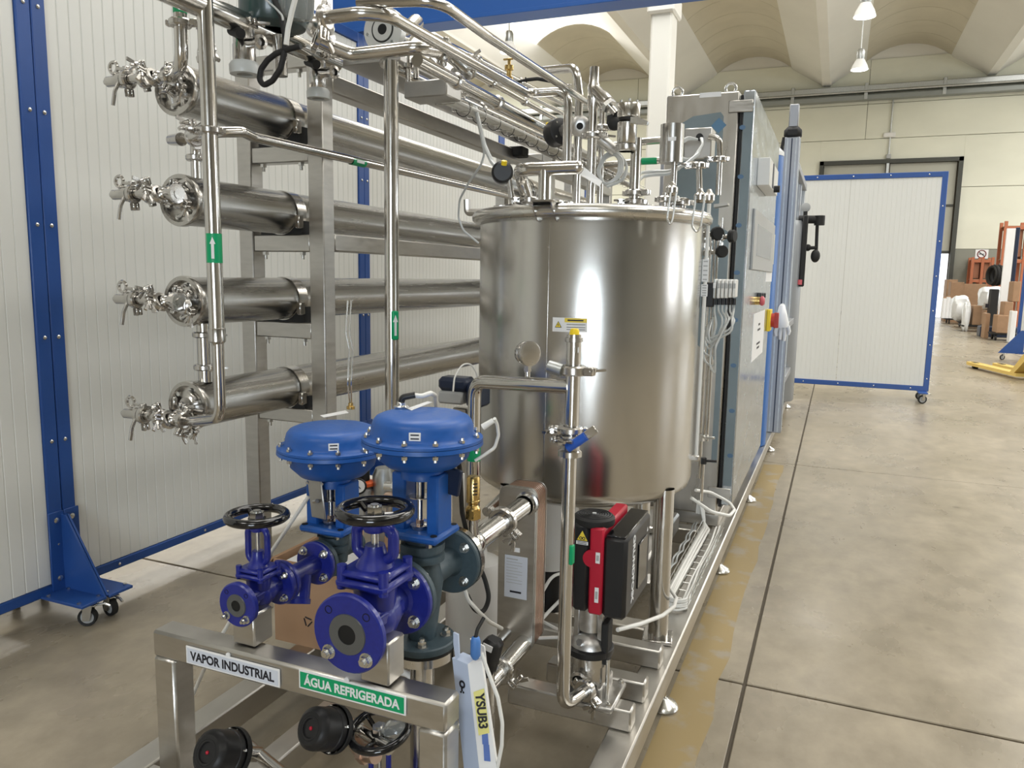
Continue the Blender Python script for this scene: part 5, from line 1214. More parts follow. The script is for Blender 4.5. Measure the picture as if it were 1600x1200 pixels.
# ---- pump
def bx(px0, px1, py0, py1, Y0, dy, b=.006):
    a = at(px0, py0, Y=Y0); c = at(px1, py0, Y=Y0); z0 = at((px0+px1)/2, py1, Y=Y0).z
    return ((a.x+c.x)/2, Y0+dy/2, (a.z+z0)/2), (c.x-a.x, dy, a.z-z0)
pb = at(948, 1082, Z=.25)
YF0 = pb.y-.07
t = T('pump', 'vertical pump with black and red motor head standing below the tank', 'pump', (pb.x, pb.y, RT+.06))
c, d = bx(943, 981, 838, 970, YF0, .275); xr_ = c[0]+d[0]/2
dr = MB().box(c, d, b=.010).build('drive_box', m_black, t)
MB().box((c[0], c[1], c[2]+d[2]/2+.001), (d[0]-.012, d[1]-.012, .006), b=.002).build('drive_lid', m_gloss, dr)
tx = text('lettering', 'GRUNDFOS', .032, (xr_+.0006, YF0+.075, c[2]+.018), (0, 0, -1), (0, 1, 0), m_paper, dr, .0004, bold=.0006)
text('emblem', 'X', .034, (xr_+.0006, YF0+.075, c[2]-.072), (0, 0, -1), (0, 1, 0), m_paper, dr, .0004, bold=.0012)
MB().prism([(-.007, 0), (.007, 0), (0, .013)], (xr_+.0004, YF0+.235, c[2]+.066), Mx(((0, 1, 0), (0, 0, 1), (1, 0, 0))).transposed(), .0006).build('warning_mark', m_paper, dr)
MB().box((xr_+.002, YF0+.175, c[2]-.004), (.004, .10, .13), b=.004).build('control_panel', m_gloss, dr)
c2, d2 = bx(922, 944, 824, 962, YF0-.002, .255)
rd = MB().box(c2, d2, b=.005).build('red_body', m_red, t)
MB().cyl((c2[0]-.012, YF0+.006, c2[2]+.035), (c2[0]-.012, YF0-.004, c2[2]+.035), .024, n=24).build('red_boss', m_red, rd)
for (px, py, w_, h_) in ((934, 872, .012, .030), (932, 930, .011, .042)):
    q = at(px, py, Y=YF0-.004); o = MB().box(q, (w_, .002, h_), b=.0004).build('rating_label', m_paper, rd)
    MB().box(q+V((0, -.0014, 0)), (w_*.6, .0005, h_*.5)).build('barcode', m_grey, o)
c3, d3 = bx(894, 923, 815, 957, YF0+.002, .13)
mb = MB().box(c3, d3, b=.012).build('motor_housing', m_black, t)
zcap = c3[2]+d3[2]/2; xcap = at(928, 806, Y=YF0+.05).x
cap = MB().lathe((xcap, YF0+.055, zcap-.012), (0, 0, 1), [(.054, 0), (.056, .004), (.056, .018), (.050, .024), (0, .025)], 32).build('fan_cover', m_rub, t)
for k in range(6): MB().torus((xcap, YF0+.055, zcap+.013), (0, 0, 1), .010+.0071*k, .0016, 28, 5).build('grille_ring', m_black, cap)
MB().cyl((xcap, YF0+.055, zcap+.010), (xcap, YF0+.055, zcap+.016), .006, n=12).build('centre_cap', m_grey, cap)
q = at(910, 838, Y=YF0-.0005); 
ws = MB().prism([(-.0165, -.012), (.0165, -.012), (0, .018)], q, BX, .0008).build('warning_triangle', m_ylab, mb)
for pA, pB in (((-.0165, -.012), (.0165, -.012)), ((.0165, -.012), (0, .018)), ((0, .018), (-.0165, -.012))):
    MB().tube([q+V((pA[0], -.0008, pA[1])), q+V((pB[0], -.0008, pB[1]))], .0011, 5).build('triangle_edge', m_ink, ws)
for dx in (-.004, .004): MB().torus(q+V((dx, -.0012, -.005)), (0, 1, 0), .0034, .0011, 14, 5).build('gear_symbol', m_ink, ws)
MB().box(q+V((0, -.0006, -.018)), (.033, .0012, .009)).build('warning_text_plate', m_paper, mb)
for k in range(2): MB().box(q+V((0, -.0014, -.016-.004*k)), (.026, .0004, .0016)).build('print_line', m_ink, mb)
py_ = pb.y; px_ = at(922, 1000, Y=py_).x
z_a = c3[2]-d3[2]/2; z_f = RT+.062
zr0 = at(922, 1018, Y=py_-.03).z
st = MB(); st.lathe((px_, py_, 0), (0, 0, 1), [(.036, z_a+.01), (.036, zr0+.055), (.020, zr0+.05), (.020, zr0+.06)], 24); st.lathe((px_, py_, 0), (0, 0, 1), [(.02, zr0+.05), (.045, zr0+.035), (.056, zr0+.012), (.056, zr0)], 28)
for s in (-1, 1): st.box((px_+s*.034, py_, (z_a+zr0)/2+.02), (.016, .05, z_a-zr0), b=.003)
st.build('motor_stool', m_cast, t)
MB().lathe((px_, py_, zr0-.012), (0, 0, 1), [(.05, 0), (.066, .001), (.067, .004), (.067, .018), (.060, .022), (.05, .022)], 28).build('clamp_ring', m_black, t)
MB().box((px_+.05, py_-.01, zr0+.03), (.020, .05, .12), b=.004).build('coupling_guard', m_rub, t)
MB().lathe((px_, py_, 0), (0, 0, 1), [(.054, z_f+.012), (.054, zr0-.040), (.058, zr0-.038), (.058, zr0-.012), (.0, zr0-.012)], 32).build('pump_sleeve', m_fit, t)
b0 = MB(); b0.box((px_+.012, py_, z_f+.008), (.155, .16, .016), b=.004)
for s in (-1, 1): b0.box((px_+s*.045, py_, z_f+.03), (.018, .12, .05), b=.004)
b0.build('base_plate', m_cast, t)
for sx in (-.052, .076):
    for sy in (-.065, .065): MB().hexb((px_+sx, py_+sy, z_f+.016), (0, 0, 1), .008, .008, .004).build('anchor_bolt', m_bolt, t)
for dx in (-.062, .062): MB().cyl((px_+dx*.98, py_-.03, z_f+.01), (px_+dx*.98, py_-.03, zr0-.012), .006, n=10).build('stay_bolt', m_bolt, t)
MB().lathe((px_-.008, py_-.075, at(922, 1068, Y=py_-.07).z), (0, 1, 0), [(.018, 0), (.026, .002), (.026, .014), (.020, .018), (.020, .05)], 20).build('suction_port', m_fit, t)
MB().hexb((px_-.012, py_-.045, zr0+.028), (-.2, -1, .5), .010, .014).build('vent_plug', m_bolt, t)
# ================================================================ TANK TOP FITTINGS
def P3(px, py, Y): return at(px, py, Y=Y)
def vtube(b, px, py0, py1, Y, r, n=16):
    a = P3(px, py0, Y); c = P3(px, py1, Y); b.cyl((a.x, Y, a.z), (a.x, Y, c.z), r, n=n); return a, c
# small pneumatic head left
c = P3(785, 270, 2.56)
t = T('pneumatic_actuator', 'small black pneumatic head with yellow cap on the left of the tank cover', 'valve head', (c.x, 2.56, ZL0))
d = (CAM-c); d.z = 0; d.normalize()
MB().lathe(c-d*.03, d, [(0, 0), (.036, 0), (.038, .006), (.038, .050), (.030, .058), (0, .058)], 28).build('housing', m_black, t)
MB().lathe(c+V((.014, -.02, .024)), (.3, -.4, 1), [(0, 0), (.011, 0), (.010, .014), (0, .017)], 12).build('yellow_cap', m_yel, t)
b = MB(); b.tube([(c.x+.025, 2.56, c.z-.01), (c.x+.045, 2.56, ZL0-.002)], .011, 12); b.build('stem_tube', m_fit, t)
clamp(t, (c.x+.045, 2.56, ZL0+.012), (0, 0, 1), .016, (-1, -.3, 0))
# large pneumatic valve
c = P3(876, 207, 2.72)
t = T('pneumatic_valve', 'black disc-shaped pneumatic valve with bored steel body above the tank', 'valve', (c.x, 2.72, ZL0))
d = V((.80, -.58, .1)).normalized()
MB().lathe(c-d*.035+V((-.01, 0, 0)), d, [(0, 0), (.040, 0), (.047, .008), (.049, .03), (.047, .056), (.036, .062), (0, .062)], 32).build('actuator', m_black, t)
for k in range(4):
    an = .7+1.57*k; B = basis(d); MB().cyl(c+V((-.01, 0, 0))+B @ V((.036*math.cos(an), .036*math.sin(an), .026)), c+V((-.01, 0, 0))+B @ V((.036*math.cos(an), .036*math.sin(an), .029)), .004, n=8).build('screw', m_bolt, t)
MB().box(c+V((-.045, -.01, .020)), (.012, .02, .03), b=.003).build('yellow_cap', m_yel, t)
g = P3(906, 197, 2.66); dg = (CAM-g).normalized()
b = MB(); b.lathe(g+d*.0-dg*.05, dg, [(0, 0), (.032, 0), (.036, .01), (.036, .045), (.028, .052), (.012, .053), (.012, .03), (0, .03)], 24); b.tube([c, g-dg*.02], .024, 14); b.tube([g-dg*.03, P3(935, 215, 2.70), P3(962, 236, 2.74)], .020, 14); b.build('body', m_cast, t)
MB().cyl(g+dg*.0, g+dg*.0045, .0115, n=18).build('bore', m_hole, t)
b = MB(); b.tube([g-dg*.03, P3(903, 235, 2.70), (P3(903, 235, 2.70).x, 2.70, ZL0)], .012, 12); b.build('stem_tube', m_pipe, t)
# rear elbow pipe
t = T('elbow_pipe', 'polished pipe bending down behind the front elbow above the tank', 'pipe', tuple(P3(903, 190, 3.0)))
MB().tube([P3(850, 110, 3.25), P3(900, 106, 3.0), (P3(905, 150, 3.0).x, 3.0, P3(905, 150, 3.0).z), (P3(905, 150, 3.0).x, 3.0, ZL0)], .0165, 14, .06).build('tube', m_pipe, t)
# angle seat valve on its riser
Y = 2.60
t = T('angle_seat_valve', 'tall steel angle valve with slanted bonnet rising highest above the tank', 'valve', (P3(929, 260, Y).x, Y, ZL0))
a0 = P3(928, 105, Y); a1 = P3(928, 135, Y); a2_ = P3(929, 168, Y); xa = a1.x
b = MB(); b.lathe((xa, Y, ZL0), (0, 0, 1), [(.0155, 0), (.0155, a2_.z-ZL0-.01), (.0205, a2_.z-ZL0), (.0205, a1.z-ZL0), (.0155, a1.z-ZL0+.012), (.0155, a0.z-ZL0), (.012, a0.z-ZL0)], 20); b.build('riser', m_pipe, t)
s0 = V((xa, Y, a1.z-.006)); s1 = P3(961, 176, Y-.03); dd = (s1-s0).normalized(); L = (s1-s0).length
MB().lathe(s0, dd, [(.019, 0), (.021, L*.3), (.026, L*.42), (.026, L*.62), (.021, L*.66), (.021, L*.72)], 20).build('bonnet', m_fit, t)
MB().hexb(s0+dd*L*.66, dd, .025, L*.12).build('union_nut', m_bolt, t)
MB().cyl(s0+dd*L*.76, s0+dd*L*1.06, .012, n=14).build('spindle', m_fit, t)
kn = s0+dd*L*1.02
MB().prism([(-.020, -.012), (.026, -.012), (.032, .006), (.012, .022), (-.018, .014)], kn+V((-.01, 0, -.02)), Mx(((1, 0, 0), (0, 0, 1), (0, -1, 0))).transposed(), -.03).build('black_handle', m_rub, t)
MB().sph(kn+V((.0, -.005, -.035)), .022, (1.1, .8, 1), 12, 8).build('black_knob', m_rub, t)
clamp(t, (xa, Y, P3(928, 212, Y).z), (0, 0, 1), .016, (1, -.2, 0))
t = T('riser_pipe', 'thin riser just right of the tall angle valve above the tank', 'pipe', (P3(939, 250, 2.8).x, 2.8, ZL0))
b = MB(); x = P3(939, 250, 2.8).x; b.tube([(x, 2.8, ZL0), (x, 2.8, P3(939, 165, 2.8).z)], .0115, 12); b.build('tube', m_pipe, t)
clamp(t, (x, 2.8, P3(939, 200, 2.8).z), (0, 0, 1), .012, (1, 0, 0))
# thick control head on an offset pipe
Y = 2.50; c0 = P3(983, 158, Y); c1 = P3(982, 186, Y); c2 = P3(979, 225, Y); c3 = P3(978, 237, Y); r = .0365
t = T('sight_valve', 'thick polished cylinder valve with black neck ring beside the angle valve', 'valve', (c2.x, Y, ZL0))
MB().lathe((c0.x, Y, c1.z), (0, 0, 1), [(r*.9, .003), (r, .006), (r*1.02, c0.z-c1.z-.014), (r*.94, c0.z-c1.z-.008), (0, c0.z-c1.z)], 28).build('cap', m_pipe, t)
for k in range(5):
    an = k*1.257; MB().cyl((c0.x+.026*math.cos(an), Y+.026*math.sin(an), c0.z-.006), (c0.x+.026*math.cos(an), Y+.026*math.sin(an), c0.z+.002), .004, n=8).build('cap_screw', m_bolt, t)
MB().lathe((c1.x, Y, c1.z-.006), (0, 0, 1), [(r*.7, 0), (r*.86, .001), (r*.86, .009), (r*.7, .010)], 24).build('neck_ring', m_rub, t)
MB().lathe((c2.x, Y, c2.z), (0, 0, 1), [(r*.8, 0), (r*.86, .004), (r*.86, c1.z-c2.z-.012), (r*.7, c1.z-c2.z-.006)], 28).build('body', m_pipe, t)
MB().lathe((c3.x, Y, c3.z), (0, 0, 1), [(r*.6, 0), (r*.9, .002), (r*.94, .006), (r*.94, c2.z-c3.z-.004), (r*.8, c2.z-c3.z)], 28).build('foot_ring', m_fit, t)
x = P3(993, 260, Y+.02).x
MB().tube([(x, Y+.02, c2.z+.02), (x, Y+.02, ZL0-.002)], .0175, 16).build('offset_pipe', m_pipe, t)
MB().prism([(0, -.006), (.052, -.014), (.055, -.004), (.02, .012), (0, .012)], (c2.x+.02, Y-.02, P3(1000, 192, Y).z), Mx(((1, 0, 0), (0, 0, 1), (0, -1, 0))).transposed(), .02).build('lever', m_bolt, t)
clamp(t, (x, Y+.02, ZL0+.020), (0, 0, 1), .018, (-1, -.3, 0)); clamp(t, (x, Y+.02, ZL0+.048), (0, 0, 1), .018, (1, -.3, 0), nut=False)
# white tag plate on the cover
q = [P3(904, 272, 2.42), P3(937, 292, 2.40), P3(941, 284, 2.42), P3(907, 257, 2.44)]
tg = tag(plate(q, .002).build('tag_plate', m_paper), 'white slanted tag plate standing on the tank cover behind the rim', 'tag'); 
# ferrules with clamps on the cover
for k, (px, Y, h) in enumerate(((880, 2.52, .03), (1040, 2.56, .05), (1068, 2.62, .04), (1010, 2.86, .05), (955, 2.9, .03))):
    x = P3(px, 290, Y).x; t = T('ferrule', ('short clamped ferrule on the cover just behind the lug plate', 'clamped ferrule on the cover left of the right latch', 'clamped ferrule at the right rim of the cover', 'clamped ferrule at the back of the cover behind the thick cylinder valve', 'low clamped ferrule at the back of the cover near the hose coil')[k], 'ferrule', (x, Y, ZL0))
    MB().tube([(x, Y, ZL0-.004), (x, Y, ZL0+h)], .011, 12).build('tube', m_fit, t); clamp(t, (x, Y, ZL0+h*.6), (0, 0, 1), .012, (1 if k % 2 else -1, -.4, 0))
# can, junction box, hose coils
Y = 2.62; a = P3(1051, 195, Y); b_ = P3(1051, 255, Y); r = .0385
t = T('steel_can', 'upright open steel can with white label right of the tank top fittings', 'can', (a.x, Y, ZL0))
MB().lathe((a.x, Y, b_.z), (0, 0, 1), [(0, 0), (r, 0), (r, a.z-b_.z), (r-.002, a.z-b_.z), (r-.003, .004), (0, .004)], 32).build('body', m_tank, t)
MB().tube([(a.x+.012, Y, b_.z), (a.x+.012, Y, ZL0-.002)], .010, 12).build('stem', m_fit, t)
clamp(t, (a.x+.012, Y, ZL0+.03), (0, 0, 1), .011, (1, -.2, 0))
MB().box((a.x+.008, Y-r, P3(1054, 220, Y).z), (.026, .003, .012), b=.0005).build('label', m_paper, t)
Y = 3.0; a = P3(1070, 201, Y); c = P3(1111, 248, Y)
t = T('junction_box', 'grey junction box with two white labels and a cable gland behind the can', 'box', ((a.x+c.x)/2, Y+.04, c.z))
MB().box(((a.x+c.x)/2, Y+.04, (a.z+c.z)/2), (c.x-a.x, .09, a.z-c.z), b=.004).build('housing', m_plate, t)
for px, py in ((1078, 208), (1079, 237)):
    q = P3(px, py, Y-.001); MB().box(q, (.027, .002, .016), b=.0004).build('label', m_paper, t)
q = P3(1094, 215, Y-.004); MB().cyl(q+V((0, .008, 0)), q-V((0, .016, 0)), .013, n=14).build('cable_gland', m_black, t)
for k in range(3):
    P = [P3(1095+k, 216, 2.93), P3(1098, 225, 2.9), P3(1088-k*2, 246, 2.86), P3(1070, 250+k, 2.84), P3(1060-k, 240, 2.84), P3(1062, 226-k*2, 2.86), P3(1075, 218-k*2, 2.9), P3(1090, 218, 2.92)]
    MB().tube(P, .0042, 8, .03).build('hose_loop', m_hose, t)
Y = 2.72
t = T('hose_coil', 'loosely coiled milky hose standing on the cover behind the thick cylinder valve', 'hose', tuple(P3(960, 290, Y)))
for k in range(3):
    P = [P3(925+4*k, 225, Y+.05), P3(948, 232-2*k, Y+.02), P3(968+3*k, 248, Y), P3(966+3*k, 275, Y-.03), P3(945, 291, Y-.05), P3(936-2*k, 268, Y), P3(945, 246-3*k, Y+.03), P3(965, 240-2*k, Y+.04), P3(981, 258, Y+.03), P3(976-k*2, 282, Y), P3(948, 292, Y-.02)]
    MB().tube(P, .0046, 8, .05).build('loop', m_hose, t)
# cross tubes at the back
for k, (p, q, r, lb) in enumerate((((1008, 221, 3.05), (1040, 218, 3.05), .014, 'short horizontal pipe ending behind the can, upper one'), ((1002, 252, 3.05), (1040, 250, 3.05), .013, 'short horizontal pipe with green band behind the can, lower one'))):
    t = T('cross_pipe', lb, 'pipe', tuple(P3(*p)))
    MB().tube([P3(*p)+V((-.25, .1, 0)), P3(*p), P3(*q)+V((.05, 0, 0))], r, 12).build('tube', m_pipe, t)
    if k: o = MB().lathe(P3(1003, 252, 3.05), (1, 0, 0), [(r+.0005, 0), (r+.0005, .06)], 12).build('arrow_sticker', m_green, t); o['label'] = 'green band'
hose('cover_hose', 'milky hose running along the back of the cover to the right', [(985, 288, 2.62), (1000, 270, 2.75), (1020, 268, 2.78), (1045, 268, 2.75), (1070, 258, 2.75), (1092, 240, 2.8)], .006)
hose('cover_hose', 'second milky hose sagging over the right of the cover', [(990, 290, 2.60), (1005, 275, 2.68), (1024, 273, 2.68), (1048, 272, 2.68), (1062, 262, 2.7)], .006)
for k, (pts, r, Y, lb) in enumerate((([(1108, 213), (1124, 216), (1125, 247), (1122, 305)], .0105, 2.95, 'small elbow pipe dropping right of the junction box'), ([(1078, 256), (1092, 257), (1093, 300)], .010, 2.66, 'small elbow pipe dropping left of the junction box'))):
    t = T('elbow_pipe', lb, 'pipe', tuple(P3(pts[-1][0], pts[-1][1], Y)))
    MB().tube([P3(px, py, Y) for px, py in pts], r, 12, .03).build('tube', m_pipe, t)
    clamp(t, P3(pts[-2][0], pts[-2][1]+2, Y), (0, 0, 1), r, (-1, -.2, 0))
# ================================================================ RIGHT SIDE OF THE TANK: tubing, small valves, manifold
Y = TC.y+.06; xr_ = TC.x+TR+.010
t = T('level_tube', 'narrow pale level tube with scale labels up the right edge of the tank', 'tube', (xr_, Y, .6))
zt_ = P3(1100, 306, Y).z; zl_ = P3(1090, 720, Y).z
MB().cyl((xr_, Y, zl_), (xr_, Y, zt_), .0065, n=14).build('tube', m_wire, t)
for z in (zt_-.01, zl_+.01): MB().box((xr_-.006, Y, z), (.034, .022, .020), b=.003).build('holder', m_fit, t)
for y0, y1 in ((405, 440), (444, 463)):
    z1, z0 = P3(1093, y0, Y).z, P3(1093, y1, Y).z
    o = MB().box((xr_, Y-.0085, (z0+z1)/2), (.022, .003, z1-z0), b=.0005).build('scale_label', m_paper, t)
    for k in range(5): MB().box((xr_, Y-.0103, z0+(z1-z0)*(k+.5)/5), (.014, .0006, .004)).build('print_line', m_grey, o)
for k, (px0, px1) in enumerate(((1104, 1098), (1110, 1103), (1116, 1108), (1121, 1113))):
    Y = 3.0; a = P3(px0, 395, Y); b_ = P3(px1, 690, Y)
    t = tag(MB().tube([(a.x, Y, a.z+.06), (a.x, Y, b_.z)], .0042, 8).build('instrument_tube', m_pipe), 'thin vertical instrument tube right of the tank, %s from the tank' % ('first', 'second', 'third', 'fourth')[k], 'tube', 'thin instrument tubes beside the tank')
Y = 3.0
def knob(px, py, Y, r, d, name='knob'):
    c = P3(px, py, Y); d = V(d).normalized()
    return MB().lathe(c-d*.012, d, [(0, 0), (r*.8, 0), (r, .004), (r*.92, .010), (r, .018), (r*.85, .024), (0, .025)], 16), c
for k, (px, py, r, d, fx, lb) in enumerate(((1121, 365, .026, (.5, -.85, 0), 1102, 'small valve with black lever knob, upper left of the three beside the cabinet'), (1128, 393, .023, (.5, -.85, 0), 1104, 'small valve with round black knob, lowest of the three beside the cabinet'), (1144, 369, .024, (.95, -.3, 0), 1126, 'small valve with thin black disc knob touching the cabinet, right of the three'))):
    m, c = knob(px, py, Y, r, d); t = T('needle_valve', lb, 'valve', tuple(c), 'small black-knob valves')
    m.build('knob', m_rub, t)
    f = P3(fx, py+2, Y+.01)
    b = MB(); b.tube([f, c], .009, 10); b.box(f, (.026, .026, .022), b=.003); b.build('body', m_fit, t)
    MB().tube([f, V((f.x, f.y, f.z-.05))], .0065, 10).hexb(f-V((0, 0, .03)), (0, 0, 1), .011, .012).build('fitting', m_bolt, t)
    MB().hexb(f+V((0, 0, .008)), (0, 0, 1), .010, .014, .05).build('top_fitting', m_bolt, t)
a = P3(1123, 306, 3.0); b_ = P3(1141, 322, 3.0)
tag(MB().prism([(0, 0), (.05, .008), (.05, .016), (0, .012)], P3(1118, 326, 3.0), Mx(((1, 0, 0), (0, 0, 1), (0, -1, 0))).transposed(), .05).build('shelf_bracket', m_sq), 'small steel shelf bracket above the black-knob valves', 'bracket')
# solenoid manifold
Y = 2.88
t = T('solenoid_manifold', 'row of pale solenoid valve modules with black end block beside the cabinet', 'manifold', tuple(P3(1125, 470, Y)))
a = P3(1098, 441, Y); b_ = P3(1115, 480, Y)
MB().box(((a.x+b_.x)/2, Y+.03, (a.z+b_.z)/2), (b_.x-a.x, .07, a.z-b_.z), b=.004).build('end_block', m_black, t)
u0 = P3(1115, 436, Y); u1 = P3(1124, 467, Y); v0 = P3(1153, 431, Y+.08); n = 6
for k in range(n):
    f = (k+.5)/n; cx = u0.x+(v0.x-u0.x)*f; cy = Y+.02+.06*f
    m = MB().box((cx, cy, (u0.z+u1.z)/2+.003*f), ((v0.x-u0.x)/n-.002, .075, u0.z-u1.z-.006*f), b=.003).build('module', m_white if k else m_galv, t)
    MB().box((cx, cy-.0385, (u0.z+u1.z)/2+.012), (.010, .002, .018), b=.0005).build('module_label', m_grey if k else m_paper, m)
    MB().cyl((cx, cy-.01, u1.z-.022), (cx, cy-.01, u1.z+.002), .0065, n=10).build('push_fitting', m_black, m)
rl = random.Random(5)
for k in range(7):
    fk = (min(k, 5)+.5)/6; s = V((u0.x+(v0.x-u0.x)*fk, Y+.01+.06*fk, u1.z-.016)); jx = lambda a: a+rl.uniform(-6, 6)
    w = (1118, 1126, 1132, 1139, 1145, 1148, 1128)[k]; low = (560, 575, 548, 538, 530, 536, 585)[k]
    tag(MB().tube([s, s-V((0, 0, .03)), P3(jx(w), 505+rl.uniform(-5, 5), Y-.02-.006*k), P3(jx(w-8), (500+low)/2, Y-.03-.008*k), P3(jx(1112), low, Y-.04), P3(1097+2*k, low-12+rl.uniform(-6, 6), Y-.01*k), P3(1099+2.5*k, 520-4*k, Y+.03)], .0038, 8, .05).build('pneumatic_hose', m_hose), 'pale pneumatic hose looping below the solenoid modules, number %s from the black block' % ('one', 'two', 'three', 'four', 'five', 'six', 'seven')[k], 'hose', 'hoses below the solenoid modules')
# lower fittings of the tubing
for k, (px, py, lb) in enumerate(((1096, 684, 'small steel fitting at the lower end of the instrument tubes, upper one'), (1099, 720, 'small black-capped fitting at the lower end of the instrument tubes'))):
    c = P3(px, py, 2.98); t = T('fitting', lb, 'fitting', tuple(c))
    MB().hexb(c-V((0, 0, .012)), (0, 0, 1), .012, .024).tube([c, c+V((.05, 0, .004))], .005, 8).build('union', m_bolt if not k else m_black, t)
    MB().tube([c, c+V((0, 0, -.16))], .006, 8).build('tube', m_pipe, t)
# ================================================================ CONTROL CABINET
YC0, YC1 = 3.85, 5.40; XC1 = -.41
xc0 = P3(1042, 150, YC0).x; zc1 = (P3(1042, 150, YC0).z+P3(1150, 142, YC0).z)/2; zc0 = .235
xg = (P3(1153, 160, YC0).x+P3(1130, 740, YC0).x)/2
cb = T('control_cabinet', 'tall stainless control cabinet with protective film standing at the skid edge behind the tank', 'cabinet', ((xc0+XC1)/2, (YC0+YC1)/2, RT))
MB().box(((xc0+xg)/2-.004, (YC0+YC1)/2, (zc0+zc1)/2), (xg-xc0-.008, YC1-YC0, zc1-zc0), b=.006).build('body', m_cab, cb)
MB().box(((xc0+XC1)/2-.02, (YC0+YC1)/2, (RT+zc0)/2), (XC1-xc0-.08, YC1-YC0-.02, zc0-RT), b=.004).build('plinth', m_sq, cb)
MB().box((xg+.004, (YC0+YC1)/2+.004, (zc0+zc1)/2+.012), (.016, YC1-YC0-.012, zc1-zc0-.06)).build('door_gasket', m_rub, cb)
dz0 = zc0+.055
dt = .075; dx = XC1-xg-.010
door = MB().box((XC1-dx/2, (YC0+YC1)/2, (dz0+zc1)/2), (dx, YC1-YC0, zc1-dz0), b=.005).build('door', m_door, cb)
# protective film, peeled at the top
zf = P3(1160, 160, YC0).z
MB().box((XC1-dx/2-.001, YC0-.0008, (dz0+.10+zf)/2), (dx-.012, .0014, zf-dz0-.10)).build('film_strip', m_film, door)
zf2 = P3(1080, 178, YC0).z
MB().prism([(xc0+.30, .50), (xg-.02, .50), (xg-.02, 1.62), (xg-.075, 1.66), (xg-.075, zf2-.02), (xg-.09, zf2), (xc0+.13, zf2-.012), (xc0+.06, zf2-.05), (xc0+.06, 1.2), (xc0+.30, 1.0)], (0, YC0-.0003, 0), Mx(((1, 0, 0), (0, 0, 1), (0, -1, 0))).transposed(), .0012).build('film_sheet', m_film, cb)
for px, py, r in ((1123, 196, .032),): 
    q = P3(px, py, YC0-.0018); MB().box(q, (.05, .0006, .05), Mx.Rotation(.785, 3, 'Y')).build('film_emblem', mat('film_blue', (.10, .21, .34), .4), cb)
m_dot = mat('film_blue_dot', (.09, .17, .29), .4)
for py in (199, 276, 352, 426, 500, 571, 642, 712):
    px = 1160-(py-199)*.0375; q = P3(px, py, YC0-.0018); MB().sph(q, .011, (1.3, .03, 1), 12, 6).build('film_print', m_dot, door)
for z in (zc1-.07, dz0+.06):
    MB().box((xg, YC0-.004, z), (.11, .008, .055), b=.003).build('hinge', m_sq, cb); MB().cyl((xg+.042, YC0-.010, z), (xg+.042, YC0-.004, z), .018, n=6).build('hinge_pin', m_sq, cb)
for px in (1059, 1142):
    x = P3(px, 140, YC0+.1).x; e = MB().torus((x, YC0+.10, zc1+.035), (0, 1, 0), .024, .0065, 20, 8); e.cyl((x, YC0+.10, zc1), (x, YC0+.10, zc1+.012), .017, n=14); e.build('lifting_eye', m_bolt, cb)
q = P3(1110, 148, YC0-.001); MB().box(q, (.10, .0015, .022)).build('film_scrap', m_paper, cb)
# things on the door face
def df(px, py): return at(px, py, X=XC1)
def dplate(name, x0, x1, y0, y1, th, mt, parent=door, b=.003):
    a = df(x0, y0); c = df(x1, y1); z1 = (a.z+df(x1, y0).z)/2; z0 = (df(x0, y1).z+c.z)/2
    return MB().box((XC1+th/2, (a.y+c.y)/2, (z0+z1)/2), (th, abs(c.y-a.y), abs(z1-z0)), b=b).build(name, mt, parent), V((XC1+th, (a.y+c.y)/2, (z0+z1)/2))
o, q = dplate('touch_panel', 1176.5, 1204, 338, 424, .012, m_grey); 
a = df(1181, 345); c = df(1200, 410)
MB().box((XC1+.0125, (a.y+c.y)/2, (a.z+c.z)/2+.0), (.002, c.y-a.y, a.z-c.z-.03)).build('screen', m_screen, o)
o, q = dplate('recorder_box', 1184, 1197, 256, 300, .060, m_white); MB().box(q+V((.001, -.07, 0)), (.004, .06, .12)).build('dark_side', m_navy, o)
MB().cyl(q+V((0, .03, -.055)), q+V((.03, .03, -.055)), .018, n=12).build('knob', m_black, o)
o, q = dplate('paper_sheet', 1178, 1190.5, 488, 556, .0015, m_paper, b=0)
for k, (zz_, w_) in enumerate(((.06, .10), (.03, .16), (-.05, .20), (-.075, .14))): MB().box(q+V((.0006, 0, zz_)), (.0008, w_, .012)).build('print_line', m_ink, o)
o, q = dplate('yellow_notice', 1200, 1208, 362, 412, .002, mat('pale_yellow', (.72, .70, .46), .5), b=0)
MB().box(q+V((.0008, -.08, -.06)), (.001, .1, .10)).build('yellow_mark', m_ylab, o)
o, q = dplate('white_notice', 1197, 1205, 418, 440, .002, m_paper, b=0)
e = df(1180, 470)
MB().cyl(e, e+V((.025, 0, 0)), .022, n=18).build('button_collar', m_brass, door); MB().lathe(e+V((.025, 0, 0)), (1, 0, 0), [(.018, 0), (.026, .006), (.026, .016), (.018, .024), (0, .026)], 18).build('emergency_stop', m_pink, door)
for k in range(3):
    q = df(1183.5+3*k, 461.5); MB().box(q+V((.012, 0, 0)), (.024, .05, .03), b=.003).build('push_button', m_black, door)
q = df(1199, 500); o = MB().box(q+V((.012, 0, 0)), (.024, .14, .14), b=.004).build('switch_plate', m_yel, door)
MB().cyl(q+V((.024, 0, 0)), q+V((.045, 0, 0)), .045, n=20).box(q+V((.055, 0, 0)), (.03, .022, .10), b=.004).build('switch_handle', mat('switch_red', (.42, .04, .03), .4), o)
q = df(1197, 300); MB().tube([q, q+V((.03, .03, .06)), q+V((.02, .06, .14))], .006, 8).build('cable', m_black, door)
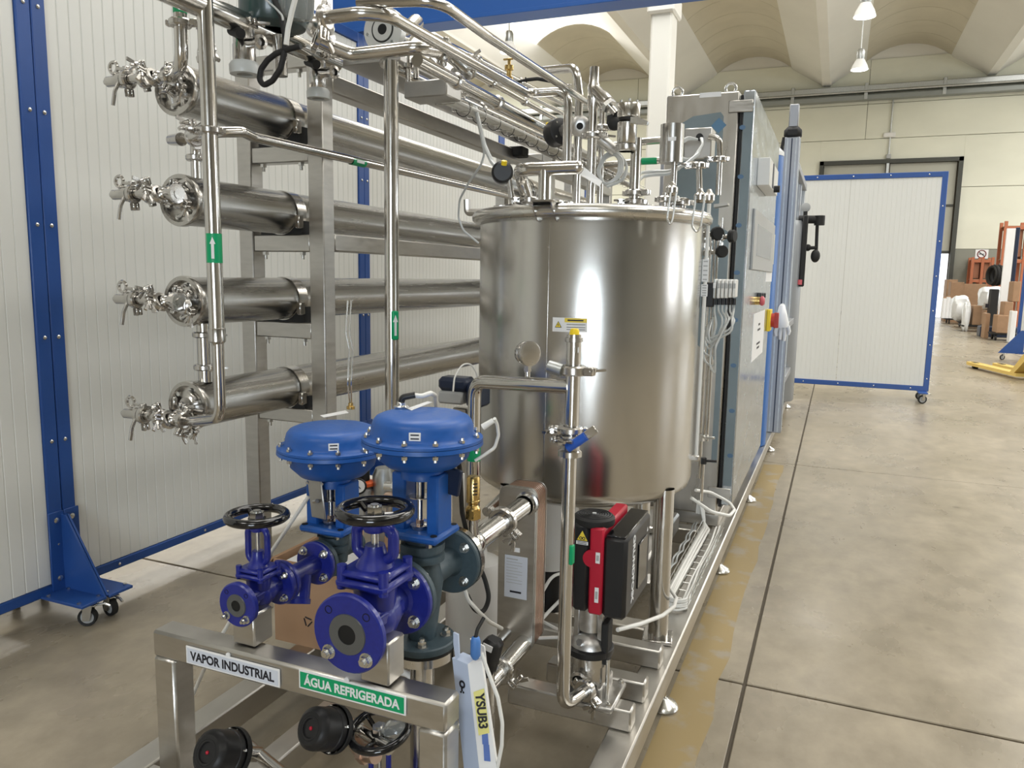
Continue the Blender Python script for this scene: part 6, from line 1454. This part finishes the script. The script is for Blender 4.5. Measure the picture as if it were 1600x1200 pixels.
# ================================================================ CABLE BASKET ON THE SKID
t = T('cable_basket', 'wire basket full of white cables lying along the right rail of the skid', 'cable tray', (-.50, 3.3, RT))
y0, y1, x0, x1 = 2.80, 3.78, -.535, -.435; zf_ = RT+.006
for x, z in ((x0, zf_+.045), (x0, zf_+.02), (x1, zf_+.045), (x1, zf_+.02), (x0+.035, zf_), (x0+.065, zf_), (x1-.004, zf_)): MB().tube([(x, y0, z), (x, y1, z)], .0022, 6).build('long_wire', m_bolt, t)
k = 0; y = y0+.005
while y < y1: MB().tube([(x0, y, zf_+.045), (x0, y, zf_), (x1, y, zf_), (x1, y, zf_+.045)], .0022, 6).build('rung', m_bolt, t); y += .082
for k in range(5):
    x = x0+.006+.0068*k; ph = random.random()*3
    MB().tube([(x+.003*math.sin(ph+3*yy), yy, zf_+.010+.006*(k % 2)) for yy in [y0+.02+(y1-y0-.05)*i/11 for i in range(12)]]+[(x-.008*k, y1+.02, zf_+.03), (x-.014*k-.01, y1+.035, zf_+.09+.015*k), (x-.016*k-.01, y1+.05, zf_+.06)], .0052, 8, .03).build('cable', m_wire, t)
for k in range(3):
    x = x1-.006-.010*k; ph = random.random()*3
    MB().tube([(x+.006*math.sin(ph+9*yy), yy, zf_+.022+.010*math.sin(7*yy+ph)) for yy in [y0+.01+(y1-y0-.03)*i/27 for i in range(28)]], .0042, 8).build('cable', m_wire if k else m_galv, t)
for k in range(5):
    z = zf_+.006+.009*k; MB().tube([(x0-.02, y0-.03+.004*k, z), (x0+.02, y0-.045+.006*k, z), (x0+.07, y0-.04, z+.004*(k % 2)), (x1-.005, y0-.01, z), (x1-.004, y0+.06, z)], .0048, 8, .03).build('cable_bend', m_wire, t)
MB().sph((x0-.012, y0+.03, zf_+.03), .014, (1, 1, 1), 10, 7).build('cable_end_cap', m_rub, t)
for k in range(2):
    x = x0-.022-.012*k; MB().tube([(x+.004*math.sin(40*yy+k), yy, zf_+.03+.004*math.cos(40*yy+k)) for yy in [y0+.05+(y1-y0-.07)*i/69 for i in range(70)]], .0042, 6).build('twisted_cable', m_galv, t)
P = [P3(1087, 766, 3.2), P3(1110, 769, 3.35), P3(1140, 785, 3.4), P3(1148, 797, 3.2), P3(1140, 806, 3.1), P3(1112, 800, 3.0), P3(1080, 778, 2.95)]
tag(MB().tube(P, .0065, 10, .08).build('white_cable', m_wire), 'white cable looping out from under the tank over the basket', 'cable')
P = [P3(965, 984, 1.95), P3(1000, 975, 2.05), P3(1035, 962, 2.2), P3(1053, 948, 2.4), P3(1057, 935, 2.6), P3(1048, 922, 2.75), P3(1042, 918, 2.85)]
tag(MB().tube(P, .0062, 10, .08).build('white_cable', m_wire), 'white cable running from the pump to the near end of the basket', 'cable')
# pipework and dark parts below and behind the tank
tk2 = T('low_pipe', 'low horizontal pipe under the tank behind the right leg', 'pipe', (-.7, 3.35, .28))
MB().tube([(-1.3, 3.35, .279), (-.66, 3.35, .279)], .016, 12).build('tube', m_pipe, tk2)
tag(MB().box((-.80, 3.35, RT+.045), (.32, .75, .09), b=.01).build('battery_case', m_plate), 'dark flat steel case on the skid floor behind the right tank leg', 'case')
tag(MB().cyl((-.66, 3.55, RT+.09), (-.66, 3.55, .62), .016, n=12).build('standpipe', m_pipe), 'short standpipe on the flat case under the tank', 'pipe')
hose('white_cable_bundle', 'white cable stretched behind the heat exchanger toward the pump, upper one', [(842, 935, 2.3), (862, 900, 2.35), (880, 895, 2.4)], .0055, m_wire, 'cable')
hose('white_cable_bundle', 'white cable stretched behind the heat exchanger toward the pump, middle one', [(840, 975, 2.2), (858, 955, 2.25), (885, 928, 2.3)], .0055, m_wire, 'cable')
hose('white_cable_bundle', 'white cable stretched behind the heat exchanger toward the pump, lower one', [(842, 997, 2.15), (862, 996, 2.15), (890, 996, 2.15)], .0055, m_wire, 'cable')
hose('white_cable_bundle', 'white cable crossing down behind the vertical suction pipe', [(846, 970, 2.25), (870, 983, 2.2), (892, 990, 2.15)], .0055, m_wire, 'cable')
c = P3(722, 945, 2.15)
t = T('white_canister', 'large rounded white canister behind the big grey valve body', 'canister', (c.x, 2.22, RT))
MB().lathe((c.x, 2.24, RT), (0, 0, 1), [(0, 0), (.085, 0), (.095, .012), (.095, .26), (.085, .29), (.045, .31), (.04, .33), (0, .33)], 32).build('body', m_white, t)
MB().lathe((c.x, 2.24, RT+.33), (0, 0, 1), [(.03, 0), (.034, .002), (.034, .026), (0, .028)], 20).build('lid', m_black, t)
c = P3(858, 850, 2.5)
t = T('white_drum', 'pale conical plastic drum under the left side of the tank', 'drum', (c.x, 2.62, RT))
MB().lathe((c.x-.04, 2.62, RT+.16), (0, 0, 1), [(0, 0), (.07, 0), (.11, .26), (.115, .27), (0, .27)], 28).build('body', m_white, t)
MB().lathe((c.x-.04, 2.62, RT), (0, 0, 1), [(.06, 0), (.06, .16), (0, .16)], 18).build('foot', m_black, t)
# ================================================================ THINGS AROUND THE CONTROL VALVES
# air regulator
c = P3(566, 742, 2.05)
t = T('air_regulator', 'air pressure regulator with black knob and orange ring between the blue actuators', 'regulator', (c.x, 2.05, c.z-.1))
MB().lathe((c.x, 2.05, c.z-.018), (0, 0, 1), [(.022, 0), (.024, .002), (.024, .04), (.020, .046), (0, .047)], 20).build('knob', m_black, t)
MB().lathe((c.x, 2.05, c.z-.034), (0, 0, 1), [(.018, 0), (.040, .002), (.040, .012), (.022, .018)], 20).build('lock_ring', m_orange, t)
MB().box((c.x, 2.05, c.z-.085), (.066, .06, .10), b=.01).build('body', m_grey, t)
g = P3(560, 760, 2.0); dg = (CAM-g).normalized()
MB().lathe(g, dg, [(0, 0), (.026, 0), (.026, .012), (.022, .014), (.020, .012), (0, .012)], 22).build('gauge', m_black, t); MB().cyl(g+dg*.011, g+dg*.0125, .020, n=20).build('gauge_face', m_paper, t)
MB().box(g+dg*.0135, (.020, .0015, .002), Mx.Rotation(.7, 3, 'Y')).build('gauge_needle', m_ink, t)
MB().lathe((c.x+.062, 2.08, c.z-.10), (0, 0, 1), [(.03, 0), (.036, .01), (.036, .10), (.026, .125), (0, .128)], 24).build('filter_bowl', m_galv, t)
MB().tube([(c.x+.03, 2.06, c.z-.06), (c.x+.16, 2.06, c.z-.055)], .012, 12).build('copper_fitting', m_copper, t)
MB().tube([(c.x+.10, 2.03, c.z-.02), (c.x+.17, 2.03, c.z-.015)], .016, 12).hexb((c.x+.13, 2.03, c.z-.017), (1, 0, 0), .022, .018).build('elbow', m_bolt, t)
MB().box((c.x+.01, 2.10, (c.z-.13+RT)/2), (.06, .04, c.z-.13-RT), b=.004).build('stand', m_sq, t)
# positioner behind the nearer actuator
c = P3(708, 606, 2.12)
t = T('positioner', 'dark navy positioner box with grey base behind the nearer blue actuator', 'positioner', (c.x, 2.12, c.z-.1))
MB().box(c+V((-.002, .03, .010)), (.105, .07, .044), b=.012).build('cover', m_navy, t); MB().box(c+V((-.01, .03, -.032)), (.085, .066, .04), b=.006).build('base', m_grey, t)
MB().box(c+V((.070, .035, -.02)), (.05, .08, .075), b=.008).build('side_housing', m_navy, t)
MB().box(c+V((0, .06, (RT-c.z-.05)/2-.02)), (.05, .03, c.z-.05-RT+.0), b=.004).build('stand', m_sq, t)
hose('white_wire', 'thin white wire arching from the navy positioner to the tank edge', [(708, 612, 2.10), (710, 590, 2.12), (722, 569, 2.15), (736, 568, 2.18), (746, 585, 2.2), (746, 600, 2.2)], .0028, m_wire, 'wire')
# white hose slanting behind the small valve down under the bar
hose('white_hose', 'white hose slanting down from the left blue actuator past the small handwheel', [(482, 776, yA1-.08), (455, 816, yA1-.10), (424, 862, yA1-.12), (330, 1020, 1.45), (290, 1112, 1.40)], .0048, m_wire)
hose('black_hose', 'black hose hanging from the nearer blue actuator to below the grey valve body', [(712, 706, yA2+.10), (718, 730, yA2+.12), (722, 800, yA2+.2), (733, 850, yA2+.26), (758, 905, yA2+.28), (765, 935, yA2+.26), (756, 957, yA2+.24), (742, 955, yA2+.20), (730, 930, yA2+.18)], .0062, m_rub)
hose('white_hose', 'white hose swinging below the big grey valve body to the heat exchanger', [(724, 916, yA2+.17), (732, 938, yA2+.18), (748, 956, yA2+.20), (765, 972, yA2+.24), (784, 982, yA2+.30)], .0052, m_wire)
hose('white_hose', 'white hose running down beside the brass safety valve', [(722, 740, yA2+.22), (723, 765, yA2+.22), (722, 792, yA2+.22)], .0068, m_white)
tag(MB().tube([V((XL, yA2, zbo-.12)), P3(640, 1054, yA2), P3(612, 1046, yA2+.03), P3(588, 1036, yA2+.05)], .008, 10, .03).build('white_hose', m_white), 'white hose leaving the stub pipe behind the right end of the stand', 'hose')
# cardboard box between the valve lines
Y = 1.98
a = P3(428, 872, Y); c = P3(600, 872, Y)
t = T('cardboard_box', 'brown carton with open flaps and recycling mark behind the two shut-off valves', 'box', ((a.x+c.x)/2, Y+.13, RT))
w, d, h = c.x-a.x, .26, a.z-RT
for cc, dd in ((((a.x+c.x)/2, Y, RT+h/2), (w, .005, h)), (((a.x+c.x)/2, Y+d, RT+h/2), (w, .005, h)), ((a.x, Y+d/2, RT+h/2), (.005, d, h)), ((c.x, Y+d/2, RT+h/2), (.005, d, h))):
    MB().box(cc, dd).build('side', m_card, t, smooth=0)
MB().box(((a.x+c.x)/2, Y+d/2, RT+.004), (w, d, .005)).build('base', m_card, t, smooth=0)
MB().box(((a.x+c.x)/2, Y+d*.52, RT+h-.03), (w-.03, d*.9, .035), b=.012).build('packing_foam', m_paper, t)
MB().box(((a.x+c.x)/2, Y+d+.05, RT+h+.028), (w, .13, .005), Mx.Rotation(.5, 3, 'X')).build('flap', m_card, t, smooth=0)
MB().box((a.x-.03, Y+d/2, RT+h-.03), (.08, d, .005), Mx.Rotation(-.9, 3, 'Y')).build('flap', m_card, t, smooth=0)
q = P3(481, 971, Y-.003)
for k in range(3):
    an = k*2.094+.52; MB().tube([q+V((.017*math.cos(an), 0, .017*math.sin(an))), q+V((.017*math.cos(an+1.7), 0, .017*math.sin(an+1.7)))], .0024, 6).build('recycling_mark', m_ink, t)
# two black pneumatic heads low under the bar
for k, (px, py, Y, lb) in enumerate(((322, 1176, 1.22, 'black pneumatic head with red dot, left one in the lower left corner'), (484, 1138, 1.30, 'black pneumatic head with red dot beside the lowest handwheel'))):
    c = P3(px, py, Y); vd = (c-CAM).normalized(); ax = (vd*.78+V((.92, .39, -.02))*.62).normalized(); t = T('pneumatic_actuator', lb, 'valve head', tuple(c+ax*.09), 'black pneumatic heads under the stand')
    R = .050 if k == 0 else .0465
    MB().lathe(c, ax, [(0, .004), (R*.42, .004), (R*.45, .0), (R*.74, .0), (R*.80, .003), (R*.97, .010), (R, .016), (R, .054), (R*1.04, .056), (R*1.04, .070), (R*.9, .073), (0, .073)], 36).build('housing', m_black, t)
    MB().lathe(c+ax*.003, -ax, [(R*.5, 0), (R*.56, .004), (R*.62, 0)], 28).build('face_ring', m_rub, t)
    MB().sph(c+ax*.004, .0045, (1, 1, 1), 10, 6).build('red_dot', m_red, t)
    MB().lathe(c+ax*.071, ax, [(R*1.12, 0), (R*1.15, .003), (R*1.15, .012), (R*1.1, .016), (0, .016)], 32).build('rear_flange', m_rub, t)
    boltring(t, c+ax*.087, -ax, R*1.0, 4, .005, .02, .4)
    MB().tube([c+ax*.084, c+ax*.17], .018, 14).build('steel_neck', m_fit, t)
    MB().tube([c+ax*.17+V((-.12, .06, -.02)), c+ax*.17+V((.12, -.06, .02))], .015, 14).build('pipe', m_pipe, t)
    if k: MB().prism([(-.012, 0), (0, -.005), (.012, 0), (0, .005)], c+ax*.05+V((-.006, -.008, -R*.99)), Mx(((1, 0, 0), (0, .9, -.3), (0, -.3, -.9))).transposed(), .001).build('yellow_mark', m_ylab, t)
    else: MB().box(c+ax*.06+V((.012, -.012, R*.93)), (.008, .03, .003), Mx.Rotation(-.5, 3, 'Z')).build('white_mark', m_paper, t)
p = P3(566, 1178, 1.40); tag(MB().tube([p+V((-.05, .05, -.02)), p, p+V((.05, -.02, .02))], .017, 14, .02).hexb(p, (1, -.4, .4), .022, .02).build('copper_fitting', m_copper), 'copper-coloured threaded fitting beside the lowest handwheel', 'fitting')
# leaning carton with connector print
Y = 1.36
p0, p1 = P3(730, 1032, Y), P3(752, 1230, Y-.02)
t = T('leaning_carton', 'long white and pale blue carton with yellow print leaning at the right upright', 'carton', tuple(p1))
ax = (p0-p1).normalized(); nf = V((-.25, -.96, 0)); nf = (nf-ax*nf.dot(ax)).normalized(); rt = nf.cross(ax)*-1
if rt.x < 0: rt = -rt
B = Mx((rt, ax, nf)).transposed(); L = (p0-p1).length; wl = .044; wr = .030
m_pblue = mat('pale_blue_card', (.50, .58, .74), .5)
b = MB().prism([(-wl, 0), (0, -.012), (.0, L-.008), (-wl*.96, L)], p1, B, -.035).build('left_face', m_pblue, t, smooth=0)
rt2 = (rt*.86-nf*.5).normalized(); B2 = Mx((rt2, ax, rt2.cross(ax))).transposed()
o = MB().prism([(0, -.012), (wr*1.25, 0), (wr, L*.98), (0, L-.008)], p1, B2, -.02).build('right_face', m_paper, t, smooth=0)
n2 = rt2.cross(ax)
if n2.y > 0: n2 = -n2
MB().prism([(-wl*.75, L-.004), (-wl*.5, L+.006), (-wl*.42, L+.052), (-wl*.7, L+.055), (-wl*.78, L+.03)], p1, B, -.004).build('flap', m_pblue, t, smooth=0)
MB().prism([(-wl*.2, L-.01), (wr*.8, L-.02), (wr*.8, L+.022), (-wl*.3, L+.034)], p1-nf*.03, B, -.003).build('flap', m_paper, t, smooth=0)
q = p1+rt2*wr*.6+ax*(L*.60)+n2*.0008
MB().prism([(-.011, -.05), (.012, -.046), (.011, .046), (-.012, .04)], q, B2, .0012 if (rt2.cross(ax)).dot(n2) > 0 else -.0012).build('yellow_label', mat('print_yellow', (.78, .74, .25), .5), t, smooth=0)
text('lettering', 'YSUB3', .026, q+n2*.0018, -ax, rt2, m_ink, t, .0004, bold=.0008)
for k, s in enumerate((.40, .27)):
    g = p1+rt2*wr*.62+ax*(L*s)+n2*.0006; MB().prism([(-.006, -.016), (.007, -.018), (.008, .016), (-.004, .018)], g, B2, .0012 if (rt2.cross(ax)).dot(n2) > 0 else -.0012).build('connector_print', mat('print_blue', (.10, .18, .50), .5), t, smooth=0)
text('symbol', 'O-:', .020, p1-rt*wl*.5+ax*(L*.78)+nf*.0008, -ax, rt, m_ink, t, .0004, bold=.001)
q = P3(743, 1012, Y-.02)
o = T('blue_connector', 'blue round connector sticking out of the top of the leaning carton', 'connector', tuple(q))
MB().lathe(q-V((0, 0, .028)), (0, 0, 1), [(0, 0), (.006, .004), (.0105, .012), (.0105, .042), (.008, .050), (.005, .052)], 16).build('shell', mat('connector_blue', (.07, .20, .52), .4), o)
MB().tube([q+V((0, 0, .022)), q+V((0, .008, .036)), q+V((.004, .03, .052))], .004, 8, .02).build('cable', m_rub, o)
hose('white_cable', 'white cable bowing out beside the leaning carton down to the floor', [(752, 1020, Y), (762, 1048, Y), (778, 1090, Y), (785, 1130, Y), (784, 1165, Y), (772, 1225, Y)], .0042, m_wire, 'cable')
c = P3(757, 1022, 1.62)
t = T('sensor', 'black sensor head with white label behind the leaning carton', 'sensor', tuple(c-V((0, 0, .1))))
MB().box(c+V((0, .03, -.02)), (.045, .05, .10), Mx.Rotation(.25, 3, 'Y'), .01).build('housing', m_black, t); MB().box(c+V((.006, .003, .016)), (.026, .003, .016), Mx.Rotation(.25, 3, 'Y'), .0005).build('label', m_paper, t)
MB().tube([c+V((0, .03, -.05)), (c.x, 1.66, RT)], .014, 12).build('stem', m_fit, t)
# ================================================================ FILTER FRAME BEYOND THE CABINET
t = T('profile_rack', 'aluminium profile frame at the far end of the skid', 'frame', (-.6, 7.9, RT))
def apost(px, py, ztop, w, Y):
    x = P3(px, py, Y).x
    o = MB().box((x, Y, (RT+ztop)/2), (w, w, ztop-RT), b=.004).build('post', m_alu, t)
    for k in (-1, 0, 1): MB().box((x+k*w*.28, Y-w/2-.0005, (RT+ztop)/2), (w*.07, .004, ztop-RT-.02)).build('groove', m_navy if k == 0 else m_galv, o)
    for k in (-1, 0, 1): MB().box((x+w/2+.0005, Y+k*w*.28, (RT+ztop)/2), (.004, w*.07, ztop-RT-.02)).build('groove', m_galv, o)
    return o, x
zt1 = P3(1236, 216, 6.6).z
o1, xA = apost(1216, 560, zt1, .115, 6.6)
o = MB().box((xA, 6.6, zt1+.035), (.13, .13, .10), b=.03).build('top_strap', m_rub, o1); MB().tube([(xA-.062, 6.55, zt1), (xA-.075, 6.54, zt1-.10), (xA-.065, 6.54, zt1-.26)], .012, 8).build('strap_tail', m_rub, o1)
MB().box((xA, 6.6, zt1+.16), (.07, .07, .18), b=.006).build('post_extension', m_alu, o1)
o2, xB = apost(1228, 560, zt1-.06, .085, 8.6); o3, xC = apost(1239, 500, zt1-.1, .07, 9.2)
for z in (zt1-.10, 1.0, .5): MB().box((xA-.005, 7.95, z), (.05, 2.5, .06), b=.004).build('side_beam', m_alu, t)
MB().box((xA-.5, 6.6, zt1-.10), (.95, .06, .06), b=.004).build('cross_beam', m_alu, t); MB().box((xA-.98, 6.6, (RT+zt1)/2), (.08, .08, zt1-RT), b=.004).build('post', m_alu, t)
t = T('blue_cylinder', 'tall blue cylinder with wrapped top standing between the cabinet and the frame', 'cylinder', (-.62, 6.0, RT))
xb = P3(1215, 400, 6.0).x-.15; zb1 = P3(1217, 238, 6.0).z
MB().lathe((xb, 6.0, RT), (0, 0, 1), [(0, 0), (.14, 0), (.15, .01), (.15, zb1-RT-.03), (.14, zb1-RT), (0, zb1-RT)], 32).build('body', m_bluecyl, t)
MB().lathe((xb, 6.0, zb1), (0, 0, 1), [(.152, -.03), (.150, .0), (.11, .04), (.05, .06), (0, .06)], 24).build('wrapped_top', m_wrap, t)
q = P3(1222, 478, 6.50)
g = T('work_glove', 'white cloth glove hanging on the aluminium post beyond the cabinet', 'glove', tuple(q))
MB().tube([q+V((.0, .045, .0)), q+V((.0, .0, -.01)), q+V((.004, -.01, -.07)), q+V((.010, -.012, -.14)), q+V((.014, -.012, -.17))], [.02, .026, .040, .052, .046], 12).build('palm', m_paper, g)
for k, (dx, L) in enumerate(((-.034, .085), (-.008, .11), (.018, .12), (.042, .07))):
    f = q+V((.012+dx, -.014, -.155)); MB().tube([f, f+V((dx*.3, -.004, -L*.6)), f+V((dx*.2, -.002, -L))], [.015, .0145, .010], 10).build('finger', m_paper, g)
# filter tank with gauge
Y = 8.4
c0 = P3(1253, 345, Y); c1 = P3(1247, 440, Y)
t = T('filter_tank', 'dark cylindrical filter tank with gauge and side piping at the far end of the skid', 'filter', (c1.x, Y, RT))
xx_ = c1.x-.085
MB().lathe((xx_, Y, RT), (0, 0, 1), [(0, 0), (.10, 0), (.115, .02), (.115, c0.z-RT-.05), (.09, c0.z-RT), (0, c0.z-RT+.01)], 28).build('shell', mat('filter_grey', (.36, .38, .40), .35, .3), t)
MB().box((xx_+.12, Y-.06, (c0.z+c1.z)/2), (.05, .05, c0.z-c1.z+.1), b=.01).build('dark_column', m_rub, t)
q = P3(1259, 324, Y); MB().lathe(q+V((0, .02, 0)), (0, -1, 0), [(0, 0), (.045, 0), (.045, .03), (.04, .034), (0, .034)], 20).build('gauge', m_grey, t); MB().cyl(q-V((0, 0, .04)), P3(1258, 345, Y), .02, n=10).build('gauge_stem', m_rub, t)
MB().tube([P3(1248, 343, Y), P3(1281, 343, Y)], .04, 14).build('head_pipe', m_rub, t); MB().cyl(P3(1281, 337, Y), P3(1280, 352, Y), .05, n=14).build('head_cap', m_rub, t)
MB().tube([P3(1277, 350, Y), P3(1275, 400, Y)], .016, 10).build('drop_rod', m_rub, t); MB().sph(P3(1274, 400, Y), .05, (.9, .9, 1.3), 12, 8).build('drop_bulb', m_rub, t)
MB().tube([P3(1250, 388, Y), P3(1276, 387, Y)], .018, 10).sph(P3(1262, 387, Y), .035, (1, 1, 1), 10, 7).build('side_valve', m_rub, t)
q = P3(1251, 437, Y-.06); MB().cyl(q, q-V((0, 0, .05)), .03, n=12).build('red_cap', m_pink, t)
